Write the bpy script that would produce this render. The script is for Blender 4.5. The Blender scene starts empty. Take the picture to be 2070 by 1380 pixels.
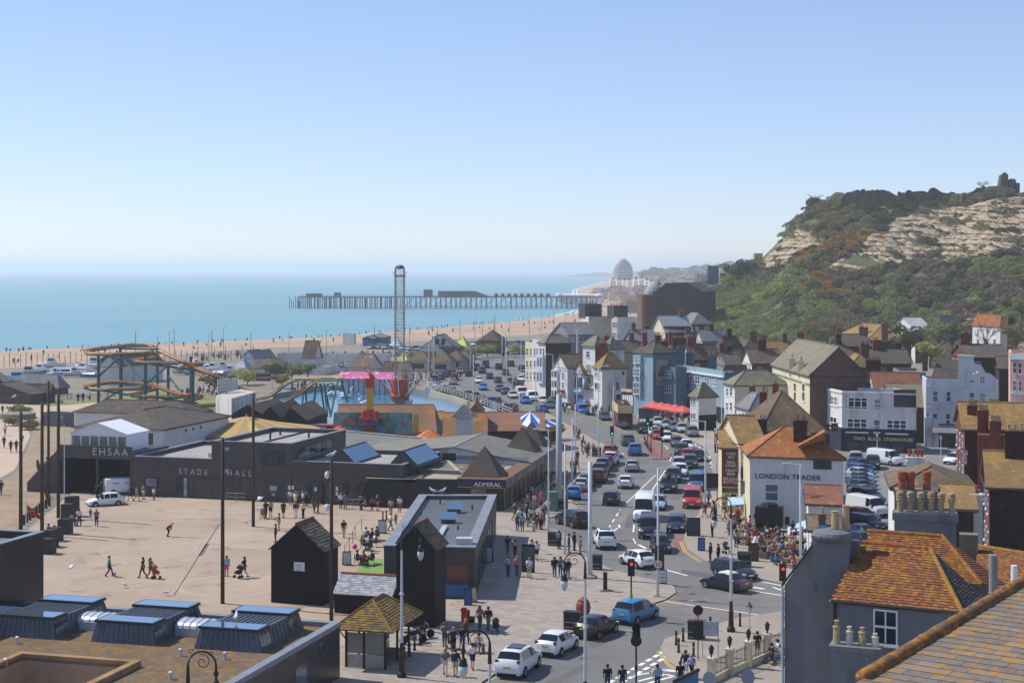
import bpy,bmesh,math,random
import numpy as np
from mathutils import Vector,Matrix,noise as mnoise
R=math.radians
rnd=random.Random(7)
scene=bpy.context.scene
col=scene.collection
## camera, sky, sun, exposure
F,CX,HY,H=3200.,1035.,545.,26.
cam_d=bpy.data.cameras.new('camera')
cam=bpy.data.objects.new('camera',cam_d);col.objects.link(cam)
cam.location=(0,0,H);cam.rotation_euler=(R(90),0,0)
cam_d.sensor_width=36.;cam_d.lens=F/2070.*36.;cam_d.shift_y=-(690.-HY)/2070.
cam_d.clip_start=1.;cam_d.clip_end=60000
scene.camera=cam
SUN_EL,SUN_AZ=49.,-67.
world=bpy.data.worlds.new('World');scene.world=world;world.use_nodes=True
wn=world.node_tree;wn.nodes.clear()
sky=wn.nodes.new('ShaderNodeTexSky');sky.sky_type='NISHITA';sky.sun_disc=False
sky.sun_elevation=R(SUN_EL);sky.sun_rotation=R(SUN_AZ);sky.altitude=30
sky.air_density=.85;sky.dust_density=0;sky.ozone_density=3.
bg=wn.nodes.new('ShaderNodeBackground');bg.inputs[1].default_value=.138
wo=wn.nodes.new('ShaderNodeOutputWorld')
tint=wn.nodes.new('ShaderNodeMix');tint.data_type='RGBA';tint.blend_type='MULTIPLY';tint.inputs[0].default_value=1.
tint.inputs[7].default_value=(1.38,1.44,1.7,1);
hsv=wn.nodes.new('ShaderNodeGamma');hsv.inputs['Gamma'].default_value=.75;wn.links.new(sky.outputs[0],hsv.inputs['Color']);wn.links.new(hsv.outputs[0],tint.inputs[6])
wn.links.new(tint.outputs[2],bg.inputs[0]);wn.links.new(bg.outputs[0],wo.inputs[0])
sun_d=bpy.data.lights.new('sun','SUN');sun_d.energy=4.7;sun_d.angle=R(.53);sun_d.color=(1.,.95,.87)
sun=bpy.data.objects.new('sun',sun_d);col.objects.link(sun)
_sd=Vector((math.sin(R(SUN_AZ))*math.cos(R(SUN_EL)),math.cos(R(SUN_AZ))*math.cos(R(SUN_EL)),math.sin(R(SUN_EL))))
sun.rotation_euler=_sd.to_track_quat('Z','Y').to_euler()
scene.view_settings.view_transform='Standard';scene.view_settings.look='None'
scene.view_settings.exposure=0;scene.view_settings.gamma=1.;scene.view_settings.use_curve_mapping=False
scene.cycles.max_bounces=6;scene.cycles.diffuse_bounces=3;scene.cycles.glossy_bounces=3
scene.cycles.transmission_bounces=3;scene.cycles.volume_bounces=1;scene.cycles.transparent_max_bounces=6
scene.cycles.use_adaptive_sampling=True
## measuring: photo pixel -> place
def V(x,y,z=0):
 D=(H-z)*F/(y-HY)
 return Vector(((x-CX)*D/F,D,z))
def Q(x,y,D):
 return Vector(((x-CX)*D/F,D,H-(y-HY)*D/F))
E1=Vector((.963,-.268,0));E2=Vector((.268,.963,0))
## materials
def lin(c):
 return c/12.92 if c<=.04045 else((c+.055)/1.055)**2.4
def hexc(h):
 h=h.lstrip('#')
 return tuple(lin(int(h[i:i+2],16)/255.)for i in(0,2,4))
def rgb(c):
 return hexc(c)if isinstance(c,str)else c
MATS={}
def mat(name,c=None,c2=None,ro_=.85,vr_=.12,scale=.8,bump=0,bscale=None,metal=0,stretch=(1,1,1),spec=.4,
lo=.35,hi=.65,c3=None,s3=4.,t3=.6,coat=0,emit=0,obj=False,courses=0,detail=5.):
 if name in MATS:return MATS[name]
 m=bpy.data.materials.new(name);m.use_nodes=True;MATS[name]=m
 nt=m.node_tree;N=nt.nodes;L=nt.links;b=N['Principled BSDF']
 b.inputs['Roughness'].default_value=ro_;b.inputs['Metallic'].default_value=metal
 b.inputs['Specular IOR Level'].default_value=spec
 if coat:b.inputs['Coat Weight'].default_value=coat;b.inputs['Coat Roughness'].default_value=.05
 tc=N.new('ShaderNodeTexCoord');mp=N.new('ShaderNodeMapping');mp.inputs['Scale'].default_value=stretch
 L.new(tc.outputs['Object'],mp.inputs[0])
 def noise(s,d=detail):
  n=N.new('ShaderNodeTexNoise');n.inputs['Scale'].default_value=s;n.inputs['Detail'].default_value=d
  n.inputs['Roughness'].default_value=.6;L.new(mp.outputs[0],n.inputs[0]);return n
 def mix(a,bb,f,mode='MIX'):
  x=N.new('ShaderNodeMix');x.data_type='RGBA';x.blend_type=mode
  for s,val in((x.inputs[6],a),(x.inputs[7],bb),(x.inputs[0],f)):
   if hasattr(val,'is_linked'):L.new(val,s)
   elif isinstance(val,(int,float)):s.default_value=val
   else :s.default_value=(*val,1)
  return x.outputs[2]
 def ramp(src,a,bb):
  r=N.new('ShaderNodeMapRange');r.inputs[1].default_value=a;r.inputs[2].default_value=bb
  L.new(src,r.inputs[0]);return r.outputs[0]
 if obj:
  oi=N.new('ShaderNodeObjectInfo');base=oi.outputs['Color']
 else :
  base=rgb(c)
 if c2 is not None:
  base=mix(base,rgb(c2),ramp(noise(scale).outputs[0],lo,hi))
 if c3 is not None:
  base=mix(base,rgb(c3),ramp(noise(s3).outputs[0],t3,t3+.12))
 if vr_:
  v=noise(scale*3.1 if c2 is not None else scale)
  f=ramp(v.outputs[0],.25,.75)
  g=N.new('ShaderNodeMapRange');g.inputs[3].default_value=1-vr_;g.inputs[4].default_value=1+vr_
  L.new(f,g.inputs[0])
  cb=N.new('ShaderNodeCombineColor')
  for i in range(3):L.new(g.outputs[0],cb.inputs[i])
  base=mix(base,cb.outputs[0],1.,'MULTIPLY')
 if hasattr(base,'is_linked'):L.new(base,b.inputs['Base Color'])
 else :b.inputs['Base Color'].default_value=(*base,1)
 hsrc=None
 if bump:
  n=noise(bscale or scale*4,6);hsrc=n.outputs[0]
 if courses:
  sx=N.new('ShaderNodeSeparateXYZ');L.new(tc.outputs['Object'],sx.inputs[0])
  mm=N.new('ShaderNodeMath');mm.operation='MULTIPLY';mm.inputs[1].default_value=1./courses;L.new(sx.outputs[2],mm.inputs[0])
  fr=N.new('ShaderNodeMath');fr.operation='FRACT';L.new(mm.outputs[0],fr.inputs[0])
  if hsrc:
   ad=N.new('ShaderNodeMath');ad.operation='ADD';L.new(fr.outputs[0],ad.inputs[0]);L.new(hsrc,ad.inputs[1]);hsrc=ad.outputs[0]
  else :hsrc=fr.outputs[0]
 if hsrc:
  bp=N.new('ShaderNodeBump');bp.inputs['Strength'].default_value=bump or .4;bp.inputs['Distance'].default_value=.05
  L.new(hsrc,bp.inputs['Height']);L.new(bp.outputs[0],b.inputs['Normal'])
 if emit:
  b.inputs['Emission Color'].default_value=(*rgb(c),1);b.inputs['Emission Strength'].default_value=emit
 return m
def sc_(o,c):
 c=rgb(c);o.color=(c[0],c[1],c[2],1);return o
 ## meshes
class MB:
 def __init__(s):s.v=[];s.f=[];s.m=[]
 def pl_(s,pts,m=0):
  i=len(s.v);s.v+=[tuple(p)if len(p)==3 else(p[0],p[1],0)for p in pts]
  s.f.append(tuple(range(i,i+len(pts))));s.m.append(m);return s
 def hx_(s,b4,t4,m=0,bo_=True):
  i=len(s.v);s.v+=[tuple(p)for p in b4]+[tuple(p)for p in t4]
  fs=[(0,1,5,4),(1,2,6,5),(2,3,7,6),(3,0,4,7),(4,5,6,7)]+([(3,2,1,0)]if bo_ else[])
  for f in fs:s.f.append(tuple(i+k for k in f));s.m.append(m)
  return s
 def box(s,c,size,rz=0,m=0):
  ca,sa=math.cos(rz),math.sin(rz);hx,hy=size[0]/2,size[1]/2
  P=[(c[0]+x*ca-y*sa,c[1]+x*sa+y*ca)for x,y in((-hx,-hy),(hx,-hy),(hx,hy),(-hx,hy))]
  return s.hx_([(x,y,c[2])for x,y in P],[(x,y,c[2]+size[2])for x,y in P],m)
 def obox(s,o,u,w,a,b,z0,z1,m=0):
  o=Vector(o);P=[o,o+u*a,o+u*a+w*b,o+w*b]
  return s.hx_([(p.x,p.y,z0)for p in P],[(p.x,p.y,z1)for p in P],m)
 def prism(s,pts,z0,z1,m=0,mt=None,bo_=False):
  n=len(pts);i=len(s.v)
  s.v+=[(p[0],p[1],z0)for p in pts]+[(p[0],p[1],z1)for p in pts]
  for k in range(n):
   j=(k+1)%n;s.f.append((i+k,i+j,i+n+j,i+n+k));s.m.append(m)
  s.f.append(tuple(i+n+k for k in range(n)));s.m.append(m if mt is None else mt)
  if bo_:s.f.append(tuple(i+k for k in reversed(range(n))));s.m.append(m)
  return s
 def tb_(s,pts,r,n=6,m=0,cap=True):
  pts=[Vector(p)for p in pts];k=len(pts)
  rs=r if isinstance(r,(list,tuple))else[r]*k
  i0=len(s.v)
  for i,p in enumerate(pts):
   t=(pts[min(i+1,k-1)]-pts[max(i-1,0)]).normalized()
   a=Vector((0,0,1))if abs(t.z)<.9 else Vector((1,0,0))
   x=t.cross(a).normalized();y=t.cross(x)
   for q in range(n):
    an=2*math.pi*q/n
    s.v.append(tuple(p+(x*math.cos(an)+y*math.sin(an))*rs[i]))
  for i in range(k-1):
   for q in range(n):
    q2=(q+1)%n
    s.f.append((i0+i*n+q,i0+i*n+q2,i0+(i+1)*n+q2,i0+(i+1)*n+q));s.m.append(m)
  if cap:
   s.f.append(tuple(i0+q for q in reversed(range(n))));s.m.append(m)
   s.f.append(tuple(i0+(k-1)*n+q for q in range(n)));s.m.append(m)
  return s
 def la(s,c,prof,n=10,m=0):
  i0=len(s.v);k=len(prof)
  for r,z in prof:
   for q in range(n):
    an=2*math.pi*q/n;s.v.append((c[0]+r*math.cos(an),c[1]+r*math.sin(an),c[2]+z))
  for i in range(k-1):
   for q in range(n):
    q2=(q+1)%n
    s.f.append((i0+i*n+q,i0+i*n+q2,i0+(i+1)*n+q2,i0+(i+1)*n+q));s.m.append(m)
  s.f.append(tuple(i0+(k-1)*n+q for q in range(n)));s.m.append(m)
  s.f.append(tuple(i0+q for q in reversed(range(n))));s.m.append(m)
  return s
 def mesh(s,name,mats=None,sm_=False,angle=None):
  me=bpy.data.meshes.new(name);me.from_pydata(s.v,[],s.f)
  if mats:
   for q in(mats if isinstance(mats,(list,tuple))else[mats]):me.materials.append(q)
   if len(me.materials)>1:me.polygons.foreach_set('material_index',s.m)
  if sm_ or angle:
   me.polygons.foreach_set('use_smooth',[True]*len(s.f))
   if angle:me.set_sharp_from_angle(angle=R(angle))
  me.update();return me
 def bd(s,name,mats,parent=None,sm_=False,angle=None,loc=None):
  return in_(name,s.mesh(name,mats,sm_,angle),parent,loc)
def in_(name,me,parent=None,loc=None,rz=0,scale=None):
 o=bpy.data.objects.new(name,me);col.objects.link(o)
 if parent is not None:o.parent=parent
 if loc is not None:o.location=loc
 if rz:o.rotation_euler=(0,0,rz)
 if scale is not None:o.scale=scale
 return o
LABELS={}
def tag(o,lb_=None,cat=None,gp_=None,kind=None):
 if lb_:o['label']=lb_;LABELS.setdefault(lb_,[]).append(o.name)
 if cat:o['category']=cat
 if gp_:o['group']=gp_
 if kind:o['kind']=kind
 return o
def th_(name,lb_,cat,loc=(0,0,0),rz=0,gp_=None):
 o=bpy.data.objects.new(name,None);col.objects.link(o);o.location=loc;o.rotation_euler=(0,0,rz);o.empty_display_size=.3
 return tag(o,lb_,cat,gp_)
def sr_(o,kind='structure'):
 o['kind']=kind;return o
def text(parent,s,origin,u,size,m,ext=.02,n=None,align='LEFT',name='lettering',sx=1.,space=1.):
 cu=bpy.data.curves.new('lettering','FONT');cu.body=s;cu.size=size;cu.extrude=ext;cu.align_x=align;cu.space_character=space
 cu.materials.append(m);cu.resolution_u=3
 tmp=bpy.data.objects.new('lettering',cu);me=bpy.data.meshes.new_from_object(tmp);bpy.data.objects.remove(tmp)
 if not me.materials:me.materials.append(m)
 o=bpy.data.objects.new(name,me);col.objects.link(o);o.parent=parent
 o.location=origin;o.rotation_euler=(R(90),0,math.atan2(u[1],u[0]));o.scale=(sx,1,1)
 return o
ORD=['first','second','third','fourth','fifth','sixth','seventh','eighth','ninth','tenth','eleventh','twelfth','thirteenth','fourteenth',
'fifteenth','sixteenth','seventeenth','eighteenth','nineteenth','twentieth']
def ordn(i):
 if i<20:return ORD[i]
 tens=['','','twenty','thirty','forty','fifty','sixty','seventy','eighty','ninety'][(i+1)//10%10]
 return(tens+'-'+ORD[(i+1)%10-1])if(i+1)%10 else{'twenty':'twentieth'}.get(tens,tens[:-1]+'ieth')
 ## sea, beach, ground, roads, pavements
SEA=-5.3
def wm__(name,c,ro_,bs,bstr,c2=None,sc=.004):
 m=mat(name,c,c2 or c,ro_=ro_,vr_=.05,scale=sc,spec=.5)
 nt=m.node_tree;N=nt.nodes;L=nt.links;b=N['Principled BSDF']
 tc=N.new('ShaderNodeTexCoord');mp=N.new('ShaderNodeMapping');mp.inputs['Scale'].default_value=(1,.55,1);L.new(tc.outputs['Object'],mp.inputs[0])
 n=N.new('ShaderNodeTexNoise');n.inputs['Scale'].default_value=bs;n.inputs['Detail'].default_value=6;L.new(mp.outputs[0],n.inputs[0])
 bp=N.new('ShaderNodeBump');bp.inputs['Strength'].default_value=bstr;bp.inputs['Distance'].default_value=.5
 L.new(n.outputs[0],bp.inputs['Height']);L.new(bp.outputs[0],b.inputs['Normal'])
 return m
m_sea=wm__('sea_water','#6d9fa6',.45,.12,.6,'#5e929f',.003)
sr_(MB().pl_([(-20000,-100,SEA),(20000,-100,SEA),(20000,30000,SEA),(-20000,30000,SEA)]).bd('sea',m_sea))
m_ground=mat('town_ground','#8c8376','#7d7568',ro_=.95,scale=.05,vr_=.15)
m_shingle=mat('shingle','#b59c82','#a58c75',ro_=1.,scale=.03,vr_=.12,bump=.5,bscale=3.,c3='#c0a88e',s3=.4)
# waterline, from the bottom of the bay on the left to the far shore
WL=[(-700,765),(-300,738),(0,717),(300,704),(600,690),(800,672),(1000,655),(1120,640),(1170,632),(1185,626)]
wl=[V(x,y,SEA)for x,y in WL]
wl+=[Vector((72,1330,SEA)),Vector((70,1500,SEA)),Vector((78,1800,SEA)),Vector((90,2150,SEA)),Vector((105,2500,SEA)),Vector((150,3000,SEA)),Vector((260,4200,SEA))]
def norm_right(i):
 a=wl[max(i-1,0)];b=wl[min(i+1,len(wl)-1)];t=(b-a).normalized();return Vector((t.y,-t.x,0))
PROF=[(-6,-.5),(0,.02),(7,1.1),(14,1.5),(26,2.9),(45,3.5),(80,4.4),(120,5.),(150,5.2)]
def fine(n=6):
 out=[]
 for i in range(len(wl)-1):
  for k in range(n):
   f=k/n;out.append((wl[i].lerp(wl[i+1],f),norm_right(i).lerp(norm_right(i+1),f)))
 return out
mb=MB();rows=fine()
for p,n in rows:
 for d,h in PROF:
  w=d+(3*mnoise.noise(Vector((p.x*.02,p.y*.02,d)))if 0<d<100 else 0)
  mb.v.append((p.x+n.x*w,p.y+n.y*w,SEA+h+(.25*mnoise.noise(Vector((p.x*.05,p.y*.05,d*.3)))if 0<d<110 else 0)))
K=len(PROF)
for i in range(len(rows)-1):
 for k in range(K-1):
  mb.f.append((i*K+k,i*K+k+1,(i+1)*K+k+1,(i+1)*K+k));mb.m.append(0)
sr_(mb.bd('beach',m_shingle,sm_=True))
# the breaking edge of the water, close to the sand
mb=MB()
for i in range(len(rows)-1):
 if rows[i][0].y<560:continue
 for off in(1.5,6.5):
  if mnoise.noise(Vector((i*.37,off,2)))<-.05 and rows[i][0].y<1100:continue
  (p,n),(q,n2)=rows[i],rows[i+1];w=(1.4 if p.y>1050 else .5)*(1+abs(mnoise.noise(Vector((i*.7,off,5)))))
  mb.pl_([(*(p-n*off).xy,SEA+.05),(*(q-n2*off).xy,SEA+.05),(*(q-n2*(off+w)).xy,SEA+.06),(*(p-n*(off+w)).xy,SEA+.06)])
tag(mb.bd('foam',mat('foam','#f2f4f4',ro_=.9)),'white foam of small waves along the shingle edge','foam',kind='stuff')
land=[(p.x+n.x*118,p.y+n.y*118,-.02)for p,n in rows[::6]]
sr_(MB().pl_(land+[(3000,4200,-.02),(3000,-150,-.02),(-160,-150,-.02)]).bd('ground',m_ground))
m_asphalt=mat('asphalt','#777572','#6a6967',ro_=.9,scale=.09,vr_=.1,c3='#7d7b78',s3=.35,t3=.58,bump=.15,bscale=14)
m_square=mat('square_concrete','#b09b86','#a38f7c',ro_=.9,scale=.07,vr_=.12,c3='#8d7a68',s3=.35,t3=.57,bump=.1,bscale=9)
m_pave=mat('paving','#a2968a','#958a80',ro_=.9,scale=.12,vr_=.08,c3='#8c8278',s3=1.3,t3=.62)
m_path=mat('pale_path','#c2ab95','#b59f8b',ro_=.95,scale=.1,vr_=.08)
m_kerb=mat('kerb_stone','#8b857e',ro_=.9,vr_=.12,scale=1.)
m_redpave=mat('red_tactile_paving','#8e6a60','#7d5f57',ro_=.9,scale=.3)
m_grass=mat('lawn','#6d7a45','#8a8352',ro_=1.,scale=.12,vr_=.15,c3='#a08f66',s3=.5,t3=.6)
m_verge=mat('verge_gravel','#a38d74','#8f7d63',ro_=1.,scale=.25,vr_=.15,c3='#7a7a4a',s3=.7,t3=.6)
m_white=mat('road_paint_white','#e8e6e0',ro_=.7,vr_=.12,scale=2.,c3='#9a9894',s3=1.6,t3=.64)
m_yellow=mat('road_paint_yellow','#c9a95a',ro_=.7,vr_=.15,scale=2.,c3='#8a8172',s3=1.6,t3=.6)
def gpoly(pts,z=0):return[V(x,y,z)for x,y in pts]
def sheet(name,pts,m,z):return sr_(MB().pl_([(p.x,p.y,z)for p in gpoly(pts)]).bd(name,m))
def slab(name,pts,m,z,kerb=True):
 o=MB().prism([(p.x,p.y)for p in gpoly(pts)],-.015,z,1,0).bd(name,[m,m_kerb]);return sr_(o)
sheet('road',[(600,1600),(1000,1300),(1000,1040),(1060,850),(850,745),(880,725),(960,715),(1060,705),(1100,800),(1280,820),(1450,850),(1500,930),(1640,1180),(2100,1220),(2100,1600)],m_asphalt,0)
sheet('car_park',[(1640,1150),(1700,880),(1960,880),(1990,1000),(1900,1150)],mat('car_park_asphalt','#85827e','#787672',ro_=.9,scale=.1,vr_=.1),.004)
sheet('square',[(-60,1260),(0,1120),(160,985),(280,985),(830,1012),(1000,1010),(1010,1075),(960,1215),(880,1265),(700,1310),(600,1330),(300,1300)],m_square,.1)
PAV=[(560,1560),(640,1320),(880,1258),(918,1225),(985,1090),(995,1050),(1005,1030),(1100,905),(1090,850),(1105,835),(1130,848),(1170,872),(1215,898),(1246,912),(1256,922),
(1215,942),(1195,957),(1170,977),(1152,1000),(1160,1020),(1174,1032),(1166,1039),(1110,1047),(1108,1068),(1132,1074),(1156,1091),(1176,1111),(1200,1134),(1240,1154),
(1290,1167),(1338,1177),(1362,1187),(1367,1199),(1346,1213),(1300,1227),(1244,1245),(1162,1277),(1083,1309),(1040,1338),(975,1380),(800,1560)]
pav=slab('pavement',PAV,m_pave,.115)
PUBP=[(1382,1092),(1388,1062),(1412,1040),(1425,1000),(1440,960),(1440,930),(1425,905),(1395,889),(1340,870),(1296,855),(1285,840),(1240,845),(1200,838),(1130,812),(1080,795),(1060,775),(1052,745),
(1075,735),(1300,780),(1500,820),(1640,900),(1690,1170),(1640,1185),(1590,1182),(1540,1172),(1470,1152),(1420,1132),(1390,1112)]
slab('pub_pavement',PUBP,m_pave,.115)
slab('corner_pavement',[(1335,1312),(1346,1292),(1400,1278),(1480,1254),(1560,1240),(1700,1225),(1760,1600),(1440,1600),(1400,1372),(1352,1338)],m_pave,.115)
slab('traffic_island',[(1300,880),(1318,880),(1356,918),(1352,928),(1318,928),(1302,905)],m_redpave,.11)
sheet('crossing_strip',[(1280,1222),(1345,1203),(1420,1220),(1560,1243),(1500,1258),(1380,1238)],mat('faded_red_asphalt','#83756e','#74706e',ro_=.9,scale=.3,vr_=.1),.004)
sheet('path',[(-200,1075),(-60,1000),(30,950),(62,880),(30,815),(-60,800),(-400,900)],m_path,.02)
sheet('coast_path',[(-100,812),(10,812),(28,820),(60,850),(130,840),(270,815),(270,806),(100,822),(0,800),(-100,800)],m_path,.024)
sheet('verge',[(-100,1120),(30,1075),(120,965),(165,905),(150,840),(60,822),(66,880),(36,955),(-40,1010),(-200,1095)],m_verge,.016)
sheet('lawn',[(-120,832),(20,815),(120,812),(330,790),(430,800),(480,830),(170,870),(140,845),(60,822)],m_grass,.006)
sheet('arcade_yard',[(300,880),(560,800),(1050,842),(1100,905),(1000,1000),(480,940)],mat('yard_concrete','#8a8580','#7c7874',ro_=.95,scale=.2),.01)
def patch(pts,c,z=.003):return sr_(MB().pl_([(p.x,p.y,z)for p in gpoly(pts)]).bd('road_patch',mat('tarmac_'+c,c,ro_=.92,vr_=.12,scale=.6,c3='#6a6866',s3=2,t3=.62)))
patch([(1222,1082),(1240,1082),(1318,966),(1308,964)],'#7d776f');patch([(1262,1066),(1276,1066),(1282,1040),(1270,1040)],'#5d5c5b');patch([(1190,1300),(1260,1275),(1268,1282),(1198,1309)],'#625f5c');patch([(1380,1150),(1440,1160),(1436,1170),(1374,1158)],'#5f5d5b')
patch([(1120,845),(1260,888),(1262,893),(1115,850)],'#6d6965');patch([(960,790),(1040,815),(1036,819),(955,794)],'#66635f');patch([(1355,1010),(1372,1010),(1402,930),(1392,930)],'#6a6764');patch([(1290,1240),(1330,1236),(1400,1258),(1330,1270)],'#6e6864');patch([(1100,1380),(1180,1340),(1190,1348),(1112,1390)],'#65625f')
o=MB()
for x,y in((1250,1100),(1310,1160),(1180,1330),(1255,1040),(1420,1215),(1300,1000),(1050,795),(1400,1200)):c=V(x,y);o.la((c.x,c.y,.004),[(.32,0),(.32,.004)],12)
for x,y in((1060,1200),(1320,1205),(980,1240),(1200,1215),(1110,1120)):c=V(x,y,.12);o.box((c.x,c.y,.118),(.6,.45,.008),-.27)
sr_(o.bd('drain_covers',mat('drain_iron','#4a4846',ro_=.8)),'stuff')
# paving flags of the pavement that are large enough in the picture to tell apart
def flags():
 pl_=[(v.x,v.y)for v in gpoly(PAV)]
 def inside(x,y):
  c=False;j=len(pl_)-1
  for i in range(len(pl_)):
   (xi,yi),(xj,yj)=pl_[i],pl_[j]
   if(yi>y)!=(yj>y)and x<(xj-xi)*(y-yi)/(yj-yi)+xi:c=not c
   j=i
  return c
 L,W=.9,.6;out=[]
 for r in range(-60,140):
  for k in range(-60,60):
   c=E1*((k+(.5 if r%2 else 0))*L)+E2*(r*W)+Vector((0,92,0))
   ok=all(inside((c+E1*a+E2*b).x,(c+E1*a+E2*b).y)for a in(-.5,.5)for b in(-.35,.35))
   if ok and 96<c.y<160 and c.x>-16:out.append(c)
 out.sort(key=lambda c:c.y);return out
m_flag=[mat('paving_flag_%d'%i,c,ro_=.88,vr_=.08,scale=1.2)for i,c in enumerate(('#a2968a','#9c9085','#a69a8d','#988d82','#a09488'))]
fl=flags();mes=[]
for i in range(5):
 mes.append(MB().box((0,0,0),(.885,.585,.02),0).mesh('flag',m_flag[i]))
ang1=math.atan2(E1.y,E1.x);stuff=MB()
for i,c in enumerate(fl):
 z=.1135+rnd.uniform(0,.006)
 if i<300:in_('paving_slab',mes[rnd.randrange(5)],pav,(c.x,c.y,z-.012),ang1)
 else :stuff.box((c.x,c.y,z-.012),(.885,.585,.02),ang1,rnd.randrange(5))
sr_(stuff.bd('paving_slabs_beyond',m_flag,pav),'stuff')
# painted markings
def line(pts,w,m,z,dash=None,close=False):
 P=gpoly(pts);mb=MB();
 for a,b in zip(P,P[1:]):
  t=(b-a);ln=t.length;t.normalize();n=Vector((-t.y,t.x,0))*(w/2)
  if dash is None:segs=[(0,ln)]
  else :
   segs=[];s=0
   while s<ln:segs.append((s,min(s+dash[0],ln)));s+=dash[0]+dash[1]
  for s0,s1 in segs:
   p,q=a+t*s0,a+t*s1
   mb.pl_([(*(p-n).xy,z),(*(q-n).xy,z),(*(q+n).xy,z),(*(p+n).xy,z)])
 return mb
def mark(name,mbs,m):
 o=MB()
 for q in mbs:
  i=len(o.v);o.v+=q.v;o.f+=[tuple(i+k for k in f)for f in q.f];o.m+=[0]*len(q.f)
 return sr_(o.bd(name,m))
def zig(a,b,n,amp):
 pts=[]
 for i in range(n+1):
  f=i/n;pts.append((a[0]+(b[0]-a[0])*f+(amp if i%2 else-amp),a[1]+(b[1]-a[1])*f))
 return pts
mark('road_marking_white',[
line([(1221,1081),(1254,1030)],.15,0,.008,(2.2,1.8)),line([(1262,1020),(1325,960)],.12,0,.008),line([(1282,1060),(1280,1075)],.15,0,.008),
line([(1310,1003),(1345,950)],.14,0,.008),line([(1262,1110),(1350,1116)],.3,0,.008),line([(1335,1148),(1390,1163)],.22,0,.008),
line([(1418,1172),(1440,1176)],.2,0,.008),line([(1535,1174),(1595,1186)],.2,0,.008),line([(1510,1192),(1590,1204)],.2,0,.008),
line([(1562,1186),(1590,1196)],.2,0,.008),line([(1522,1186),(1545,1190)],.35,0,.008),
line([(1340,1214),(1560,1246)],.15,0,.008),line([(1230,1380),(1340,1317)],.3,0,.008,(.8,.45)),line([(1255,1380),(1348,1326)],.3,0,.008,(.8,.45)),
line([(1312,1359),(1345,1352),(1370,1356)],.25,0,.008),line([(1318,1352),(1368,1357)],.2,0,.008),line([(1290,1376),(1345,1362),(1362,1366),(1310,1380)],.22,0,.008),
line([(1280,1395),(1350,1380)],.22,0,.008),line([(1276,1366),(1318,1358)],.2,0,.008),
line(zig((1195,890),(1252,908),9,1.5),.16,0,.008),line(zig((1258,915),(1262,925),4,3),.16,0,.008),line(zig((1345,900),(1362,945),9,3),.16,0,.008),
line(zig((1400,895),(1424,910),6,2),.16,0,.008),line(zig((1432,920),(1444,952),8,3),.16,0,.008),line(zig((1318,893),(1325,902),4,2),.16,0,.008),
line([(1238,1074),(1250,1066),(1253,1070),(1251,1060)],.2,0,.008),line([(1290,1100),(1306,1108)],.3,0,.008),line([(1280,1088),(1285,1098)],.14,0,.008),
line([(1000,1010),(1100,880)],.001,0,.008)],m_white)
mark('road_marking_yellow',[
line([(1336,1312),(1346,1290),(1400,1276),(1480,1252)],.12,0,.006),line([(1333,1314),(1352,1340),(1400,1374)],.12,0,.006),line([(1329,1316),(1348,1342),(1396,1377)],.12,0,.006),
line([(1080,1314),(1244,1249)],.1,0,.006),line([(975,1386),(1040,1342)],.1,0,.006),line([(1369,1199),(1348,1215),(1300,1229)],.1,0,.006),
line([(1378,1093),(1387,1114),(1418,1134)],.12,0,.006),line([(1374,1094),(1383,1115),(1414,1136)],.12,0,.006),line([(1395,1001),(1424,958)],.12,0,.006,(1,1)),
line([(1178,1028),(1160,1012)],.12,0,.006,(1.,.8))],m_yellow)
mark('red_road_patch',[line([(1372,1082),(1384,1112)],1.6,0,.004),line([(1255,1106),(1350,1111)],1.2,0,.004)],m_redpave)
# pale rings and joints in the square
mb=MB()
m_ring=mat('square_inlay','#b3a08b',ro_=.9,vr_=.05,scale=.5)
def ring(cx,cy,r,w=.45):
 c=V(cx,cy,.1);n=48
 for i in range(n):
  a,b=2*math.pi*i/n,2*math.pi*(i+1)/n
  mb.pl_([(c.x+q*math.cos(t),c.y+q*math.sin(t),.104)for t,q in((a,r),(b,r),(b,r+w),(a,r+w))])
ring(470,1182,4.1);ring(530,1092,3.6);ring(300,1110,4.2,.25)
for a,b,w in(((130,1024),(830,1052),.35),((150,1000),(560,1022),.2)):
 q=line([a,b],w,0,.104);i=len(mb.v);mb.v+=q.v;mb.f+=[tuple(i+k for k in f)for f in q.f];mb.m+=[0]*len(q.f)
sr_(mb.bd('square_inlay',m_ring))
mark('square_joint',[line([(352,1205),(405,1120),(444,1060)],.12,0,.107),line([(405,1125),(420,1100)],.35,0,.107)],mat('dark_joint','#6b6057',ro_=1.))
## the hill, its rock and its scrub
HX=[1300,1345,1400,1450,1520,1560,1600,1640,1700,1800,1900,1950,2000,2070,2200,2500]
HYR=[648,640,618,575,532,520,448,410,396,394,392,398,380,390,385,380]
HDR=[680,670,665,660,650,645,630,625,620,615,610,600,590,580,570,560]
HYF=[655,655,654,672,694,700,704,708,712,716,720,722,722,722,722,722]
HDF=[610,600,585,545,505,490,478,470,458,447,437,432,427,420,412,400]
def hcol(x):
 return[float(np.interp(x,HX,a))for a in(HYR,HDR,HYF,HDF)]
def hill_pt(x,t):
 yr,dr,yf,df=hcol(x);y=yf+(yr-yf)*t;D=df+(dr-df)*t;return Q(x,y,D)
def hill_at(x,y):
 yr,dr,yf,df=hcol(x);t=(yf-y)/(yf-yr);return Q(x,y,df+(dr-df)*max(0,min(1,t))),t
mb=MB();XS=list(range(1300,2500,12));TS=[i/26 for i in range(27)]
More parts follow.
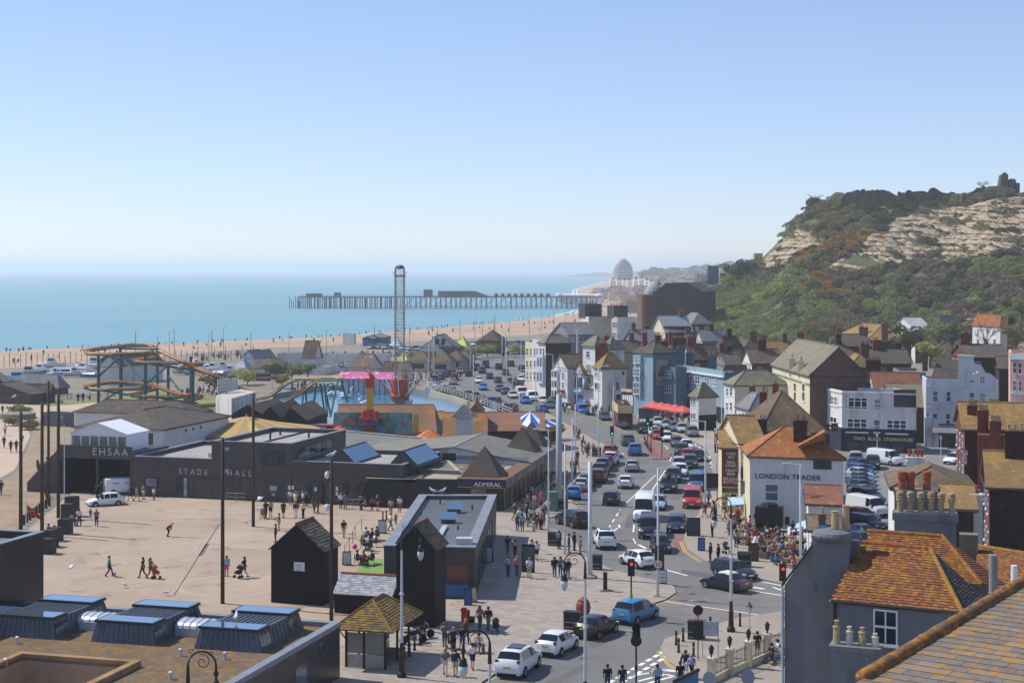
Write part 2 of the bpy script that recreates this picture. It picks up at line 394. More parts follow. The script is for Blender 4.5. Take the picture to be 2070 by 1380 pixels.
for x in XS:
 b=hill_pt(x,0);mb.v.append((b.x,b.y-4,-2))
 for t in TS:
  p=hill_pt(x,t);k=mnoise.fractal(p*.05,1,2,4)*1.6*min(1,t*5)
  mb.v.append((p.x,p.y,p.z+k))
 p=hill_pt(x,1);mb.v.append((p.x+20,p.y+120,p.z-1));mb.v.append((p.x+60,p.y+500,p.z*.6))
nr=len(TS)+3
for i in range(len(XS)-1):
 for j in range(nr-1):
  a=i*nr+j;mb.f.append((a,a+nr,a+nr+1,a+1));mb.m.append(0)
m_hill=mat('hill_turf','#5a6038','#4a4a30',ro_=1.,scale=.06,vr_=.25,c3='#6b5e44',s3=.15,t3=.55)
sr_(mb.bd('hill',m_hill,sm_=True))
def pinside(pl_,x,y):
 c=False;j=len(pl_)-1
 for i in range(len(pl_)):
  (xi,yi),(xj,yj)=pl_[i],pl_[j]
  if(yi>y)!=(yj>y)and x<(xj-xi)*(y-yi)/(yj-yi)+xi:c=not c
  j=i
 return c
def pdist(pl_,x,y):
 best=1e9
 for i in range(len(pl_)):
  (x1,y1),(x2,y2)=pl_[i-1],pl_[i];dx,dy=x2-x1,y2-y1
  t=max(0,min(1,((x-x1)*dx+(y-y1)*dy)/(dx*dx+dy*dy+1e-9)));best=min(best,math.hypot(x-x1-t*dx,y-y1-t*dy))
 return best
ROCKS=[[(1528,540),(1560,508),(1592,468),(1622,458),(1648,480),(1664,498),(1640,506),(1612,520),(1590,540),(1560,548)],
[(1668,542),(1700,520),(1738,500),(1760,470),(1788,466),(1806,440),(1850,428),(1900,416),(1960,412),(2010,400),(2080,392),(2200,392),(2200,520),(2040,515),(1985,520),(1950,530),(1900,540),(1850,536),(1800,545),(1740,552),(1690,552)],
[(1950,660),(1952,640),(1965,622),(1985,620),(2008,640),(2010,668)],[(2040,740),(2052,690),(2070,655),(2120,640),(2130,740)]]
m_rock=mat('sandstone','#b5a488','#91826b',ro_=.95,scale=.25,vr_=.25,stretch=(1,1,3.),bump=.8,bscale=1.2,c3='#6a5d4c',s3=.5,t3=.54)
for ri,pl_ in enumerate(ROCKS):
 xs=[p[0]for p in pl_];ys=[p[1]for p in pl_];st=1.6
 nx=int((max(xs)-min(xs))/st)+2;ny=int((max(ys)-min(ys))/st)+2;mb=MB();idx={}
 for i in range(nx):
  for j in range(ny):
   x,y=min(xs)+i*st,min(ys)+j*st
   if not pinside(pl_,x,y):continue
   e=min(1.,pdist(pl_,x,y)/7.);p,t=hill_at(x,y)
   big=mnoise.fractal(Vector((p.x*.07,p.z*.1,3)),1,2,3)*3.2
   wob=p.z+.16*p.x+2.2*mnoise.noise(Vector((p.x*.07,p.z*.12,9)))+.6*mnoise.noise(Vector((p.x*.5,p.z*.5,4)))
   fq=.42+0*p.x;lay=(wob*fq)%1.;lid=math.floor(wob*fq)
   ledge=(mnoise.noise(Vector((lid*3.7,p.x*.16,1)))*1.8+(.55 if lay>.25 else-.25)*(1+mnoise.noise(Vector((p.x*.2,lid,2))))+mnoise.noise(Vector((p.x*.8,p.z*.9,lid)))*.9+mnoise.fractal(Vector((p.x*.35,p.z*.5,8)),1,2,3)*.9)
   ledge-=1.3*max(0,1-abs(mnoise.noise(Vector((p.x*.11,p.z*.05,21))))*14)+1.*max(0,1-abs(mnoise.noise(Vector((p.x*.3,p.z*.12,5))))*9)
   off=-2.+e*(5.+big*1.5+ledge*1.6)
   d=Vector((-.45,-.89,0));idx[i,j]=len(mb.v);mb.v.append(tuple(p+d*off))
 for(i,j)in list(idx):
  if(i+1,j)in idx and(i,j+1)in idx and(i+1,j+1)in idx:
   mb.f.append((idx[i,j],idx[i,j+1],idx[i+1,j+1],idx[i+1,j]));mb.m.append(0)
 sr_(mb.bd('cliff',m_rock,sm_=False))
rs=np.random.RandomState(5)
def leafmesh(name,pts,size,m,up=0,aspect=1.,parent=None):
 n=len(pts);a=rs.normal(size=(n,3));a[:,2]+=up;a/=np.linalg.norm(a,axis=1)[:,None]
 b=np.cross(a,rs.normal(size=(n,3)));b/=np.linalg.norm(b,axis=1)[:,None]+1e-9
 s=(size*rs.uniform(.6,1.3,size=(n,1)))if np.isscalar(size)else size[:,None]
 v=np.empty((n,4,3));v[:,0]=pts-a*s*aspect;v[:,1]=pts-b*s*.6;v[:,2]=pts+a*s*aspect;v[:,3]=pts+b*s*.6
 me=bpy.data.meshes.new(name);me.vertices.add(n*4);me.vertices.foreach_set('co',v.ravel())
 me.loops.add(n*4);me.loops.foreach_set('vertex_index',np.arange(n*4,dtype=np.int32))
 me.polygons.add(n);me.polygons.foreach_set('loop_start',np.arange(0,n*4,4,dtype=np.int32));me.polygons.foreach_set('loop_total',np.full(n,4,dtype=np.int32))
 me.materials.append(m);me.update(calc_edges=True);return in_(name,me,parent)
def clumps(centres,radii,per,squash=.75):
 out=[]
 for c,r in zip(centres,radii):
  k=max(12,int(per*r*r));d=rs.normal(size=(k,3));d/=np.linalg.norm(d,axis=1)[:,None]
  rr=r*(.55+.45*rs.rand(k,1)**.5);d[:,2]=np.abs(d[:,2])*squash*(1+0*rr[:,0])-.15
  out.append(np.array(c)+d*rr)
 return np.concatenate(out)
m_leaf={k:mat('leaf_'+k,a,b,ro_=.8,scale=.25,vr_=.35,spec=.25)for k,a,b in(
('green','#949b62','#767e4c'),('dark','#606748','#4d553c'),('olive','#8d895e','#716e4c'),('gorse','#b98438','#84703c'),('twig','#94846e','#766957'),('bright','#adb264','#8c9450'))}
for m in m_leaf.values():
 nt=m.node_tree;b=nt.nodes['Principled BSDF'];tr=nt.nodes.new('ShaderNodeBsdfTranslucent');mx=nt.nodes.new('ShaderNodeMixShader');mx.inputs[0].default_value=.3
 nt.links.new(b.inputs['Base Color'].links[0].from_socket,tr.inputs[0]);nt.links.new(b.outputs[0],mx.inputs[1]);nt.links.new(tr.outputs[0],mx.inputs[2]);nt.links.new(mx.outputs[0],nt.nodes['Material Output'].inputs[0])
sets={k:([],[])for k in m_leaf}
GORSE=[(1620,470,1790,520),(1630,545,1730,600),(1870,445,1985,500),(1820,480,1880,525),(1930,495,2020,520),(1600,500,1640,530),(2000,440,2050,460)]
for _ in range(2600):
 x=rs.uniform(1330,2110);yr,dr,yf,df=hcol(x);y=rs.uniform(yr+2,yf)
 if any(pinside(q,x,y)and pdist(q,x,y)>4 for q in ROCKS)and rs.rand()>.2:continue
 p,t=hill_at(x,y)
 if x>1790 and y>665 and rs.rand()<.6:continue
 n1=mnoise.noise(Vector((x*.012,y*.02,1)));n2=mnoise.noise(Vector((x*.03,y*.04,7)))
 if any(a<x<c and b<y<d for a,b,c,d in GORSE)and rs.rand()<.75:k='gorse'
 elif y<470:k='olive' if n1>-.1 else 'dark'
 elif x<1590 and y>560:k='green' if n2>-.15 else('bright' if n1>0 else 'olive')
 elif n1>.22:k='green'
 elif n1<-.12:k='twig'
 else :k='dark' if n2<-.05 else('olive' if n2<.22 else 'bright' if rs.rand()<.3 else 'green')
 r=rs.uniform(1.3,3.4)*(.8 if k=='gorse' else 1.)
 sets[k][0].append((p.x,p.y-.5,p.z+.2*r));sets[k][1].append(r)
NAMES={'green':'mid-green scrub covering the lower slope of the hill','dark':'dark evergreen scrub scattered over the hill','olive':'dull olive bushes below the castle ruins',
'gorse':'orange-flowered gorse on the rock ledges','twig':'brown leafless thicket across the hillside','bright':'pale fresh-leaved bushes on the hill foot'}
for k,(c,r)in sets.items():
 if not c:continue
 pts=clumps(c,r,42)
 if k=='twig':o=leafmesh('scrub',pts,.5,m_leaf[k],up=1.2,aspect=1.)
 else :o=leafmesh('scrub',pts,.33,m_leaf[k])
 tag(o,NAMES[k],'scrub',kind='stuff')
 ## the air
def haze_box():
 m=bpy.data.materials.new('air');m.use_nodes=True;nt=m.node_tree;nt.nodes.clear()
 v=nt.nodes.new('ShaderNodeVolumePrincipled');v.inputs['Color'].default_value=(.9,.95,1.,1);v.inputs['Density'].default_value=HAZE
 v.inputs['Anisotropy'].default_value=.2;v.inputs['Density Attribute'].default_value=''
 o=nt.nodes.new('ShaderNodeOutputMaterial');nt.links.new(v.outputs[0],o.inputs['Volume'])
 try:m.cycles.homogeneous_volume=True
 except Exception:pass
 h=MB().hx_([(-21000,-300,-8),(21000,-300,-8),(21000,31000,-8),(-21000,31000,-8)],[(-21000,-300,75),(21000,-300,75),(21000,31000,75),(-21000,31000,75)]).bd('haze',m)
 tag(h,'pale sea haze over the bay and the far town','haze',kind='stuff')
HAZE=.00018
haze_box()
## building kit
mg_=mat('window_glass','#2c343c',ro_=.08,vr_=0,spec=.6)
m_glass_pale=mat('window_glass_pale','#5c6a78',ro_=.12,vr_=0,spec=.6)
m_curtain=mat('curtained_glass','#8d8c88',ro_=.2,vr_=0,spec=.6)
fw=mat('white_frame','#dfe1e2',ro_=.6,vr_=.05)
fd=mat('dark_frame','#2b2c30',ro_=.6,vr_=.05)
mk_=mat('black_paint','#1a1b1e',ro_=.6,vr_=.1)
mi_=mat('cast_iron_black','#17181a',ro_=.45,vr_=.1)
m_pot=mat('chimney_pot_clay','#a5553a','#8a4a38',ro_=.9,scale=2,vr_=.2)
m_potb=mat('chimney_pot_buff','#b79f7c','#9a8667',ro_=.9,scale=3,vr_=.2)
WINM={}
def win_mesh(kind):
 if kind in WINM:return WINM[kind]
 b=.065;f=MB()
 def bar(x0,x1,z0,z1,y0=-.05,y1=.02):f.hx_([(x0,y0,z0),(x1,y0,z0),(x1,y1,z0),(x0,y1,z0)],[(x0,y0,z1),(x1,y0,z1),(x1,y1,z1),(x0,y1,z1)])
 bar(0,b,0,1);bar(1-b,1,0,1);bar(b,1-b,1-b*.8,1);bar(-.05,1.05,-.05,b*.6,-.12)
 if kind in('sash','cross','six'):bar(b,1-b,.48,.54,-.045)
 if kind in('cross','pair'):bar(.47,.53,b,1-b,-.04)
 if kind in('six','triple'):bar(.31,.36,b,1-b,-.04);bar(.64,.69,b,1-b,-.04)
 if kind=='triple':bar(b,1-b,.68,.73,-.042)
 WINM[kind]=(f.mesh('window',fw),[MB().pl_([(b,-.012,0),(1-b,-.012,0),(1-b,-.012,1-b*.8),(b,-.012,1-b*.8)]).mesh('pane',m)for m in(mg_,mg_,m_glass_pale,m_curtain)])
 return WINM[kind]
def kd(mb,name,mats,parent,**k):
 return mb.bd(name,mats,parent,loc=(-parent.location if parent.get('category')else None),**k)
class Wall:
 def __init__(s,p,u,parent):s.p=Vector((p[0],p[1],0));s.u=Vector((u[0],u[1],0)).normalized();s.n=Vector((s.u.y,-s.u.x,0));s.parent=parent;s.base=parent.location
 def hit(s,x,y):
  d=Vector(((x-CX)/F,1,-(y-HY)/F));o=Vector((0,0,H));t=(s.p-o).dot(s.n)/d.dot(s.n);X=o+d*t
  return(X-s.p).dot(s.u),X.z
 def at(s,a,z,out=0):return s.p+s.u*a+Vector((0,0,z))+s.n*out
 def win(s,x0,y0,x1,y1,kind='sash',mats=None):
  (a,z1),(b,z0)=s.hit(x0,y0),s.hit(x1,y1)
  if b<a:a,b=b,a
  return s.wm_(a,z0,b-a,z1-z0,kind)
 def wm_(s,a,z,w,h,kind='sash'):
  fm,pm=win_mesh(kind);P=s.at(a,z,.012)-s.base
  o=in_('window',fm,s.parent,P,math.atan2(s.u.y,s.u.x),(w,1,h));in_('pane',rnd.choice(pm[:2]if kind=='triple' else pm),o);return o
 def grid(s,a0,a1,n,zs,w,h,kind='sash'):
  for z in zs:
   for i in range(n):s.wm_(a0+(a1-a0)*(i+.5)/n-w/2,z,w,h,kind)
 def pa_(s,x0,y0,x1,y1,name,m,out=.06,back=0):
  (a,z1),(b,z0)=s.hit(x0,y0),s.hit(x1,y1);return s.pm_(a,z0,b-a,z1-z0,name,m,out,back)
 def pm_(s,a,z,w,h,name,m,out=.06,back=0):
  q=[s.at(a,z,-back),s.at(a+w,z,-back),s.at(a+w,z,out),s.at(a,z,out)]
  return kd(MB().hx_(q,[p+Vector((0,0,h))for p in q]),name,m,s.parent)
 def text(s,t,x0,ybase,size,m,out=.07,align='LEFT',**k):
  a,z=s.hit(x0,ybase);return text(s.parent,t,s.at(a,z,out)-s.base,s.u,size,m,align=align,**k)
def solve(P,u,x):
 k=(x-CX)/F;return(k*P.y-P.x)/(u.x-k*u.y)
def is_(pts,d):
 n=len(pts);out=[];A=sum(pts[i-1].x*pts[i].y-pts[i].x*pts[i-1].y for i in range(n));sg=1 if A>0 else-1
 for i in range(n):
  p,c,q=pts[i-1],pts[i],pts[(i+1)%n];u=(c-p).normalized();w=(q-c).normalized()
  n1=Vector((-u.y,u.x,0))*sg;n2=Vector((-w.y,w.x,0))*sg;b=(n1+n2);b=b/max(.3,b.dot(n1));out.append(c+b*d)
 return out
def fb_(name,lb_,cat,pts,z0,z1,wall_m,deck_m,cop_m=None,par=.45,cw=.4,gp_=None):
 pts=[Vector((p[0],p[1],0))for p in pts];c=pts[0];t=th_(name,lb_,cat,(c.x,c.y,z0),gp_=gp_)
 n=len(pts);ins=is_(pts,cw);o=MB()
 for i in range(n):
  a,b=pts[i-1],pts[i];o.pl_([(a.x,a.y,z0),(b.x,b.y,z0),(b.x,b.y,z1),(a.x,a.y,z1)])
  a,b=ins[i-1],ins[i];o.pl_([(a.x,a.y,z1-par),(b.x,b.y,z1-par),(b.x,b.y,z1),(a.x,a.y,z1)])
 kd(o,'wall',wall_m,t)
 kd(MB().pl_([(p.x,p.y,z1-par)for p in ins]),'roof',deck_m,t)
 o=MB();out=is_(pts,-.06);i2=is_(pts,cw+.03)
 for i in range(n):
  a,b,d,e=out[i-1],out[i],i2[i],i2[i-1];o.hx_([(p.x,p.y,z1+.003)for p in(a,b,d,e)],[(p.x,p.y,z1+.07)for p in(a,b,d,e)])
 kd(o,'coping',cop_m or wall_m,t);t['z1']=z1;return t
class Hs:pass
def ho_(name,lb_,cat,cx,base,a,xl,xr,ye,roof='hip',rh=2.,wall='render_white',wall2=None,roof_m='tile_brown',z0=0,D=None,over=.3,gp_=None,maxd=None):
 P=V(cx,base,z0)if D is None else Vector(((cx-CX)*D/F,D,z0))
 a=R(a);ul=Vector((-math.sin(a),math.cos(a),0));ur=Vector((math.cos(a),math.sin(a),0))
 wl_,wr_=solve(P,ul,xl),solve(P,ur,xr);P=Vector((P.x,P.y,z0))
 if not 1.5<wl_<30:
  wl_=(maxd or(None,))[0]or 8.
  best=min((abs(CX+F*(P.x-wl_*math.sin(q))/(P.y+wl_*math.cos(q))-xl)+abs(q)*.2,q)for q in[R(i*.5)for i in range(-150,151)])[1]
  ul=Vector((-math.sin(best),math.cos(best),0))
 if not 1.<wr_<60:print('FRONT',lb_,wr_);wr_=8.
 if maxd:wl_=min(wl_,maxd[0])if maxd[0]else wl_;wr_=min(wr_,maxd[1])if maxd[1]else wr_
 ze=H-(ye-HY)*P.y/F;h=Hs();h.P,h.ul,h.ur,h.wl,h.wr,h.ze,h.z0=P,ul,ur,wl_,wr_,ze,z0
 t=th_(name,lb_,cat,P,gp_=gp_);h.t=t
 A,B,C,Dd=P,P+ur*wr_,P+ur*wr_+ul*wl_,P+ul*wl_
 m1=MATS[wall];m2=MATS[wall2 or wall]
 o=MB();q=[A,B,C,Dd]
 for i,mi in((0,1),(1,1),(2,1),(3,0)):
  p,r=q[i],q[(i+1)%4];o.pl_([(p.x,p.y,z0),(r.x,r.y,z0),(r.x,r.y,ze),(p.x,p.y,ze)],mi)
 rm=MATS[roof_m];zr=ze+rh;r=MB()
 def up(p,z):return(p.x,p.y,z)
 def pt(i,j,z):p=A+ur*(wr_*i)+ul*(wl_*j);return(p.x,p.y,z)
 ei,ej=over/wr_,over/wl_
 E=[pt(-ei,-ej,ze-.05),pt(1+ei,-ej,ze-.05),pt(1+ei,1+ej,ze-.05),pt(-ei,1+ej,ze-.05)]
 th=.12
 def lift(p):return(p[0],p[1],p[2]+th)
 if roof=='hip':
  if wr_>wl_:k=.5*wl_/wr_;R1,R2=pt(k,.5,zr),pt(1-k,.5,zr);fs=[[E[0],E[1],R2,R1],[E[1],E[2],R2],[E[2],E[3],R1,R2],[E[3],E[0],R1]]
  else :k=.5*wr_/wl_;R1,R2=pt(.5,k,zr),pt(.5,1-k,zr);fs=[[E[0],E[1],R1],[E[1],E[2],R2,R1],[E[2],E[3],R2],[E[3],E[0],R1,R2]]
  for f in fs:r.pl_([lift(p)for p in f])
  r.prism([(p[0],p[1])for p in E],ze-.05,ze-.05+th-.002);ridge=[R1,R2]
  hips=[(lift(E[0]),R1),(lift(E[1]),R2 if wr_>wl_ else R1)]
 elif roof in('gableR','gableL'):
  if roof=='gableR':
   R1,R2=pt(.5,-ej,zr),pt(.5,1+ej,zr);s1=[E[0],R1,R2,E[3]];s2=[E[1],R1,R2,E[2]]
   o.pl_([pt(0,0,ze),pt(1,0,ze),pt(.5,0,zr)],1);o.pl_([pt(0,1,ze),pt(1,1,ze),pt(.5,1,zr)],1)
  else :
   R1,R2=pt(-ei,.5,zr),pt(1+ei,.5,zr);s1=[E[0],E[1],R2,R1];s2=[E[3],E[2],R2,R1]
   o.pl_([pt(0,0,ze),pt(0,1,ze),pt(0,.5,zr)],0);o.pl_([pt(1,0,ze),pt(1,1,ze),pt(1,.5,zr)],1)
  for s_ in(s1,s2):r.hx_(s_,[lift(p)for p in s_])
  ridge=[R1,R2];hips=[]
 else :
  ridge=[];hips=[];cw=.25
  ins=is_([A,B,C,Dd],cw)
  for i in range(4):
   p,w=q[i],q[(i+1)%4];a_,b_=ins[i],ins[(i+1)%4]
   o.pl_([up(p,ze),up(w,ze),up(b_,ze),up(a_,ze)],0);o.pl_([up(a_,ze-.5),up(b_,ze-.5),up(b_,ze),up(a_,ze)],0)
  r.pl_([up(p,ze-.5)for p in ins])
 kd(o,'wall',[m1,m2],t);h.roof=kd(r,'roof',rm,t)
 if ridge:
  rt=MB().tb_([(p[0],p[1],p[2]+th)for p in ridge],.11,5)
  for e_,f_ in hips:rt.tb_([e_,(f_[0],f_[1],f_[2]+th)],.09,5)
  kd(rt,'ridge_tiles',MATS.get(roof_m+'_ridge',rm),h.roof)
 h.L=Wall(Dd,-ul,t);h.R=Wall(A,ur,t);h.rm=rm;h.zr=zr
 g=MB();
 for p0,p1 in((E[0],E[1]),(E[3],E[0])):g.tb_([(p0[0],p0[1],p0[2]-.02),(p1[0],p1[1],p1[2]-.02)],.06,4)
 if roof in('hip','gableL','gableR'):kd(g,'gutter',fd,h.roof)
 return h
def cy_(parent,P,w,d,ht,pots,m,a=-15.5,pm=None,pot_h=.55,pr=.13,cap=True):
 a=R(a);o=MB().box((P[0],P[1],P[2]),(w,d,ht),a)
 if cap:
  o.box((P[0],P[1],P[2]+ht-.32),(w+.14,d+.14,.1),a);o.box((P[0],P[1],P[2]+ht+.002),(w+.1,d+.1,.08),a)
 c=kd(o,'chimney',m,parent);ca,sa=math.cos(a),math.sin(a)
 long=w>=d;L=max(w,d)
 for i in range(pots):
  f=(i+.5)/pots-.5;k=f*L*.94;x,y=(P[0]+k*ca,P[1]+k*sa)if long else(P[0]-k*sa,P[1]+k*ca)
  hh=pot_h*rnd.uniform(.85,1.15)
  kd(MB().la((x,y,P[2]+ht+.06),[(pr,0),(pr*1.12,.05),(pr*.85,.1),(pr*.8,hh*.8),(pr*1.05,hh*.86),(pr*1.,hh)],8),'chimney_pot',pm or(m_pot if rnd.random()<.7 else m_potb),c)
 return c
for nm,a,b,kw in(('render_white','#dcdad4','#cfcdc8',{}),('render_cream','#dccfae','#d0c3a2',{}),('render_grey','#8b8884','#7f7c7a',{}),('render_dark','#4b4a4c','#403f42',{}),
('render_blue','#8fa9b2','#84a0aa',{}),('render_bluegrey','#5d7482','#546b79',{}),('render_paleblue','#c9ced3','#bdc3c9',{}),('render_pink','#e0b3a8','#d8a99d',{}),('render_ochre','#c7ab7c','#b89d70',{}),  # pale blue also serves a white wall, shade tone in its colour
('render_navy','#262f45','#20283b',{}),('slategrey_paint','#75767a','#6b6c70',{}),('render_beige','#c6bdae','#bab1a2',{}),('render_lilac','#cfcfcc','#c3c3c1',{})):  # last entry: white render with its shade tone put into the colour
 mat(nm,a,b,ro_=.9,scale=.3,vr_=.08,c3='#%02x%02x%02x'%tuple(int(int(a[i:i+2],16)*.82)for i in(1,3,5)),s3=.7,t3=.56,stretch=(1,1,.3),bump=.12,bscale=6,**kw)
for nm,a,b,c in(('brick_red','#7c4434','#6a3a2e','#8d5a48'),('brick_dark','#45302c','#3a2825','#57403a'),('brick_brown','#6b5348','#5c473d','#7d675a')):
 mat(nm,a,b,ro_=.95,scale=.4,vr_=.15,c3=c,s3=3.,t3=.56,bump=.3,bscale=5,courses=.075)
for nm,a,b,c in(('tile_brown','#70604c','#5c5044','#8c7350'),('tile_orange','#a5653a','#8a5a3c','#b98338'),('tile_lichen','#927444','#7d6545','#a88640'),('tile_dark','#5b5148','#4c4540','#6f6350'),('tile_red','#8d5a47','#7c5242','#97704e'),
('slate','#7d7d80','#6c6d72','#8c8a84'),('slate_lichen','#807a68','#6f6c62','#9a8654'),('felt_grey','#77746e','#6b6963','#85827a'),('slate_pale','#a2a5a8','#94979b','#adb0b0')):
 mat(nm,a,b,ro_=.95,scale=.35,vr_=.18,c3=c,s3=1.6,t3=.55,bump=.45,bscale=4,courses=.11)
m_lead=mat('lead_grey','#8b9097','#7d828a',ro_=.6,scale=.6,vr_=.1,metal=.2)
## the gallery with the mossy roof (front, left)
m_glaze=mat('black_glazed_tile','#2a2930','#1d1d23',ro_=.35,scale=.5,vr_=.3,stretch=(1,1,1),spec=.5,c3='#4a4850',s3=1.2,t3=.6)
m_moss=mat('mossy_roof','#6f5c42','#645a4e',ro_=1.,scale=.35,vr_=.25,c3='#8d6632',s3=2.6,t3=.5,bump=.8,bscale=6)
m_zinc=mat('zinc','#565d69','#4a515c',ro_=.5,scale=.4,vr_=.12,metal=.3)
m_zincw=mat('zinc_pale','#c8ccd0','#b5babf',ro_=.4,scale=.5,vr_=.1,metal=.3)
m_skyglass=mat('skylight_glass','#9db4c4',ro_=.04,vr_=0,metal=.85)
GZ=3.6
g0=V(687,1257,GZ)
gal=th_('gallery','low gallery with brown mossy flat roof and three pairs of skylights','building',(g0.x,g0.y,0))
def gp(a,b,z):p=g0-E1*a-E2*b;return(p.x,p.y,z)
hole=(7.6,14.6,13.,20.)
o=MB()
for a0,a1,b0,b1 in((.5,hole[0],.5,24),(hole[1],60,.5,24),(hole[0],hole[1],.5,hole[2]),(hole[0],hole[1],hole[3],24)):
 o.pl_([gp(a0,b0,GZ-.25),gp(a1,b0,GZ-.25),gp(a1,b1,GZ-.25),gp(a0,b1,GZ-.25)])
kd(o,'roof',m_moss,gal)
o=MB()
for(a0,b0),(a1,b1)in(((0,0),(60,0)),((0,0),(0,24))):
 o.pl_([gp(a0,b0,0),gp(a1,b1,0),gp(a1,b1,GZ),gp(a0,b0,GZ)])
kd(o,'wall',m_glaze,gal)
o=MB();o.hx_([gp(-.05,-.05,GZ-.26),gp(60,-.05,GZ-.26),gp(60,.5,GZ-.26),gp(-.05,.5,GZ-.26)],[gp(-.05,-.05,GZ+.05),gp(60,-.05,GZ+.05),gp(60,.5,GZ+.05),gp(-.05,.5,GZ+.05)])
o.hx_([gp(-.05,.503,GZ-.26),gp(.5,.503,GZ-.26),gp(.5,24,GZ-.26),gp(-.05,24,GZ-.26)],[gp(-.05,.503,GZ+.05),gp(.5,.503,GZ+.05),gp(.5,24,GZ+.05),gp(-.05,24,GZ+.05)])
kd(o,'coping',m_lead,gal)
a0,a1,b0,b1=hole;o=MB()
for(p,q)in(((a0,b0),(a1,b0)),((a1,b0),(a1,b1)),((a1,b1),(a0,b1)),((a0,b1),(a0,b0))):
 o.pl_([gp(*p,.3),gp(*q,.3),gp(*q,GZ-.1),gp(*p,GZ-.1)])
o.pl_([gp(a0,b0,.3),gp(a1,b0,.3),gp(a1,b1,.3),gp(a0,b1,.3)])
kd(o,'light_well',mat('well_render','#b39a82','#a08972',ro_=.9,scale=.4),gal)
o=MB()
for(x0,x1,y0,y1)in((a0-.45,a0,b0-.45,b1+.45),(a1,a1+.45,b0-.45,b1+.45),(a0,a1,b0-.45,b0),(a0,a1,b1,b1+.45)):
 o.hx_([gp(x0,y0,GZ-.3),gp(x1,y0,GZ-.3),gp(x1,y1,GZ-.3),gp(x0,y1,GZ-.3)],[gp(x0,y0,GZ+.1),gp(x1,y0,GZ+.1),gp(x1,y1,GZ+.1),gp(x0,y1,GZ+.1)])
kd(o,'well_kerb',mat('well_kerb_stone','#a5855f','#8a6a44',ro_=.95,scale=.6,vr_=.2),gal)
gw=Wall((gp(0,24,0)[0],gp(0,24,0)[1]),E2,gal)
gw.pm_(17.,.2,1.6,2.2,'window',m_glass_pale,.02);gw.pm_(20.6,2.4,1.4,.6,'window',mg_,.02)
for px,py in((35,1300),(365,1325),(455,1332),(345,1372),(12,1345)):
 p=V(px,py,GZ-.25);kd(MB().la((p.x,p.y,GZ-.26),[(.09,0),(.09,.3),(.13,.32),(.13,.42),(.05,.46)],8),'roof_vent',m_zincw,gal)
def sk__(px,py,w=4.3,d=6.6,ht=1.15):
 c=V(px,py,GZ-.25);z=GZ-.24;tp=.28
 def q(a,b,zz):p=c+E1*a+E2*b;return(p.x,p.y,zz)
 o=MB();o.hx_([q(0,0,z),q(w,0,z),q(w,d,z),q(0,d,z)],[q(tp,tp,z+ht),q(w-tp,tp,z+ht),q(w-tp,d-tp,z+ht),q(tp,d-tp,z+ht)])
 for i in range(1,11):
  x=tp+(w-2*tp)*i/11;o.hx_([q(x-.025,1.9,z+ht),q(x+.025,1.9,z+ht),q(x+.025,d-2.,z+ht),q(x-.025,d-2.,z+ht)],[q(x-.02,1.9,z+ht+.05),q(x+.02,1.9,z+ht+.05),q(x+.02,d-2.,z+ht+.05),q(x-.02,d-2.,z+ht+.05)])
 for i in range(1,12):
  x=w*i/12;o.tb_([q(x,-.01,z+.05),q(tp+(w-2*tp)*i/12,tp-.02,z+ht-.02)],.025,4)
  y=d*i/12;o.tb_([q(w+.01,y,z+.05),q(w-tp+.02,tp+(d-2*tp)*i/12,z+ht-.02)],.025,4)
 s=kd(o,'skylight',m_zinc,gal)
 for b0,b1 in((tp-.12,1.75),(d-1.85,d-tp+.12)):
  kd(MB().hx_([q(tp-.12,b0,z+ht+.002),q(w-tp+.12,b0,z+ht+.002),q(w-tp+.12,b1,z+ht+.002),q(tp-.12,b1,z+ht+.002)],[q(tp-.12,b0,z+ht+.16),q(w-tp+.12,b0,z+ht+.16),q(w-tp+.12,b1,z+ht+.16),q(tp-.12,b1,z+ht+.16)]),'skylight_frame',fd,s)
  kd(MB().pl_([q(tp,b0+.1,z+ht+.165),q(w-tp,b0+.1,z+ht+.165),q(w-tp,b1-.1,z+ht+.165),q(tp,b1-.1,z+ht+.165)]),'pane',m_skyglass,s)
 for yy in(1.,d-1.3):kd(MB().hx_([q(w-.02,yy-.7,z+.25),q(w-.02,yy+.7,z+.25),q(w-.1,yy+.7,z+.25),q(w-.1,yy-.7,z+.25)],[q(w+.02-tp*.8,yy-.7,z+.9),q(w+.02-tp*.8,yy+.7,z+.9),q(w-.1-tp*.8,yy+.7,z+.9),q(w-.1-tp*.8,yy-.7,z+.9)]),'side_window',mg_,s)
 # barrel link on the left
 o=MB();n=8;L=2.6
 for k in range(n):
  t0,t1=math.pi*k/n,math.pi*(k+1)/n
  o.pl_([q(-L,3.6-1.*math.cos(t0),z+.5+.42*math.sin(t0)),q(.25,3.6-1.*math.cos(t0),z+.5+.42*math.sin(t0)),q(.25,3.6-1.*math.cos(t1),z+.5+.42*math.sin(t1)),q(-L,3.6-1.*math.cos(t1),z+.5+.42*math.sin(t1))])
 for i in range(6):
  x=-L+(L+.2)*i/6;o.tb_([q(x,3.6-1.02*math.cos(math.pi*k/n),z+.5+.44*math.sin(math.pi*k/n))for k in range(n+1)],.025,4)
 o.hx_([q(-L,2.6,z),q(.25,2.6,z),q(.25,4.6,z),q(-L,4.6,z)],[q(-L,2.6,z+.5),q(.25,2.6,z+.5),q(.25,4.6,z+.5),q(-L,4.6,z+.5)])
 kd(o,'barrel_roof',m_zincw,s)
sk__(392,1310);sk__(183,1296);sk__(-14,1284)
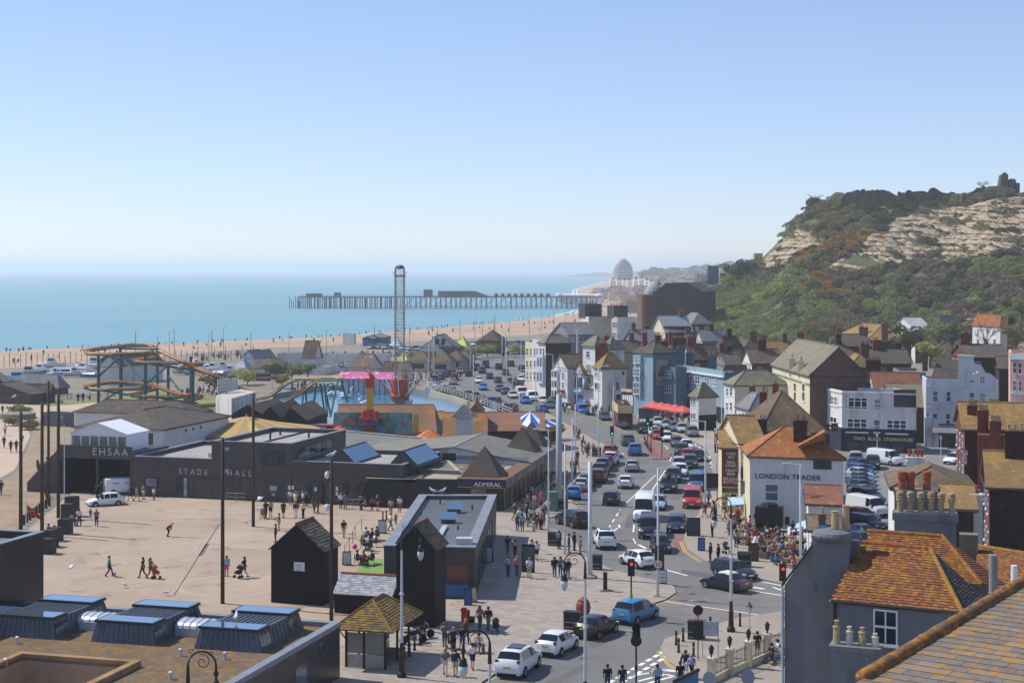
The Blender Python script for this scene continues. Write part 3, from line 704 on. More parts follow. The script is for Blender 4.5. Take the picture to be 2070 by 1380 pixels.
# taller black wing of the gallery at the left edge
c=V(88,1075,8.)
wing=fb_('gallery_wing','tall black-tiled wing of the gallery at the left edge, rising behind the skylights','building',[c,c-E1*30,c-E1*30-E2*12,c-E2*12],0,8.,m_glaze,MATS['felt_grey'],m_lead)
q=MB().obox(c-E1*9-E2*5,E1,E2,6.5,3.2,7.55,8.4);kd(q,'roof_light',m_zincw,wing)
## Stade Hall and its neighbours
m_hall=mat('hall_black_tile','#484446','#3d3b3f',ro_=.5,scale=.25,vr_=.12,c3='#57504c',s3=.8,t3=.6,courses=.3)
m_deck=mat('roof_membrane','#a5a19b','#97938e',ro_=.9,scale=.2,vr_=.08)
m_letter=mat('steel_letter','#b9b9bb',ro_=.5,vr_=0)
h0=V(268,1002);hu=(V(814,1026)-h0).normalized();hv=Vector((-hu.y,hu.x,0))
def hp(a,b):return h0+hu*a+hv*b
HL=(V(814,1026)-h0).length
s1,s2=solve(h0,hu,428),solve(h0,hu,590)
hallA=fb_('stade_hall','dark tiled single-storey hall front with STADE HALL lettering and pale roof','building',[hp(0,0),hp(s1,0),hp(s1,17),hp(0,17)],0,4.55,m_hall,m_deck,m_lead)
hallB=fb_('hall_tower','taller dark box in the middle of the hall with a window band','building',[hp(s1+.01,-.05),hp(s2,-.05),hp(s2,16),hp(s1+.01,16)],0,6.6,m_hall,m_deck,m_lead)
hallC=fb_('hall_wing','dark wing of the hall with two glazed ridge lanterns on its roof','building',[hp(s2+.01,0),hp(HL,0),hp(HL,13),hp(s2+.01,13)],0,4.65,m_hall,m_deck,m_lead)
wA,wB,wC=Wall(h0,hu,hallA),Wall(h0-hv*.05,hu,hallB),Wall(h0,hu,hallC)
wA.text('STADE',362,957,.62*1.4,m_letter,space=1.6);wB.text('HALL',460,960,.62*1.4,m_letter,space=1.75)
for w,t in((wA,((355,961,427,1007),)),(wB,((430,963,532,1010),)),(wC,((600,972,786,1022),))):
 for x0,y0,x1,y1 in t:w.pa_(x0,y0,x1,y1+6,'entrance_glazing',mg_,.03)
wB.pa_(576,970,589,1016,'entrance_glazing',mg_,.03)
wA.pa_(292,964,320,984,'poster_case',fd,.08);wA.pa_(296,966,317,982,'poster',mat('poster_grey','#8b9096','#5b646c',ro_=.5,scale=1.5),.1)
for x in(370,380,390):wA.pa_(x,966,x+1.2,1008,'mullion',fd,.06)
wA.pa_(372,966,378,1003,'poster',mat('poster_white','#b9bdbf','#7c8790',ro_=.6,scale=2),.07)
for x in(445,470,485,505):wB.pa_(x,968,x+1.2,1011,'mullion',fd,.06)
for x in(650,700,745,772):wC.pa_(x,974,x+2.5,1026,'pier',m_hall,.25)
for x,y in((583,981),(590,981),(636,984),(679,983),(679,993),(748,988),(755,990),(804,990)):(wC if x>591 else wB).pa_(x,y,x+4.5,y+8,'notice',fw,.06)
wB.pa_(546,981,560,992,'poster',MATS['poster_white'],.07);wB.pa_(550,996,556,1002,'poster',MATS['poster_white'],.07)
wB.pa_(526,911,576,941,'window_surround',fd,.05);wB.pa_(528,913,574,939,'pane',mg_,.06)
for x in(539,551,563):wB.pa_(x,913,x+1,939,'mullion',fd,.08)
wr=Wall(hp(s2,0),hv,hallB)
for i in range(6):wr.pm_(2.+i*1.6,4.7,1.45,1.15,'pane',m_glass_pale if i%2 else mg_,.03)
for a in(3.2,10.6):
 c0=hp(s2+a,2.);o=MB();L=8.5;z=4.2
 def lp(x,y,zz):p=c0+hu*x+hv*y;return(p.x,p.y,zz)
 o.pl_([lp(0,0,z),lp(3.6,0,z),lp(1.6,.4,z+1.75)]);o.pl_([lp(0,L,z),lp(3.6,L,z),lp(1.6,L-.4,z+1.75)])
 o.pl_([lp(0,0,z),lp(0,L,z),lp(1.5,L-.4,z+1.75),lp(1.5,.4,z+1.75)]);o.pl_([lp(1.5,.4,z+1.75),lp(1.5,L-.4,z+1.75),lp(1.7,L-.4,z+1.75),lp(1.7,.4,z+1.75)]);o.pl_([lp(3.6,0,z),lp(3.6,L,z),lp(1.7,L-.4,z+1.75),lp(1.7,.4,z+1.75)])
 ln=kd(o,'roof_lantern',fd,hallC)
 for i in range(9):
  y0,y1=.45+(L-.9)*i/9+.06,.45+(L-.9)*(i+1)/9-.06
  kd(MB().pl_([lp(3.35,y0,z+.25),lp(3.35,y1,z+.25),lp(1.85,y1,z+1.64),lp(1.85,y0,z+1.64)]),'pane',m_skyglass,ln)
for a,b,w,d,h_,m in((9,8,2.2,1.6,.7,m_zincw),(11.5,9,1.6,1.2,.9,m_zincw),(8,5.5,2.,.8,.5,m_zincw),(12.5,12,2.5,1.,.35,fd)):
 p=hp(a,b);kd(MB().box((p.x,p.y,4.1),(w,d,h_),math.atan2(hu.y,hu.x)),'roof_plant',m,hallA)
for a,b in((s1+4,7),(s1+8,9),(s1+3,12)):p=hp(a,b);kd(MB().la((p.x,p.y,6.15),[(.12,0),(.12,.7),(.2,.72),(.2,.8)],7),'roof_vent',fd,hallB)
o=MB();p,q_=hp(s1+4.5,.6),hp(s1+4.5,15.4);o.obox(p,hu,hv,.25,14.8,6.15,6.3);kd(o,'roof_joint',fd,hallB)
# EHSAA terrace: lettered dark band over a shaded undercroft with a stair
e0=hp(-9.4,-.3)
eh=th_('boat_club_terrace','dark terrace lettered EHSAA over a shadowed undercroft with an outside stair','building',(e0.x,e0.y,0))
o=MB();o.obox(e0,hu,hv,9.35,.35,4.15,5.65);o.obox(e0+hv*.36,hu,hv,9.35,8.6,4.5,4.88);kd(o,'fascia',m_hall,eh)
o=MB()
for a in(.1,4.6,9.):kd(MB().obox(e0+hu*a+hv*.4,hu,hv,.3,.3,0,4.13),'pillar',m_hall,eh)
o.obox(e0+hv*8.7,hu,hv,9.3,.3,0,4.13);o.obox(e0+hv*.37,hu,hv,.25,8.3,0,4.13);kd(o,'back_wall',m_hall,eh);kd(MB().obox(e0+hv*.37,hu,hv,9.3,8.3,.12,.13),'floor',fd,eh)  # dark floor sheet: the undercroft's shade is put into its colour
wE=Wall(e0,hu,eh);wE.text('EHSAA',187,919,1.25,m_letter,space=1.35)
o=MB();st=e0-hu*4.3+hv*.2
for i in range(16):o.obox(st+hu*(i*.27),hu,hv,.27,2.2,.25*i,.25*(i+1))
kd(o,'stair',mat('stair_concrete','#5d5a5a',ro_=.9),eh)
for b in(-.12,2.2):
 pts=[st+hv*b,st+hv*(b+.12),st+hv*(b+.12)+hu*4.3,st+hv*b+hu*4.3]
 kd(MB().hx_([(p.x,p.y,0)for p in pts],[(pts[0].x,pts[0].y,1.1),(pts[1].x,pts[1].y,1.1),(pts[2].x,pts[2].y,5.3),(pts[3].x,pts[3].y,5.3)]),'balustrade',m_hall if b<0 else fd,eh)
 # marquee on the terrace
mq=th_('marquee','white pitched marquee with clear windows on the dark terrace','marquee',tuple(e0+hu*.6+hv*1.5+Vector((0,0,4.9))))
mcv=mat('white_canvas','#e4e6ea',ro_=.7,vr_=.04,scale=.5)
def mp_(a,b,z):p=e0+hu*(.6+a)+hv*(1.5+b);return(p.x,p.y,z)
W_,Ld=7.4,5.
o=MB();o.pl_([mp_(0,0,4.9),mp_(W_,0,4.9),mp_(W_,0,6.9),mp_(W_/2,0,8.1),mp_(0,0,6.9)]);o.pl_([mp_(W_,0,4.9),mp_(W_,Ld,4.9),mp_(W_,Ld,6.9),mp_(W_,0,6.9)]);o.pl_([mp_(0,0,4.9),mp_(0,Ld,4.9),mp_(0,Ld,6.9),mp_(0,0,6.9)]);o.pl_([mp_(0,Ld,4.9),mp_(W_,Ld,4.9),mp_(W_,Ld,6.9),mp_(W_/2,Ld,8.1),mp_(0,Ld,6.9)])
kd(o,'wall',mcv,mq)
kd(MB().hx_([mp_(-.2,-.2,6.85),mp_(W_/2,-.2,8.1),mp_(W_/2,Ld,8.1),mp_(-.2,Ld,6.85)],[mp_(-.2,-.2,6.93),mp_(W_/2,-.2,8.18),mp_(W_/2,Ld,8.18),mp_(-.2,Ld,6.93)]).hx_([mp_(W_/2,-.2,8.1),mp_(W_+.2,-.2,6.85),mp_(W_+.2,Ld,6.85),mp_(W_/2,Ld,8.1)],[mp_(W_/2,-.2,8.18),mp_(W_+.2,-.2,6.93),mp_(W_+.2,Ld,6.93),mp_(W_/2,Ld,8.18)]),'roof',mcv,mq)
wm=Wall((mp_(0,0,0)[0],mp_(0,0,0)[1]),hu,mq)
for i in range(6):wm.pm_(.25+i*1.2,5.5,1.,1.1,'window',mat('clear_plastic','#8d8a80','#6e6a62',ro_=.2,scale=1.),.02)
# white weatherboarded club with two brown hipped roofs
mat('weatherboard','#d5d6d6','#c8c9ca',ro_=.7,scale=.5,vr_=.06,courses=.17,bump=.5)
club=ho_('boat_club','long white weatherboarded clubhouse with brown hipped roof behind the marquee','building',330,951,74.5,150,462,868,'hip',1.7,'weatherboard',roof_m='tile_dark')
for i in range(3):club.R.wm_(3.2+i*.9,2.2+i*0,.5,.6,'sash')
for i in range(3):club.R.pm_(6+2.2*i,club.ze-.9,.5,.35,'vent',fd,.03)
club.L.pm_(6,3.2,5.5,1.6,'window',mg_,.03)
c2=V(385,880,4.);club2=ho_('club_annexe','upper brown hipped roof with a dark lean-to behind the white clubhouse','building',382,900,74.5,152,425,838,'hip',1.5,'weatherboard','render_dark',roof_m='tile_dark',D=228)
## tarred net huts, link roof, cafe
m_tar=mat('tarred_boards','#0e0d0f','#0a090b',ro_=.8,scale=.3,vr_=.2,courses=.2,bump=.5)
m_tile_h=[mat('hut_tile_%d'%i,c,ro_=.9,vr_=.15,scale=3)for i,c in enumerate(('#57534a','#6d6640','#5d5450','#7b6a40','#4d4a46'))]
def tp_(parent,name,P00,P10,P11,P01,rows,cols,mats,individually,th=.03,jit=.012):
 P00,P10,P11,P01=map(Vector,(P00,P10,P11,P01));n=(P10-P00).cross(P01-P00).normalized()
 if n.z<0:n=-n
 S=MB();cnt=0
 for r in range(rows):
  v0,v1=r/rows,min(1,(r+1.25)/rows);a0,b0=P00.lerp(P01,v0),P10.lerp(P11,v0);a1,b1=P00.lerp(P01,v1),P10.lerp(P11,v1)
  nc=max(1,round(cols*(b0-a0).length/(P10-P00).length))
  for c in range(nc):
   off=(.5 if r%2 else 0)
   u0,u1=(c+off)/nc,(c+1+off)/nc
   if off and c==nc-1:u1=1.
   g=.012;u0+=g/nc;u1-=g/nc
   j=rnd.uniform(0,jit);lo,hi=n*(th+.012+j),n*(.004+j*.3)
   q=[a0.lerp(b0,u0),a0.lerp(b0,u1),a1.lerp(b1,u1),a1.lerp(b1,u0)]
   top=[q[0]+lo,q[1]+lo,q[2]+hi,q[3]+hi];bot=[q[0],q[1],q[2],q[3]]
   mi=rnd.randrange(len(mats))
   if individually and cnt<300:
    o=MB().hx_(bot,top);kd(o,name,mats[mi],parent)
   else :S.hx_(bot,top,mi,bo_=False)
   cnt+=1
 if S.f:sr_(kd(S,name+'s',mats,parent),'stuff')
def hut(lb_,px,py,w,d,ze,zr,rows,cols,ang=None):
 c=V(px,py,.1);u,v=E1,E2;t=th_('net_hut',lb_,'hut',(c.x,c.y,.1),gp_='black net huts')
 def q(a,b,z):p=c+u*a+v*b;return(p.x,p.y,z)
 o=MB()
 o.pl_([q(0,0,.1),q(w,0,.1),q(w,0,ze),q(w/2,0,zr),q(0,0,ze)]);o.pl_([q(0,d,.1),q(w,d,.1),q(w,d,ze),q(w/2,d,zr),q(0,d,ze)]);o.pl_([q(w,0,.1),q(w,d,.1),q(w,d,ze),q(w,0,ze)]);o.pl_([q(0,0,.1),q(0,d,.1),q(0,d,ze),q(0,0,ze)])
 kd(o,'wall',m_tar,t)
 o=MB();s=.18;k=(zr-ze)/(w/2)
 o.hx_([q(-s,-.15,ze-s*k),q(w/2,-.15,zr),q(w/2,d+.15,zr),q(-s,d+.15,ze-s*k)],[q(-s,-.15,ze-s*k+.08),q(w/2,-.15,zr+.08),q(w/2,d+.15,zr+.08),q(-s,d+.15,ze-s*k+.08)])
 o.hx_([q(w/2,-.15,zr),q(w+s,-.15,ze-s*k),q(w+s,d+.15,ze-s*k),q(w/2,d+.15,zr)],[q(w/2,-.15,zr+.08),q(w+s,-.15,ze-s*k+.08),q(w+s,d+.15,ze-s*k+.08),q(w/2,d+.15,zr+.08)])
 r=kd(o,'roof',m_tile_h[0],t)
 tp_(r,'tile',q(w+s,-.15,ze-s*k+.082),q(w+s,d+.15,ze-s*k+.082),q(w/2,d+.15,zr+.082),q(w/2,-.15,zr+.082),rows,cols,m_tile_h,True)
 kd(MB().tb_([q(w/2,-.18,zr+.1),q(w/2,d+.18,zr+.1)],.1,6),'ridge_tiles',mat('ridge_red','#8a5140',ro_=.9),r)
 return t,Wall(c,u,t),Wall(c+u*w,v,t)
t,wF,wS=hut('squat black tarred net hut with white notice, beside the open square',548,1217,4.35,3.1,4.35,6.25,11,8)
nt_=wF.pa_(594.5,1135,616,1154,'notice_board',fw,.05)
for i,y in enumerate((1140,1144,1148,1151.5)):wF.pa_(598,y,612-(i%2)*3,y+1.6,'notice_print',mat('print_grey','#6d6d70',ro_=.8),.055)
hut('tall narrow black net hut with tiled gable beside the cafe',801,1264,2.95,2.6,5.9,7.45,12,7)
# low slated store between the huts
c=V(676,1238,.1);lk=th_('slated_store','low black store with pale slate roof and red ridge between the huts','shed',(c.x,c.y,.1))
def q(a,b,z):p=c+E1*a+E2*b;return(p.x,p.y,z)
o=MB();o.pl_([q(0,0,.1),q(4.7,0,.1),q(4.7,0,1.6),q(0,0,1.6)]);o.pl_([q(0,3,.1),q(4.7,3,.1),q(4.7,3,1.6),q(0,3,1.6)]);kd(o,'wall',m_tar,lk)
o=MB();o.hx_([q(-.1,-.2,1.55),q(4.7,-.2,1.55),q(4.7,1.6,2.75),q(-.1,1.6,2.75)],[q(-.1,-.2,1.6),q(4.7,-.2,1.6),q(4.7,1.6,2.8),q(-.1,1.6,2.8)]);o.hx_([q(-.1,3.2,1.55),q(4.7,3.2,1.55),q(4.7,1.6,2.75),q(-.1,1.6,2.75)],[q(-.1,3.2,1.6),q(4.7,3.2,1.6),q(4.7,1.6,2.8),q(-.1,1.6,2.8)])
r=kd(o,'roof',MATS['slate_pale'],lk);m_sl=[mat('slate_piece_%d'%i,c_,ro_=.8,vr_=.08,scale=2)for i,c_ in enumerate(('#9a9ca2','#a7a8ad','#8e9097','#b0b1b4'))]
tp_(r,'slate',q(-.1,-.22,1.602),q(4.7,-.22,1.602),q(4.7,1.6,2.802),q(-.1,1.6,2.802),9,14,m_sl,True,th=.014,jit=.006)
kd(MB().tb_([q(-.1,1.6,2.84),q(4.7,1.6,2.84)],.1,6),'ridge_tiles',MATS['ridge_red'],r)
# cafe
zc=4.;cp=[V(776,1103,zc),V(960,1107,zc),V(1003,1000,zc),V(848,1000,zc)]
cf=fb_('cafe','dark timber cafe with grey standing-seam roof and pale coping beside the black huts','building',cp,.1,zc,m_hall,MATS['slate_pale'],m_lead,par=.35,cw=.75)
wf,ws=Wall(cp[0],cp[1]-cp[0],cf),Wall(cp[1],cp[2]-cp[1],cf)
ws.pm_(2.,.3,20,2.3,'cafe_front',mg_,.02)
for i in range(8):ws.pm_(2.+i*2.8,.2,.2,2.6,'mullion',m_hall,.08)
wf.pm_(7.-1.9,.3,1.7,2.3,'hatch',mat('hatch_wood','#7a5238',ro_=.8),.03);wf.pm_(5.,.2,1.9,1.,'ice_cream_freezer',mat('freezer_blue','#2f5f96',ro_=.4),.7)
dk=MB()
cu=(cp[1]-cp[0]).normalized();cv=(cp[2]-cp[1]).normalized()
Wd,Lg=(cp[1]-cp[0]).length,(cp[2]-cp[1]).length
for i in range(1,60):
 p=cp[0]+cu*.8+cv*(.8+(Lg-1.6)*i/60);dk.obox(p,cu,cv,Wd-1.7,.05,zc-.349,zc-.3)
kd(dk,'roof_seam',mat('seam_grey','#84878b',ro_=.7),cf)
for f in(.46,.66):
 p=cp[0]+cu*(Wd*.46)+cv*(Lg*f)
 def q(a,b,z):w=p+cu*a+cv*b;return(w.x,w.y,z)
 v_=kd(MB().hx_([q(0,0,zc-.3),q(1.2,0,zc-.3),q(1.2,1.1,zc-.3),q(0,1.1,zc-.3)],[q(0,0,zc+.02),q(1.2,0,zc+.02),q(1.2,1.1,zc+.02),q(0,1.1,zc+.02)]),'rooflight',fd,cf)
 kd(MB().hx_([q(-.1,-.1,zc+.05),q(1.3,-.1,zc+.05),q(1.3,1.2,zc+.5),q(-.1,1.2,zc+.5)],[q(-.1,-.1,zc+.1),q(1.3,-.1,zc+.1),q(1.3,1.2,zc+.55),q(-.1,1.2,zc+.55)]),'pane',m_skyglass,v_)
p=cp[0]+cu*(Wd*.5)+cv*1.
kd(MB().obox(p,cu,cv,.45,Lg*.36,zc-.3,zc-.12),'duct',m_zincw,cf)
p=cp[0]+cu*(Wd*.78)+cv*1.;kd(MB().obox(p,cu,cv,1.3,1.,zc-.34,zc+.55),'air_unit',m_zincw,cf)
for fx,fy in((.15,.6),(.3,.85),(.75,.75),(.7,.35)):p=cp[0]+cu*(Wd*fx)+cv*(Lg*fy);kd(MB().la((p.x,p.y,zc-.33),[(.08,0),(.08,.35),(.12,.36),(.12,.42)],7),'roof_vent',fd,cf)
sr_(MB().pl_([V(706,1170,.112),V(774,1170,.112),V(774,1128,.112),V(738,1128,.112)]).bd('artificial_turf',mat('artificial_turf','#7f9a50','#77914a',ro_=1,scale=.4,vr_=.08)))
# seaside shelter with hipped tile roof
c=V(700,1347,.12);sh=th_('seafront_shelter','glazed timber seafront shelter with hipped mossy tile roof beside the street lamp','shelter',(c.x,c.y,.12))
def q(a,b,z):p=c+E1*a+E2*b;return(p.x,p.y,z)
W_,Ld,ze,zr=2.7,4.6,2.65,4.2
o=MB()
for a,b in((0,0),(W_*.46,0),(W_,0),(0,Ld),(W_,Ld),(W_,Ld/2),(0,Ld/2)):
 o.box((*q(a,b,.12)[:2],.12),(.13,.13,ze-.1),ang1)
for(a,b),(a2,b2)in(((0,0),(W_,0)),((W_,0),(W_,Ld)),((0,0),(0,Ld)),((0,Ld),(W_,Ld))):o.tb_([q(a,b,ze),q(a2,b2,ze)],.08,4)
for a,b in((0,0),(W_,0),(W_,Ld),(W_,Ld/2)):o.tb_([q(a,b,1.9),q(a+(.4 if a else-.4),b-.35,ze)],.04,4)
kd(o,'post',mk_,sh)
mp2=mat('shelter_panel','#b7b2aa','#a5a098',ro_=.5,scale=.8)
for(a,b),(a2,b2)in(((.08,.02),(W_*.44,.02)),((W_*.48,.02),(W_-.08,.02)),((W_/2,.1),(W_/2,Ld-.1))):
 kd(MB().pl_([q(a,b,.15),q(a2,b2,.15),q(a2,b2,1.),q(a,b,1.)]),'panel',mp2,sh);kd(MB().pl_([q(a,b,1.05),q(a2,b2,1.05),q(a2,b2,2.4),q(a,b,2.4)]),'pane',mat('shelter_glass','#8e8b86','#a39c92',ro_=.15,scale=.5),sh)
kd(MB().hx_([q(W_/2+.05,.3,.45),q(W_-.3,.3,.45),q(W_-.3,Ld-.3,.45),q(W_/2+.05,Ld-.3,.45)],[q(W_/2+.05,.3,.52),q(W_-.3,.3,.52),q(W_-.3,Ld-.3,.52),q(W_/2+.05,Ld-.3,.52)]),'bench_seat',mat('bench_wood','#6b5440',ro_=.8),sh)
o=MB();s=.75;k0,k1=Ld*.28,Ld*.72
E=[q(-s,-s,ze),q(W_+s,-s,ze),q(W_+s,Ld+s,ze),q(-s,Ld+s,ze)];R1,R2=q(W_/2,k0,zr),q(W_/2,k1,zr)
for f in([E[0],E[1],R1],[E[1],E[2],R2,R1],[E[2],E[3],R2],[E[3],E[0],R1,R2]):o.pl_([(x,y,z+.06)for x,y,z in f])
o.prism([(p[0],p[1])for p in E],ze,ze+.058);r=kd(o,'roof',MATS['tile_brown'],sh)
m_st=[mat('shelter_tile_%d'%i,c_,ro_=.95,vr_=.2,scale=4)for i,c_ in enumerate(('#6b5a40','#8a6a34','#5d5442','#7c6a3e','#97722f'))]
def lf(p,d=.064):return(p[0],p[1],p[2]+d)
tp_(r,'tile',lf(E[0]),lf(E[1]),lf(R1),lf(R1),13,16,m_st,False);tp_(r,'tile',lf(E[1]),lf(E[2]),lf(R2),lf(R1),13,22,m_st,False)
kd(MB().tb_([lf(E[0]),lf(R1,.1),lf(R2,.1)],.09,5).tb_([lf(E[1]),lf(R1,.1)],.09,5).tb_([lf(E[2]),lf(R2,.1)],.09,5),'ridge_tiles',m_st[1],r)
## arcade by the pavement, amusement roofs, fairground, beach huts
m_navy=mat('navy_fascia','#20284a',ro_=.5,vr_=.05);m_gold=mat('gold_trim','#b8963a',ro_=.5,vr_=.05)
m_rib=mat('ribbed_sheet','#a8a394','#98937f',ro_=.85,scale=.3,vr_=.12)
za=3.3;ac=V(1018,972,za);ad=(V(1126,902,za)-ac);AL=ad.length;ad.normalize();an=Vector((ad.y,-ad.x,0));aw=-an
arc=th_('amusement_arcade','long low arcade with navy ADMIRAL fascia and three brown pyramid roofs','building',(ac.x,ac.y,.1))
def ap(a,b,z):p=ac+aw*a+ad*b;return(p.x,p.y,z)
WA=15.5
o=MB();P4=[ap(0,0,0),ap(WA,0,0),ap(WA,AL,0),ap(0,AL,0)]
o.prism([(p[0],p[1])for p in P4],.1,za-.5);kd(o,'wall',mk_,arc)
o=MB();o.pl_([ap(.2,.2,za-.1),ap(WA,.2,za-.1),ap(WA,AL-.2,za-.1),ap(.2,AL-.2,za-.1)]);kd(o,'roof',m_rib,arc)
o=MB()
for i in range(46):
 b=9+i*.3;o.hx_([ap(2.5,b,za-.09),ap(WA,b,za-.09),ap(WA,b+.12,za-.09),ap(2.5,b+.12,za-.09)],[ap(2.5,b,za+.02),ap(WA,b,za+.02),ap(WA,b+.12,za+.02),ap(2.5,b+.12,za+.02)])
kd(o,'roof_rib',m_rib,arc)
kd(MB().hx_([ap(-.3,-.3,za-.75),ap(5,-.3,za-.75),ap(5,.1,za-.75),ap(-.3,.1,za-.75)],[ap(-.3,-.3,za+.15),ap(5,-.3,za+.15),ap(5,.1,za+.15),ap(-.3,.1,za+.15)]),'fascia',m_navy,arc)
kd(MB().hx_([ap(-.3,.11,za-.75),ap(.1,.11,za-.75),ap(.1,AL,za-.75),ap(-.3,AL,za-.75)],[ap(-.3,.11,za+.15),ap(.1,.11,za+.15),ap(.1,AL,za+.15),ap(-.3,AL,za+.15)]),'fascia',mat('printed_fascia','#5d5566','#8a7f86',ro_=.6,scale=.7,c3='#a4453f',s3=.6,t3=.6),arc)
kd(MB().hx_([ap(-.4,-.4,za+.152),ap(5.1,-.4,za+.152),ap(5.1,.5,za+.152),ap(-.4,.5,za+.152)],[ap(-.4,-.4,za+.22),ap(5.1,-.4,za+.22),ap(5.1,.5,za+.35),ap(-.4,.5,za+.35)]).hx_([ap(-.4,.51,za+.152),ap(1.2,.51,za+.152),ap(1.2,AL,za+.152),ap(-.4,AL,za+.152)],[ap(-.4,.51,za+.2),ap(1.2,.51,za+.3),ap(1.2,AL,za+.3),ap(-.4,AL,za+.2)]),'canopy_edge',mat('rusty_edge','#7d5a3a','#6b5a4c',ro_=.9,scale=.8),arc)
for w in(Wall(ap(5,-.3,0)[:2],-aw,arc),):
 w.text('ADMIRAL',958,982,.62,fw,out=.02,sx=1.15);w.pm_(0,za-.76,5.3,.07,'gold_trim',m_gold,.02)
kd(MB().hx_([ap(-.31,.11,za-.78),ap(-.25,.11,za-.78),ap(-.25,AL*.45,za-.78),ap(-.31,AL*.45,za-.78)],[ap(-.33,.11,za-.7),ap(-.25,.11,za-.7),ap(-.25,AL*.45,za-.7),ap(-.33,AL*.45,za-.7)]),'gold_trim',m_gold,arc)
for i in range(7):kd(MB().obox(Vector(ap(-.05,.3+i*AL/7.5,0)),ad,aw,.12,.12,.1,za-.76),'post',m_gold if i<3 else fd,arc)
for i in range(12):kd(MB().pl_([ap(-.012,.6+i*AL/12.5,.3),ap(-.012,.6+(i+.85)*AL/12.5,.3),ap(-.012,.6+(i+.85)*AL/12.5,2.4),ap(-.012,.6+i*AL/12.5,2.4)]),'shop_front',mat('shop_front_%d'%(i%3),('#3a2f2c','#5b4a30','#40332f')[i%3],ro_=.3,vr_=.4,scale=1.5),arc)
kd(MB().pl_([ap(3.6,-.02,.3),ap(1.9,-.02,.3),ap(1.9,-.02,2.4),ap(3.6,-.02,2.4)]),'shop_window',mat('lit_shop_window','#8a7a52','#5d5138',ro_=.3,scale=1),arc)
for i,(a,b,w)in enumerate(((2.6,2.3,4.6),(2.7,AL*.72,4.6),(2.7,AL*.9,4.6))):
 c=[ap(a-w/2,b-w/2,za+.1),ap(a+w/2,b-w/2,za+.1),ap(a+w/2,b+w/2,za+.1),ap(a-w/2,b+w/2,za+.1)];tip=ap(a,b,za+3.5)
 o=MB();[o.pl_([c[k],c[(k+1)%4],tip])for k in range(4)];kd(o,'pyramid_roof',mat('shingle_brown','#5f5349','#54483f',ro_=.95,scale=.5,vr_=.12,courses=.2),arc)
 # big low shed roof behind it
z=4.2;c0=Vector(ap(WA+.3,14,0));shd=th_('games_hall','wide shallow-pitched games hall with pale sheet roof behind the arcade','building',(c0.x,c0.y,0))
def sp(a,b,zz):p=Vector(ap(-2+a,14.5+b,0));return(p.x,p.y,zz)
o=MB();o.pl_([sp(2,0,z),sp(20,0,z),sp(20,0,0),sp(2,0,0)]);o.pl_([sp(2,0,z-.6),sp(11,0,z+.9),sp(22,0,z-.4)])
kd(o,'gable',MATS['render_lilac'],shd)
o=MB();o.hx_([sp(1.5,-.3,z-.7),sp(11,-.3,z+.9),sp(11,15,z+.9),sp(1.5,15,z-.7)],[sp(1.5,-.3,z-.6),sp(11,-.3,z+1.),sp(11,15,z+1.),sp(1.5,15,z-.6)])
o.hx_([sp(11,-.3,z+.9),sp(24,-.3,z-.4),sp(24,15,z-.4),sp(11,15,z+.9)],[sp(11,-.3,z+1.),sp(24,-.3,z-.3),sp(24,15,z-.3),sp(11,15,z+1.)])
rf=kd(o,'roof',MATS['felt_grey'],shd)
o=MB()
for i in range(1,12):b=15*i/12;o.tb_([sp(11,b,z+1.),sp(24,b,z-.3)],.05,4)
kd(o,'roof_rib',m_rib,rf);kd(MB().tb_([sp(11,-.3,z+1.02),sp(11,15,z+1.02)],.12,5),'ridge_cap',fw,rf)
kd(MB().obox(Vector(sp(12.3,-.06,0)),-aw,ad,1.6,.04,z-.6,z+.25),'vent',fd,shd)
# flat felt roof left of it, behind the hall wing
fb_('workshop','flat grey-roofed workshop squeezed behind the hall lanterns','building',[V(676,940,3.6),V(930,952,3.6),V(860,885,3.6),V(674,868,3.6)],0,3.6,MATS['render_grey'],MATS['felt_grey'],m_rib,par=.1)
fb_('dark_store','black flat-roofed store with brown coping next to the arcade corner','building',[V(842,968,3.3),V(936,970,3.3),V(952,930,3.3),V(890,928,3.3)],0,3.3,mk_,MATS['felt_grey'],MATS['rusty_edge'],par=.5)
# grey fence with white posts
fa,fb=V(890,913,0),V(1062,921,0);fu=(fb-fa);FL=fu.length;fu.normalize()
fe=th_('panel_fence','grey panel fence with pale posts behind the games hall','fence',(fa.x,fa.y,0))
for i in range(9):
 p=fa+fu*(FL*i/9);kd(MB().obox(p+fu*.08,fu,Vector((-fu.y,fu.x,0)),FL/9-.1,.06,0,2.1),'fence_panel',MATS['render_grey'],fe)
for i in range(10):p=fa+fu*(FL*i/9);kd(MB().obox(p-fu*.06,fu,Vector((-fu.y,fu.x,0)),.13,.13,0,2.3),'post',fw,fe)
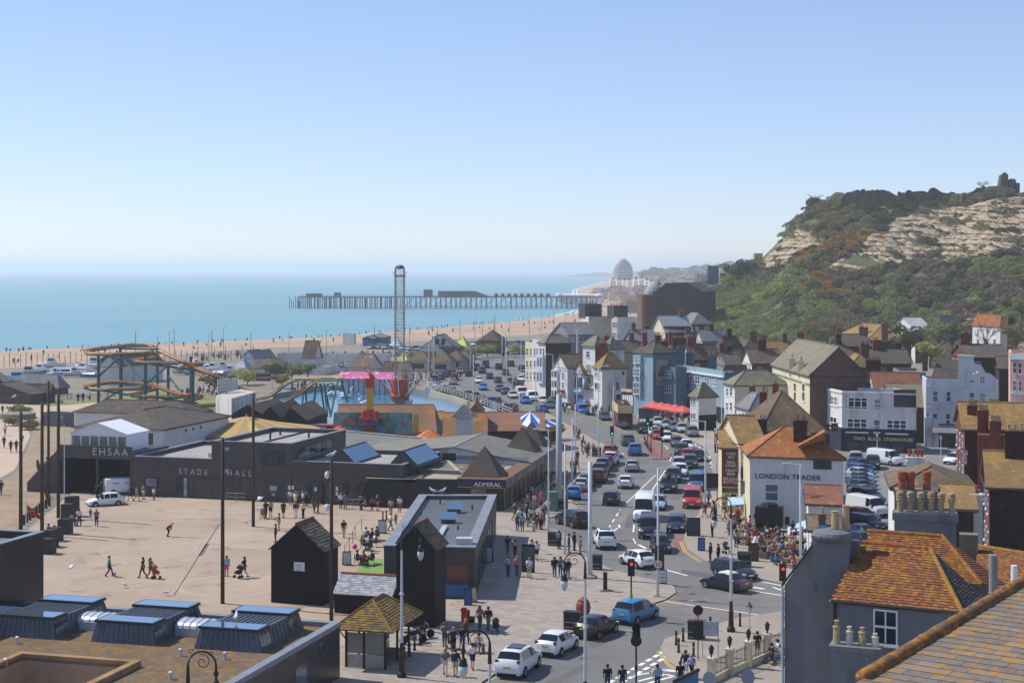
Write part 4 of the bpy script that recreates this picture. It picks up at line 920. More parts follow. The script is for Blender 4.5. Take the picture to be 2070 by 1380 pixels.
# amusement buildings with tiled roofs around the lake
def slope_block(name,lb_,x0,x1,ye,yr,D,depth,ze,wall,roof_m,xr0=None,xr1=None,drop=None):
 A,B=Q(x0,ye,D),Q(x1,ye,D);Rl,Rr=Q(xr0 or x0,yr,D+depth),Q(xr1 or x1,yr,D+depth);t=th_(name,lb_,'building',(A.x,A.y,0))
 A2,B2=Vector((A.x,A.y+2*depth,A.z)),Vector((B.x,B.y+2*depth,B.z))
 o=MB();o.prism([(A.x,A.y),(B.x,B.y),(B2.x,B2.y),(A2.x,A2.y)],0,A.z-.05);o.pl_([B,B2,Rr]);o.pl_([A,A2,Rl]);kd(o,'wall',wall,t)
 o=MB();th=Vector((0,0,.12));ov=Vector((0,-.3,-.12))
 o.hx_([A+ov,B+ov,Rr,Rl],[A+ov+th,B+ov+th,Rr+th,Rl+th]);o.hx_([A2,B2,Rr,Rl],[A2+th,B2+th,Rr+th,Rl+th]);r=kd(o,'roof',roof_m,t)
 kd(MB().tb_([Rl+th,Rr+th],.1,5),'ridge_tiles',roof_m,r)
 return t,A,B,Rl,Rr,r
m_rA=mat('mottled_roof','#8b6a50','#7a604c',ro_=.95,scale=.25,vr_=.15,c3='#a86a34',s3=.35,t3=.52,courses=.2)
m_rB=mat('rust_roof','#86603a','#7a5f45',ro_=.95,scale=.22,vr_=.15,c3='#a5682c',s3=.3,t3=.5,courses=.2)
m_rC=mat('pinkish_roof','#8a5f53','#7d6250',ro_=.95,scale=.2,vr_=.15,c3='#98692f',s3=.18,t3=.55,courses=.2)
jt,A,B,Rl,Rr,r=slope_block('arcade_block','amusement building with jungle mural signboard along its brown roof',672,885,884,819,232,7.5,0,mk_,m_rA,684,878)
m_mural=mat('jungle_mural','#3f6b4a','#5a8f9a',ro_=.7,scale=.35,vr_=.45,c3='#8a5a34',s3=.7,t3=.53,lo=.45,hi=.52,detail=9)
def mur(x,y,d=0):return Q(x,y,231.2-d)
sb=kd(MB().hx_([mur(672,875),mur(835,878),mur(835,878,-.3),mur(672,875,-.3)],[mur(675,833,-1.2),mur(833,834,-1.2),mur(833,834,-1.5),mur(675,833,-1.5)]),'mural_board',m_mural,jt)
W2=Wall(mur(672,875,.1)[:2],(1,0),jt)
for s_,x,y,sz,mm in(('JUNGLE',675,858,1.9,mat('letter_orange','#c98a3c','#b5503a',ro_=.6,scale=1)),('MA',719,862,2.3,mat('letter_blue','#3c62b8',ro_=.6)),):
 W2.text(s_,x,y,sz,mm,out=.9,ext=.05)
kd(MB().hx_([mur(834,872,.1),mur(846,872,.1),mur(846,872,-.4),mur(834,872,-.4)],[mur(836,836,.1),mur(848,836,.1),mur(848,836,-.4),mur(836,836,-.4)]),'hanging_sign',mat('sign_cream','#d8bd62','#b89a4c',ro_=.6,scale=1),jt)
p0=Q(676,893,229);p1=Q(850,899,229)
kd(MB().hx_([(p0.x,p0.y,p0.z+.9),(p1.x,p1.y,p0.z+.9),(p1.x,p1.y+3,p0.z+1.),(p0.x,p0.y+3,p0.z+1.)],[(p0.x,p0.y,p0.z+1.05),(p1.x,p1.y,p0.z+1.05),(p1.x,p1.y+3,p0.z+1.15),(p0.x,p0.y+3,p0.z+1.15)]),'awning',fd,jt)
ct,A,B,Rl,Rr,r=slope_block('cupola_arcade','rust-stained tiled roof with a grey louvred cupola',896,986,880,835,222,6.,0,MATS['render_grey'],m_rB)
cpl=Q(938,862,220.5);o=MB().box((cpl.x,cpl.y,cpl.z-1),(2.,2.,2.4),-.2);kd(o,'cupola',MATS['render_lilac'],ct)
o=MB();b4=[(cpl.x+a,cpl.y+b,cpl.z+1.4)for a,b in((-1.9,-1.5),(1.9,-1.5),(1.9,1.5),(-1.9,1.5))];[o.pl_([b4[k],b4[(k+1)%4],(cpl.x,cpl.y,cpl.z+3.2)])for k in range(4)];kd(o,'cupola_roof',MATS['slate'],ct)
a0=Q(895,893,219.5);kd(MB().box((a0.x+3.2,a0.y-.5,a0.z+.1),(6.4,.15,.8),0),'sign_band',mat('band_lilac','#9a93a8','#b58a98',ro_=.6,scale=1),ct)
gt=th_('gable_block','dark brown cross gable rising behind the cupola roof','building',Q(945,860,236));g1,g2,g3=Q(942,838,230),Q(978,838,230),Q(960,817,230)
o=MB();o.pl_([g1,g2,g3]);o.prism([(g1.x,g1.y),(g2.x,g2.y),(g2.x,g2.y+9),(g1.x,g1.y+9)],0,g1.z);kd(o,'wall',m_rB,gt)
o=MB();bk=Vector((0,9,0));th=Vector((0,-.2,.12));o.hx_([g1,g3,g3+bk,g1+bk],[g1+th,g3+th,g3+bk+th,g1+bk+th]);o.hx_([g3,g2,g2+bk,g3+bk],[g3+th,g2+th,g2+bk+th,g3+bk+th]);kd(o,'roof',m_rA,gt)
slope_block('pink_roof_arcade','long pinkish tiled arcade roof beside the striped carousel',986,1102,870,834,226,6.5,0,mk_,m_rC)
t,*_=slope_block('lakeside_snack_bar','small ochre-gabled snack bar by the boating lake',876,898,848,832,252,3,0,MATS['render_ochre'],MATS['tile_lichen'])
# three dark sheds in a row
for i,(x0,xm,x1,yb,ym,D,rx,ry)in enumerate(((468,500,530,838,819,246,558,806),(522,545,570,846,822,240,594,808),(566,588,618,848,824,236,633,810))):
 a,b,c=Q(x0,yb,D),Q(x1,yb,D),Q(xm,ym,D);d=Q(rx,ry,D+13);dv=Vector((d.x-c.x,d.y-c.y,0))
 t=th_('black_shed',('black gabled shed nearest the white theatre box','black gabled shed in the middle of the row of three','black gabled shed with brown roof nearest the jungle mural')[i],'shed',(a.x,a.y,0),gp_='row of black sheds')
 o=MB();o.pl_([a,b,c]);o.pl_([(a.x,a.y,0),(b.x,b.y,0),b,a]);o.pl_([(b.x,b.y,0),(b.x+dv.x,b.y+dv.y,0),b+dv,b]);o.pl_([(a.x,a.y,0),(a.x+dv.x,a.y+dv.y,0),a+dv,a]);kd(o,'wall',m_tar,t)
 o=MB();th=Vector((0,0,.1));o.hx_([a,c,c+dv,a+dv],[a+th,c+th,c+dv+th,a+dv+th]);o.hx_([c,b+(b-c)*.08,b+dv+(b-c)*.08,c+dv],[c+th,b+(b-c)*.08+th,b+dv+(b-c)*.08+th,c+dv+th]);kd(o,'roof',MATS['tile_dark']if i<2 else MATS['tile_brown'],t)
 # big striped tent
def striped_tent(name,lb_,c,r,ze,zr,n,cols,cat='tent',skirt=.5,gp_=None,pole=True):
 t=th_(name,lb_,cat,c,gp_=gp_);ms=[mat('canvas_'+h_,h_,ro_=.7,vr_=.06,scale=.8)for h_ in cols]
 for k in range(n):
  a0,a1=2*math.pi*k/n,2*math.pi*(k+1)/n;o=MB()
  e0_,e1_=(r*math.cos(a0),r*math.sin(a0)),(r*math.cos(a1),r*math.sin(a1));m0,m1=(e0_[0]*.5,e0_[1]*.5),(e1_[0]*.5,e1_[1]*.5);zm=ze+(zr-ze)*.42
  o.pl_([(*e0_,ze),(*e1_,ze),(*m1,zm),(*m0,zm)]);o.pl_([(*m0,zm),(*m1,zm),(0,0,zr)]);o.pl_([(*e0_,ze),(*e1_,ze),(*e1_,ze-skirt),(*e0_,ze-skirt)])
  o.bd('canvas_panel',ms[k%len(ms)],t)
 if pole:MB().tb_([(0,0,0),(0,0,zr+.3)],.06,6).bd('pole',fw,t)
 return t
c=V(505,918,0);striped_tent('ride_tent','big faded yellow and brown striped tent behind the hall tower',(c.x-1.,c.y+3,0),10.5,3.2,5.1,28,('#b8964e','#a5875a','#c0a35c','#9a7d52'))
c=V(1072,905,0);t=striped_tent('carousel','blue and white striped carousel top with gilded edge',(c.x,c.y,0),4.3,3.4,5.3,16,('#3157a8','#e2e4e8'),'carousel')
for k in range(16):
 a=2*math.pi*k/16;MB().box((4.3*math.cos(a),4.3*math.sin(a),2.7),(.12,1.6,.75),a).bd('rounding_board',mat('gilt','#b58a52','#7a6a5a',ro_=.6,scale=2),t)
for k in range(12):a=2*math.pi*k/12;MB().tb_([(3.4*math.cos(a),3.4*math.sin(a),.3),(3.4*math.cos(a),3.4*math.sin(a),3.3)],.05,5).bd('pole',m_gold,t)
MB().la((0,0,0),[(4.2,.15),(4.2,.35),(.9,.36),(.9,3.2)],20).bd('platform',mat('carousel_wood','#7d4a3a',ro_=.7),t)
def ps_(lb_,x,y,r,zt,cols,z0=0,ze=2.2,gp_=None,n=8):
 c=V(x,y,z0);t=th_('parasol',lb_,'parasol',(c.x,c.y,z0),gp_=gp_);ms=[mat('canvas_'+h_,h_,ro_=.8,vr_=.06)for h_ in cols]
 for k in range(n):
  a0,a1=2*math.pi*k/n,2*math.pi*(k+1)/n;MB().pl_([(r*math.cos(a0),r*math.sin(a0),ze),(r*math.cos(a1),r*math.sin(a1),ze),(0,0,zt)]).pl_([(r*math.cos(a0),r*math.sin(a0),ze),(r*math.cos(a1),r*math.sin(a1),ze),(r*math.cos(a1),r*math.sin(a1),ze-.22),(r*math.cos(a0),r*math.sin(a0),ze-.22)]).bd('canopy_panel',ms[k%len(ms)],t)
 MB().tb_([(0,0,0),(0,0,zt+.1)],.035,6).bd('pole',fw,t);return t
ps_('scarlet canopy tent beside the red drop ride',686,905,1.9,3.3,('#d8432f',));ps_('orange and brown striped kiosk canopy by the carousel fence',868,915,2.2,3.4,('#c9743a','#a8603a'));ps_('orange and purple tent peak near the mural entrance',803,925,2.2,3.2,('#c9683a','#4a3a78','#d07a45'))
# red children's drop ride with cage ball
c=V(748,905,0);t=th_('childrens_drop_ride','red and yellow children\'s drop tower with wire ball on top','fairground ride',(c.x,c.y,0));mR=mat('ride_red','#b5402c',ro_=.4,vr_=.08);mY=mat('ride_yellow','#c9a23a',ro_=.4,vr_=.08)
MB().box((0,0,0),(1.5,1.5,2.)).box((0,0,2.),(1.05,1.05,3.6)).bd('column',mR,t);MB().box((0,0,5.601),(.95,.95,3.2)).bd('column_upper',mY,t);MB().box((0,0,8.802),(1.3,1.3,1.4)).la((0,0,10.203),[(.9,0),(.1,.8)],8).bd('head',mR,t)
for k in range(6):
 a=math.pi*k/3+.3;MB().box((1.35*math.cos(a),1.35*math.sin(a),4.2),(.8,.7,.25),a).box((1.05*math.cos(a),1.05*math.sin(a),4.45),(.2,.7,.95),a).bd('seat',mR,t)
MB().la((0,0,4.),[(1.,0),(1.6,.2),(1.,.3)],12).bd('carriage',mR,t)
o=MB()
for k in range(9):a=math.pi*k/9;o.tb_([(1.25*math.cos(a)*math.sin(b),1.25*math.sin(a)*math.sin(b),12.2-1.25*math.cos(b))for b in[2*math.pi*i/20 for i in range(21)]],.035,4)
o.tb_([(1.25*math.cos(b),1.25*math.sin(b),12.2)for b in[2*math.pi*i/20 for i in range(21)]],.04,4);o.bd('cage_ball',mat('cage_wire','#b89a8c',ro_=.5),t)
# tall lattice drop tower on the lake
c=V(808,818,0);t=th_('drop_tower','tall steel lattice drop tower with flared red base in the boating lake','fairground ride',(c.x,c.y,-.2));HT=26.4;m_st_=mat('tower_steel','#b5aca0','#a39b90',ro_=.6,scale=.5,metal=.2);w=.85
for sx in(-1,1):
 for sy in(-1,1):MB().tb_([(sx*w,sy*w,0),(sx*w,sy*w,HT)],.13,6).bd('column',m_st_,t)
o=MB()
for i in range(44):
 z0_,z1_=HT*i/44,HT*(i+1)/44
 for k,((a,b),(a2,b2))in enumerate((((-w,-w),(w,-w)),((w,-w),(w,w)),((w,w),(-w,w)),((-w,w),(-w,-w)))):
  p,q_=((a,b,z0_),(a2,b2,z1_))if(i+k)%2 else((a2,b2,z0_),(a,b,z1_));o.tb_([p,q_],.035,4,cap=False);o.tb_([(a,b,z1_),(a2,b2,z1_)],.035,4,cap=False)
sr_(o.bd('bracing',m_st_,t),'stuff')
MB().la((0,0,HT-1.6),[(1.15,0),(1.15,.35),(.9,.4)],10).bd('collar',m_st_,t);MB().la((0,0,HT-.1),[(1.,0),(.85,.5),(.5,.8)],8).bd('cap',mat('tower_cap','#5d6468',ro_=.5),t)
for sx in(-1,1):MB().tb_([(sx*.9,0,HT-1.2),(sx*1.45,0,HT-.6)],.07,5).bd('lamp_arm',m_st_,t)
MB().la((0,0,0),[(1.9,0),(1.9,.6),(1.7,.7),(1.7,1.5)],14).bd('base',mat('ride_base','#7d6a62',ro_=.7),t)
MB().la((0,0,1.5),[(1.6,0),(2.,.3),(1.7,1.),(1.75,3.6),(1.5,3.7)],12).bd('gondola',mR,t)
for k in range(16):
 a=2*math.pi*k/16;MB().tb_([(1.6*math.cos(a),1.6*math.sin(a),1.7),(4.6*math.cos(a),4.6*math.sin(a),5.4)],.07,5).bd('arm',mR if k%2 else fw,t)
 # boating lake
LAKE=[(455,838),(555,806),(640,789),(790,786),(866,800),(880,800),(915,812),(1000,845),(930,872),(700,868),(560,862)]
m_lake=wm__('lake_water','#3f7f9c',.12,1.1,.25,'#35708e',.05)
sr_(MB().pl_([(p.x,p.y,.03)for p in gpoly(LAKE)]).bd('boating_lake',m_lake))
m_wallst=mat('lake_wall','#8f867a','#7c7368',ro_=.95,scale=.4,vr_=.15)
def lw_(name,lb_,pts,h_,w_,m,cat='wall',z0=0):
 P=gpoly(pts,z0);o=MB()
 for a,b in zip(P,P[1:]):
  u=(b-a);n=Vector((-u.y,u.x,0)).normalized()*w_;o.hx_([(a.x,a.y,z0),(b.x,b.y,z0),(b.x+n.x,b.y+n.y,z0),(a.x+n.x,a.y+n.y,z0)],[(a.x,a.y,z0+h_),(b.x,b.y,z0+h_),(b.x+n.x,b.y+n.y,z0+h_),(a.x+n.x,a.y+n.y,z0+h_)])
 return tag(o.bd(name,m),lb_,cat)
lw_('lake_wall','grey concrete wall along the far rim of the boating lake',[(555,806),(640,789),(790,786),(866,800)],1.,.4,m_wallst)
lw_('lake_retaining_wall','pale sloping wall under the white railing by the lake',[(866,800),(915,811),(1000,843),(1045,860)],1.1,.5,mat('pale_wall','#a89f8e',ro_=.95))
lw_('road_divider','long low concrete divider along the middle of the road',[(1085,818),(1130,828),(1180,845),(1225,862),(1270,882),(1302,900)],.55,.45,m_wallst)
sw=[]
def swan(lb_,x,y,rz):
 c=V(x,y,.03);t=th_('swan_pedalo',lb_,'boat',(c.x,c.y,.03),rz,gp_='swan pedalos');mw=mcv
 MB().la((0,0,0),[(.5,0),(.95,.25),(1.,.45),(.85,.6)],12).bd('hull',mw,t).scale=(1.35,.85,1)
 MB().tb_([(1.,0,.4),(1.35,0,.9),(1.2,0,1.5),(1.15,0,1.9),(1.4,0,2.1),(1.65,0,2.)],[.3,.22,.16,.15,.17,.06],7).bd('neck',mw,t,sm_=True)
 for s_ in(-1,1):MB().tb_([(.6,s_*.7,.5),(-.4,s_*.85,.85),(-1.2,s_*.6,1.)],[.15,.3,.05],6).bd('wing',mw,t,sm_=True)
 MB().tb_([(-1.,0,.5),(-1.6,0,.9)],[.3,.05],6).bd('tail',mw,t)
swan('white swan pedalo alone on the open water by the teal trestle',698,804,.3);swan('white swan pedalo moored behind the teal trestle',672,800,2.6);swan('swan pedalo at the foot of the drop tower',824,818,1.5);swan('swan pedalo tucked behind the mural roof near the shore',740,818,3.)
# roller coasters: teal frame, orange twin rails
m_teal=mat('coaster_teal','#1f5a62','#1b4f57',ro_=.5,scale=.5,vr_=.1);m_orange=mat('coaster_orange','#cf8a40','#bf7f3a',ro_=.5,scale=.5,vr_=.1)
def track(parent,pts,r=.12,gauge=1.,sub=5,closed=False,D0=None):
 P=[Q(*p)for p in pts];S=[]
 for i in range(len(P)-1):
  p0,p1,p2,p3=P[max(i-1,0)],P[i],P[i+1],P[min(i+2,len(P)-1)]
  for k in range(sub):
   f=k/sub;S.append(.5*((2*p1)+(p2-p0)*f+(2*p0-5*p1+4*p2-p3)*f*f+(-p0+3*p1-3*p2+p3)*f**3))
 S.append(P[-1]);A,B,C=[],[],[]
 for i,p in enumerate(S):
  tn=(S[min(i+1,len(S)-1)]-S[max(i-1,0)]);n=Vector((tn.y,-tn.x,0));n=n.normalized()*gauge/2 if n.length>1e-4 else Vector((gauge/2,0,0));A.append(p+n);B.append(p-n);C.append(p-Vector((0,0,.35)))
 kd(MB().tb_(A,r,5),'rail',m_orange,parent);kd(MB().tb_(B,r,5),'rail',m_orange,parent);kd(MB().tb_(C,r*1.5,6),'spine',m_teal,parent)
 o=MB()
 for a,b,c_ in list(zip(A,B,C))[::2]:o.tb_([a,c_,b],.05,4,cap=False)
 sr_(kd(o,'track_ties',m_orange,parent),'stuff')
D0=292.
c=Q(290,836,D0);rc=th_('roller_coaster','teal-framed roller coaster with looping orange tracks beside the boat yard','fairground ride',(c.x,c.y,0))
def post(x,yt,D,r=.28):a=Q(x,yt,D);kd(MB().tb_([(a.x,a.y,0),a],r,8),'column',m_teal,rc)
for x,yt,D in((199,712,284),(245,712,296),(294,712,284),(390,745,284),(386,720,300),(340,735,300),(243,700,306),(318,700,306)):post(x,yt,D)
def beam(a,b,r=.2):kd(MB().tb_([Q(*a),Q(*b)],r,6),'beam',m_teal,rc)
for a,b in(((176,712,286),(300,735,284)),((300,735,284),(395,748,284)),((205,725,284),(245,712,296)),((170,783,284),(260,798,284)),((260,796,284),(400,815,284)),((245,700,300),(320,700,300)),((240,704,296),(320,706,296)),((200,760,284),(245,718,290)),((245,722,290),(290,770,284)),((296,775,284),(340,738,296)),((340,738,300),(388,760,290)),((360,733,300),(388,733,300)),((300,800,284),(250,818,288)),((372,806,290),(392,800,284)),((235,818,284),(330,822,284)),((340,760,300),(380,810,286)),((205,812,284),(240,790,294))):beam(a,b)
track(rc,[(172,708,286),(205,702,292),(245,698,300),(275,694,302),(300,695,300),(325,708,296),(350,720,292),(372,730,290),(395,742,290),(430,755,288),(462,772,288),(490,785,290),(510,792,292)])
track(rc,[(172,708,286),(180,713,284),(220,714,283),(260,713,284),(305,712,286),(318,715,288),(300,722,290),(270,727,288),(280,730,284),(320,731,283),(360,732,284)])
track(rc,[(362,745,285),(385,738,290),(410,732,293),(395,733,296),(370,735,296)])
track(rc,[(170,780,286),(190,785,284),(240,784,283),(280,783,284),(305,777,288),(260,772,290),(225,770,290),(190,776,288),(170,780,286)])
track(rc,[(265,797,284),(300,800,283),(350,800,284),(372,798,287),(350,792,290),(320,780,292),(300,770,294)]);track(rc,[(265,797,284),(290,790,288),(315,784,290)])
track(rc,[(362,815,284),(390,818,283),(420,817,284),(440,816,286)]);track(rc,[(362,815,284),(390,805,288),(408,800,291),(400,796,293),(375,796,292)])
track(rc,[(395,746,290),(415,762,288),(436,778,288)])
for x,y,m_ in((262,806,m_orange),(255,795,MATS['render_dark']),(330,790,mR),(352,792,mat('lime','#7fb83a',ro_=.5)),(318,788,mR)):
 p=V(x,y+26);kd(MB().la((p.x,p.y,p.z),[(.3,0),(.9,.3),(1.,.8),(.6,1.2)],8),'ride_car_inflatable',m_,rc)  # red and lime shapes are inflatables, the others ride cars
c=Q(655,840,262);rd=th_('lake_coaster','orange coaster hump on teal trestle legs standing in the lake','fairground ride',(c.x,c.y,0));_rc=rc;rc=rd
for a,b in(((615,768,272),(610,832,268)),((617,768,272),(620,826,274)),((640,775,270),(634,818,272)),((655,775,262),(662,842,258)),((655,775,262),(668,838,266)),((683,770,262),(668,842,256)),((690,770,262),(702,812,276)),((648,775,262),(657,840,262)),((640,770,268),(690,768,262)),((638,782,268),(690,780,262)),((645,776,266),(665,790,264)),((665,776,266),(645,790,266)),((668,774,264),(690,784,262)),((640,788,266),(680,785,264))):beam(a,b,.17)
track(rd,[(515,804,285),(540,800,282),(560,788,280),(580,773,278),(600,765,276),(620,764,274),(645,764,270),(670,762,266),(690,764,264)]);track(rd,[(576,810,262),(600,796,264),(620,782,266),(638,769,268)])
rc=_rc
# white theatre box with scaffolded sign
c=V(435,850,0);bx_=th_('ghost_train','white panelled ride building with open sign scaffold on its roof','fairground ride',(c.x,c.y,0));A,B=Q(436,836,262),Q(468,836,256);C_=Q(518,822,270)
for nm,a,b,zt in(('front_wall',A,B,0),('side_wall',B,C_,0)):
 kd(MB().pl_([(a.x,a.y,0),(b.x,b.y,0),(b.x,b.y,5.2),(a.x,a.y,5.2)]),nm,MATS['render_white'],bx_)
kd(MB().pl_([(A.x,A.y,5.2),(B.x,B.y,5.2),(C_.x,C_.y,5.2),(A.x+C_.x-B.x,A.y+C_.y-B.y,5.2)]),'roof',MATS['render_beige'],bx_)
for i in range(6):p=B.lerp(C_,(i+.5)/6);kd(MB().box((p.x,p.y,0),(.12,.12,5.15)),'seam',MATS['render_grey'],bx_)
o=MB();a,b=Q(440,800,266),Q(480,797,270);a.z=b.z=5.2
for i in range(9):p=a.lerp(b,i/8);o.tb_([(p.x,p.y,5.2),(p.x,p.y,7.6)],.05,4)
for z_ in(5.7,6.3,6.9,7.5):o.tb_([(a.x,a.y,z_),(b.x,b.y,z_)],.05,4)
kd(o,'sign_frame',fw,bx_);kd(MB().pl_([(a.x,a.y+.1,5.5),(b.x,b.y+.1,5.5),(b.x,b.y+.1,7.3),(a.x,a.y+.1,7.3)]),'sign_back',MATS['render_beige'],bx_)
# small colourful stands
for nm,lab,x,y,w,d,h_,mm in(('sweet_stand','blue and yellow sweet stand by the black sheds',606,890,3.2,2,2.4,mat('stand_blue','#3f6bb0','#c9a23a',ro_=.5,scale=.6,lo=.5,hi=.52)),('ticket_kiosk','red kiosk with rounded white sign board beside the sheds',640,893,5.,2.4,3.6,mat('kiosk_red','#b03a35',ro_=.5))):
 c=V(x,y,0);t=th_(nm,lab,'kiosk',(c.x,c.y,0),-.1);MB().box((0,0,0),(w,d,h_*.7)).bd('counter',mm,t);MB().box((0,0,h_*.7+.002),(w+.4,d+.4,.15)).bd('canopy',fd if nm[0]=='s' else mm,t)
 if nm[0]=='t':MB().box((0,-d/2-.1,.9),(w*.7,.08,1.9)).bd('sign_board',fw,t);text(t,'DONUTS',(-1.5,-d/2-.15,1.6),(1,0),.75,fd)
 else :MB().la((-.3,0,1.9),[(.3,0),(.6,.8),(.5,2.),(.1,2.4)],8).bd('figure',mat('stand_cyan','#4aa0d0',ro_=.5),t)
 # pink-canopied pleasure pavilion
c=V(690,794,.3);t=th_('lakeside_pavilion','white pavilion with bright pink patterned canopy on the far lake rim','building',(c.x,c.y,0));A,B=V(692,795),V(787,797);A.z=B.z=0
u=(B-A).normalized();n=Vector((-u.y,u.x,0));L=(B-A).length
kd(MB().obox(A,u,n,L,6,0,3.3),'wall',MATS['render_lilac'],t)
for i in range(9):kd(MB().obox(A+u*(L*i/9+.1)-n*.06,u,n,.14,.06,0,3.3),'timber_post',fd,t)
q4=[A-n*.8-u*.8,B-n*.8+u*.8,B+n*1.4+u*.8,A+n*1.4-u*.8]
kd(MB().hx_([(*q4[0].xy,3.1),(*q4[1].xy,3.1),(*q4[2].xy,4.6),(*q4[3].xy,4.6)],[(*q4[0].xy,3.2),(*q4[1].xy,3.2),(*q4[2].xy,4.7),(*q4[3].xy,4.7)]),'canopy',mat('pink_canopy','#c4477f','#cf6f96',ro_=.7,scale=.6,c3='#d8d2dc',s3=.7,t3=.56),t)
kd(MB().tb_([(*q4[3].xy,5.4),(*q4[2].xy,5.4)],.08,5),'rail',fd,t)
for p in(q4[3],q4[2]):kd(MB().tb_([Vector((p.x,p.y,6.))+Vector((.5*math.cos(b),0,.5*math.sin(b)))for b in[2*math.pi*i/12 for i in range(13)]],.12,5),'life_ring',mat('ring_maroon','#6b3a40',ro_=.7),t)
# white museum complex with brown roofs
def wb(name,lb_,cx,base,a,xl,xr,ye,roof,rh,**k):return ho_(name,lb_,'building',cx,base,a,xl,xr,ye,roof,rh,**k)
wb('museum_wing','white gabled wing with broad brown roof nearest the pavilion',735,762,60,706,776,748,'gableR',3.6,wall='render_lilac',roof_m='tile_brown',D=385)
wb('museum_tower','white stair tower with steep brown roof in the white complex',636,760,74,612,650,724,'gableR',4.2,wall='render_lilac',roof_m='tile_brown',D=398)
wb('museum_hall','long white flat-topped hall behind the brown-roofed tower',650,760,82,560,660,714,'flat',0,wall='render_lilac',roof_m='felt_grey',D=420)
wb('museum_block','long plain white block running behind the museum courtyard',782,745,80,646,790,716,'flat',0,wall='render_lilac',roof_m='felt_grey',D=430)
wb('museum_link','white link building with shallow roof left of the courtyard',655,768,76,600,705,742,'flat',0,wall='render_lilac',roof_m='felt_grey',D=392)
wb('sea_centre','low brown-roofed building with pale lean-to in front of beach huts',562,760,82,503,590,745,'hip',2.4,wall='render_white',roof_m='tile_brown',D=395)
for i,(cx,xl,xr)in enumerate(((514,490,535),(535,513,556))):wb('beach_hut',('pale blue boarded beach hut nearest the coaster','pale blue boarded beach hut beside the white hall')[i],cx,748,74,xl,xr,724,'gableL',1.9,wall='render_paleblue',roof_m='slate',D=410+6*i)
wb('mini_golf_house','small white house with brown roof at the foot of the drop tower',826,775,70,775,834,750,'gableR',2.,wall='render_white',roof_m='tile_brown',D=372)
# kiosks and pyramidal pavilions on the promenade
def pyr(name,lb_,x,y,w,ze,zr,wall,rm,rz=-.25):
 c=V(x,y);t=th_(name,lb_,'kiosk',(c.x,c.y,0),rz);MB().box((0,0,0),(w,w,ze)).bd('wall',wall,t);o=MB();s=w/2+.7;E_=[(-s,-s,ze),(s,-s,ze),(s,s,ze),(-s,s,ze)]
 [o.pl_([E_[k],E_[(k+1)%4],(0,0,zr)])for k in range(4)];o.bd('roof',rm,t);MB().box((0,-w/2-.02,.9),(w*.6,.05,1.2)).bd('hatch',mg_,t)
for i,(x,y)in enumerate(((852,750),(897,752),(922,749),(940,747))):pyr('promenade_kiosk',('brown pyramid-roofed kiosk left of the blue sail','brown pyramid-roofed kiosk behind the blue sail','pyramid-roofed kiosk right of the blue sail','smallest pyramid-roofed kiosk near the road')[i],x,y,5.4-i*.4,2.7,5.4,MATS['render_beige'],MATS['tile_brown'])
def sail(lb_,x,y,r,zt,cs,D=None):
 c=V(x,y);t=th_('sail_tent',lb_,'tent',(c.x,c.y,0));m_=mat('sail_'+cs,cs,ro_=.6);o=MB();n=4
 for k in range(4):
  a0,a1=math.pi/2*k+.4,math.pi/2*(k+1)+.4;e0_,e1_=Vector((r*math.cos(a0),r*math.sin(a0),2.2)),Vector((r*math.cos(a1),r*math.sin(a1),2.2));top=Vector((0,0,zt));m0,m1=e0_.lerp(top,.5)*1.,e1_.lerp(top,.5);m0=Vector((m0.x*.7,m0.y*.7,m0.z));m1=Vector((m1.x*.7,m1.y*.7,m1.z))
  o.pl_([e0_,e1_,m1,m0]).pl_([m0,m1,top])
 o.bd('canvas',m_,t)
 for k in range(4):a0=math.pi/2*k+.4;MB().tb_([(r*math.cos(a0),r*math.sin(a0),0),(r*math.cos(a0),r*math.sin(a0),2.2)],.05,5).bd('pole',fw,t)
sail('bright blue peaked sail tent by the kiosks',891,752,2.6,5.2,'#5aa6d8');sail('yellow-green peaked sail tent behind the drop tower',818,745,2.6,5.,'#b8c25a');sail('lime sail tent beside the grey beach cafe',936,712,3.,5.6,'#c2d04a');sail('pale blue sail tent near the beach car park',803,712,2.8,5.,'#9cc4d8');sail('grey sail tent beside the pale blue beach huts',492,760,2.4,5.,'#8f979f')
# beach buildings
wb('lifeguard_cabin','small white raised lifeguard cabin on the shingle',716,695,70,693,720,674,'flat',0,wall='render_white',roof_m='felt_grey',D=555,z0=-.5)
wb('blue_store','blue corrugated store on the shingle',770,697,80,735,790,683,'gableL',.9,wall='render_bluegrey',roof_m='slate',D=545,z0=-.4)
mat('store_blue','#3f6f9e','#3a6692',ro_=.7,scale=.3);wb('blue_shed','bright blue beach shed beside the blue store',752,699,82,733,768,685,'gableL',.8,wall='store_blue',roof_m='slate',D=538,z0=-.3)
h=wb('beach_cafe','grey-roofed beach cafe with two rooflights and blue fascia',925,714,78,852,935,703,'gableL',3.8,wall='render_paleblue',roof_m='felt_grey',D=470)
for x in(884,896):p=Q(x,690,468.5);kd(MB().box((p.x,p.y,p.z-.9),(1.2,.5,1.7)),'rooflight',mg_,h.t)
wb('brown_pavilion','brown hipped beach pavilion beside the car park',1008,706,75,968,1022,688,'hip',2.9,wall='brick_brown',roof_m='tile_dark',D=490)
wb('grey_promenade_block','grey flat block beside the promenade car park',882,690,80,873,905,680,'flat',0,wall='render_grey',roof_m='felt_grey',D=560)
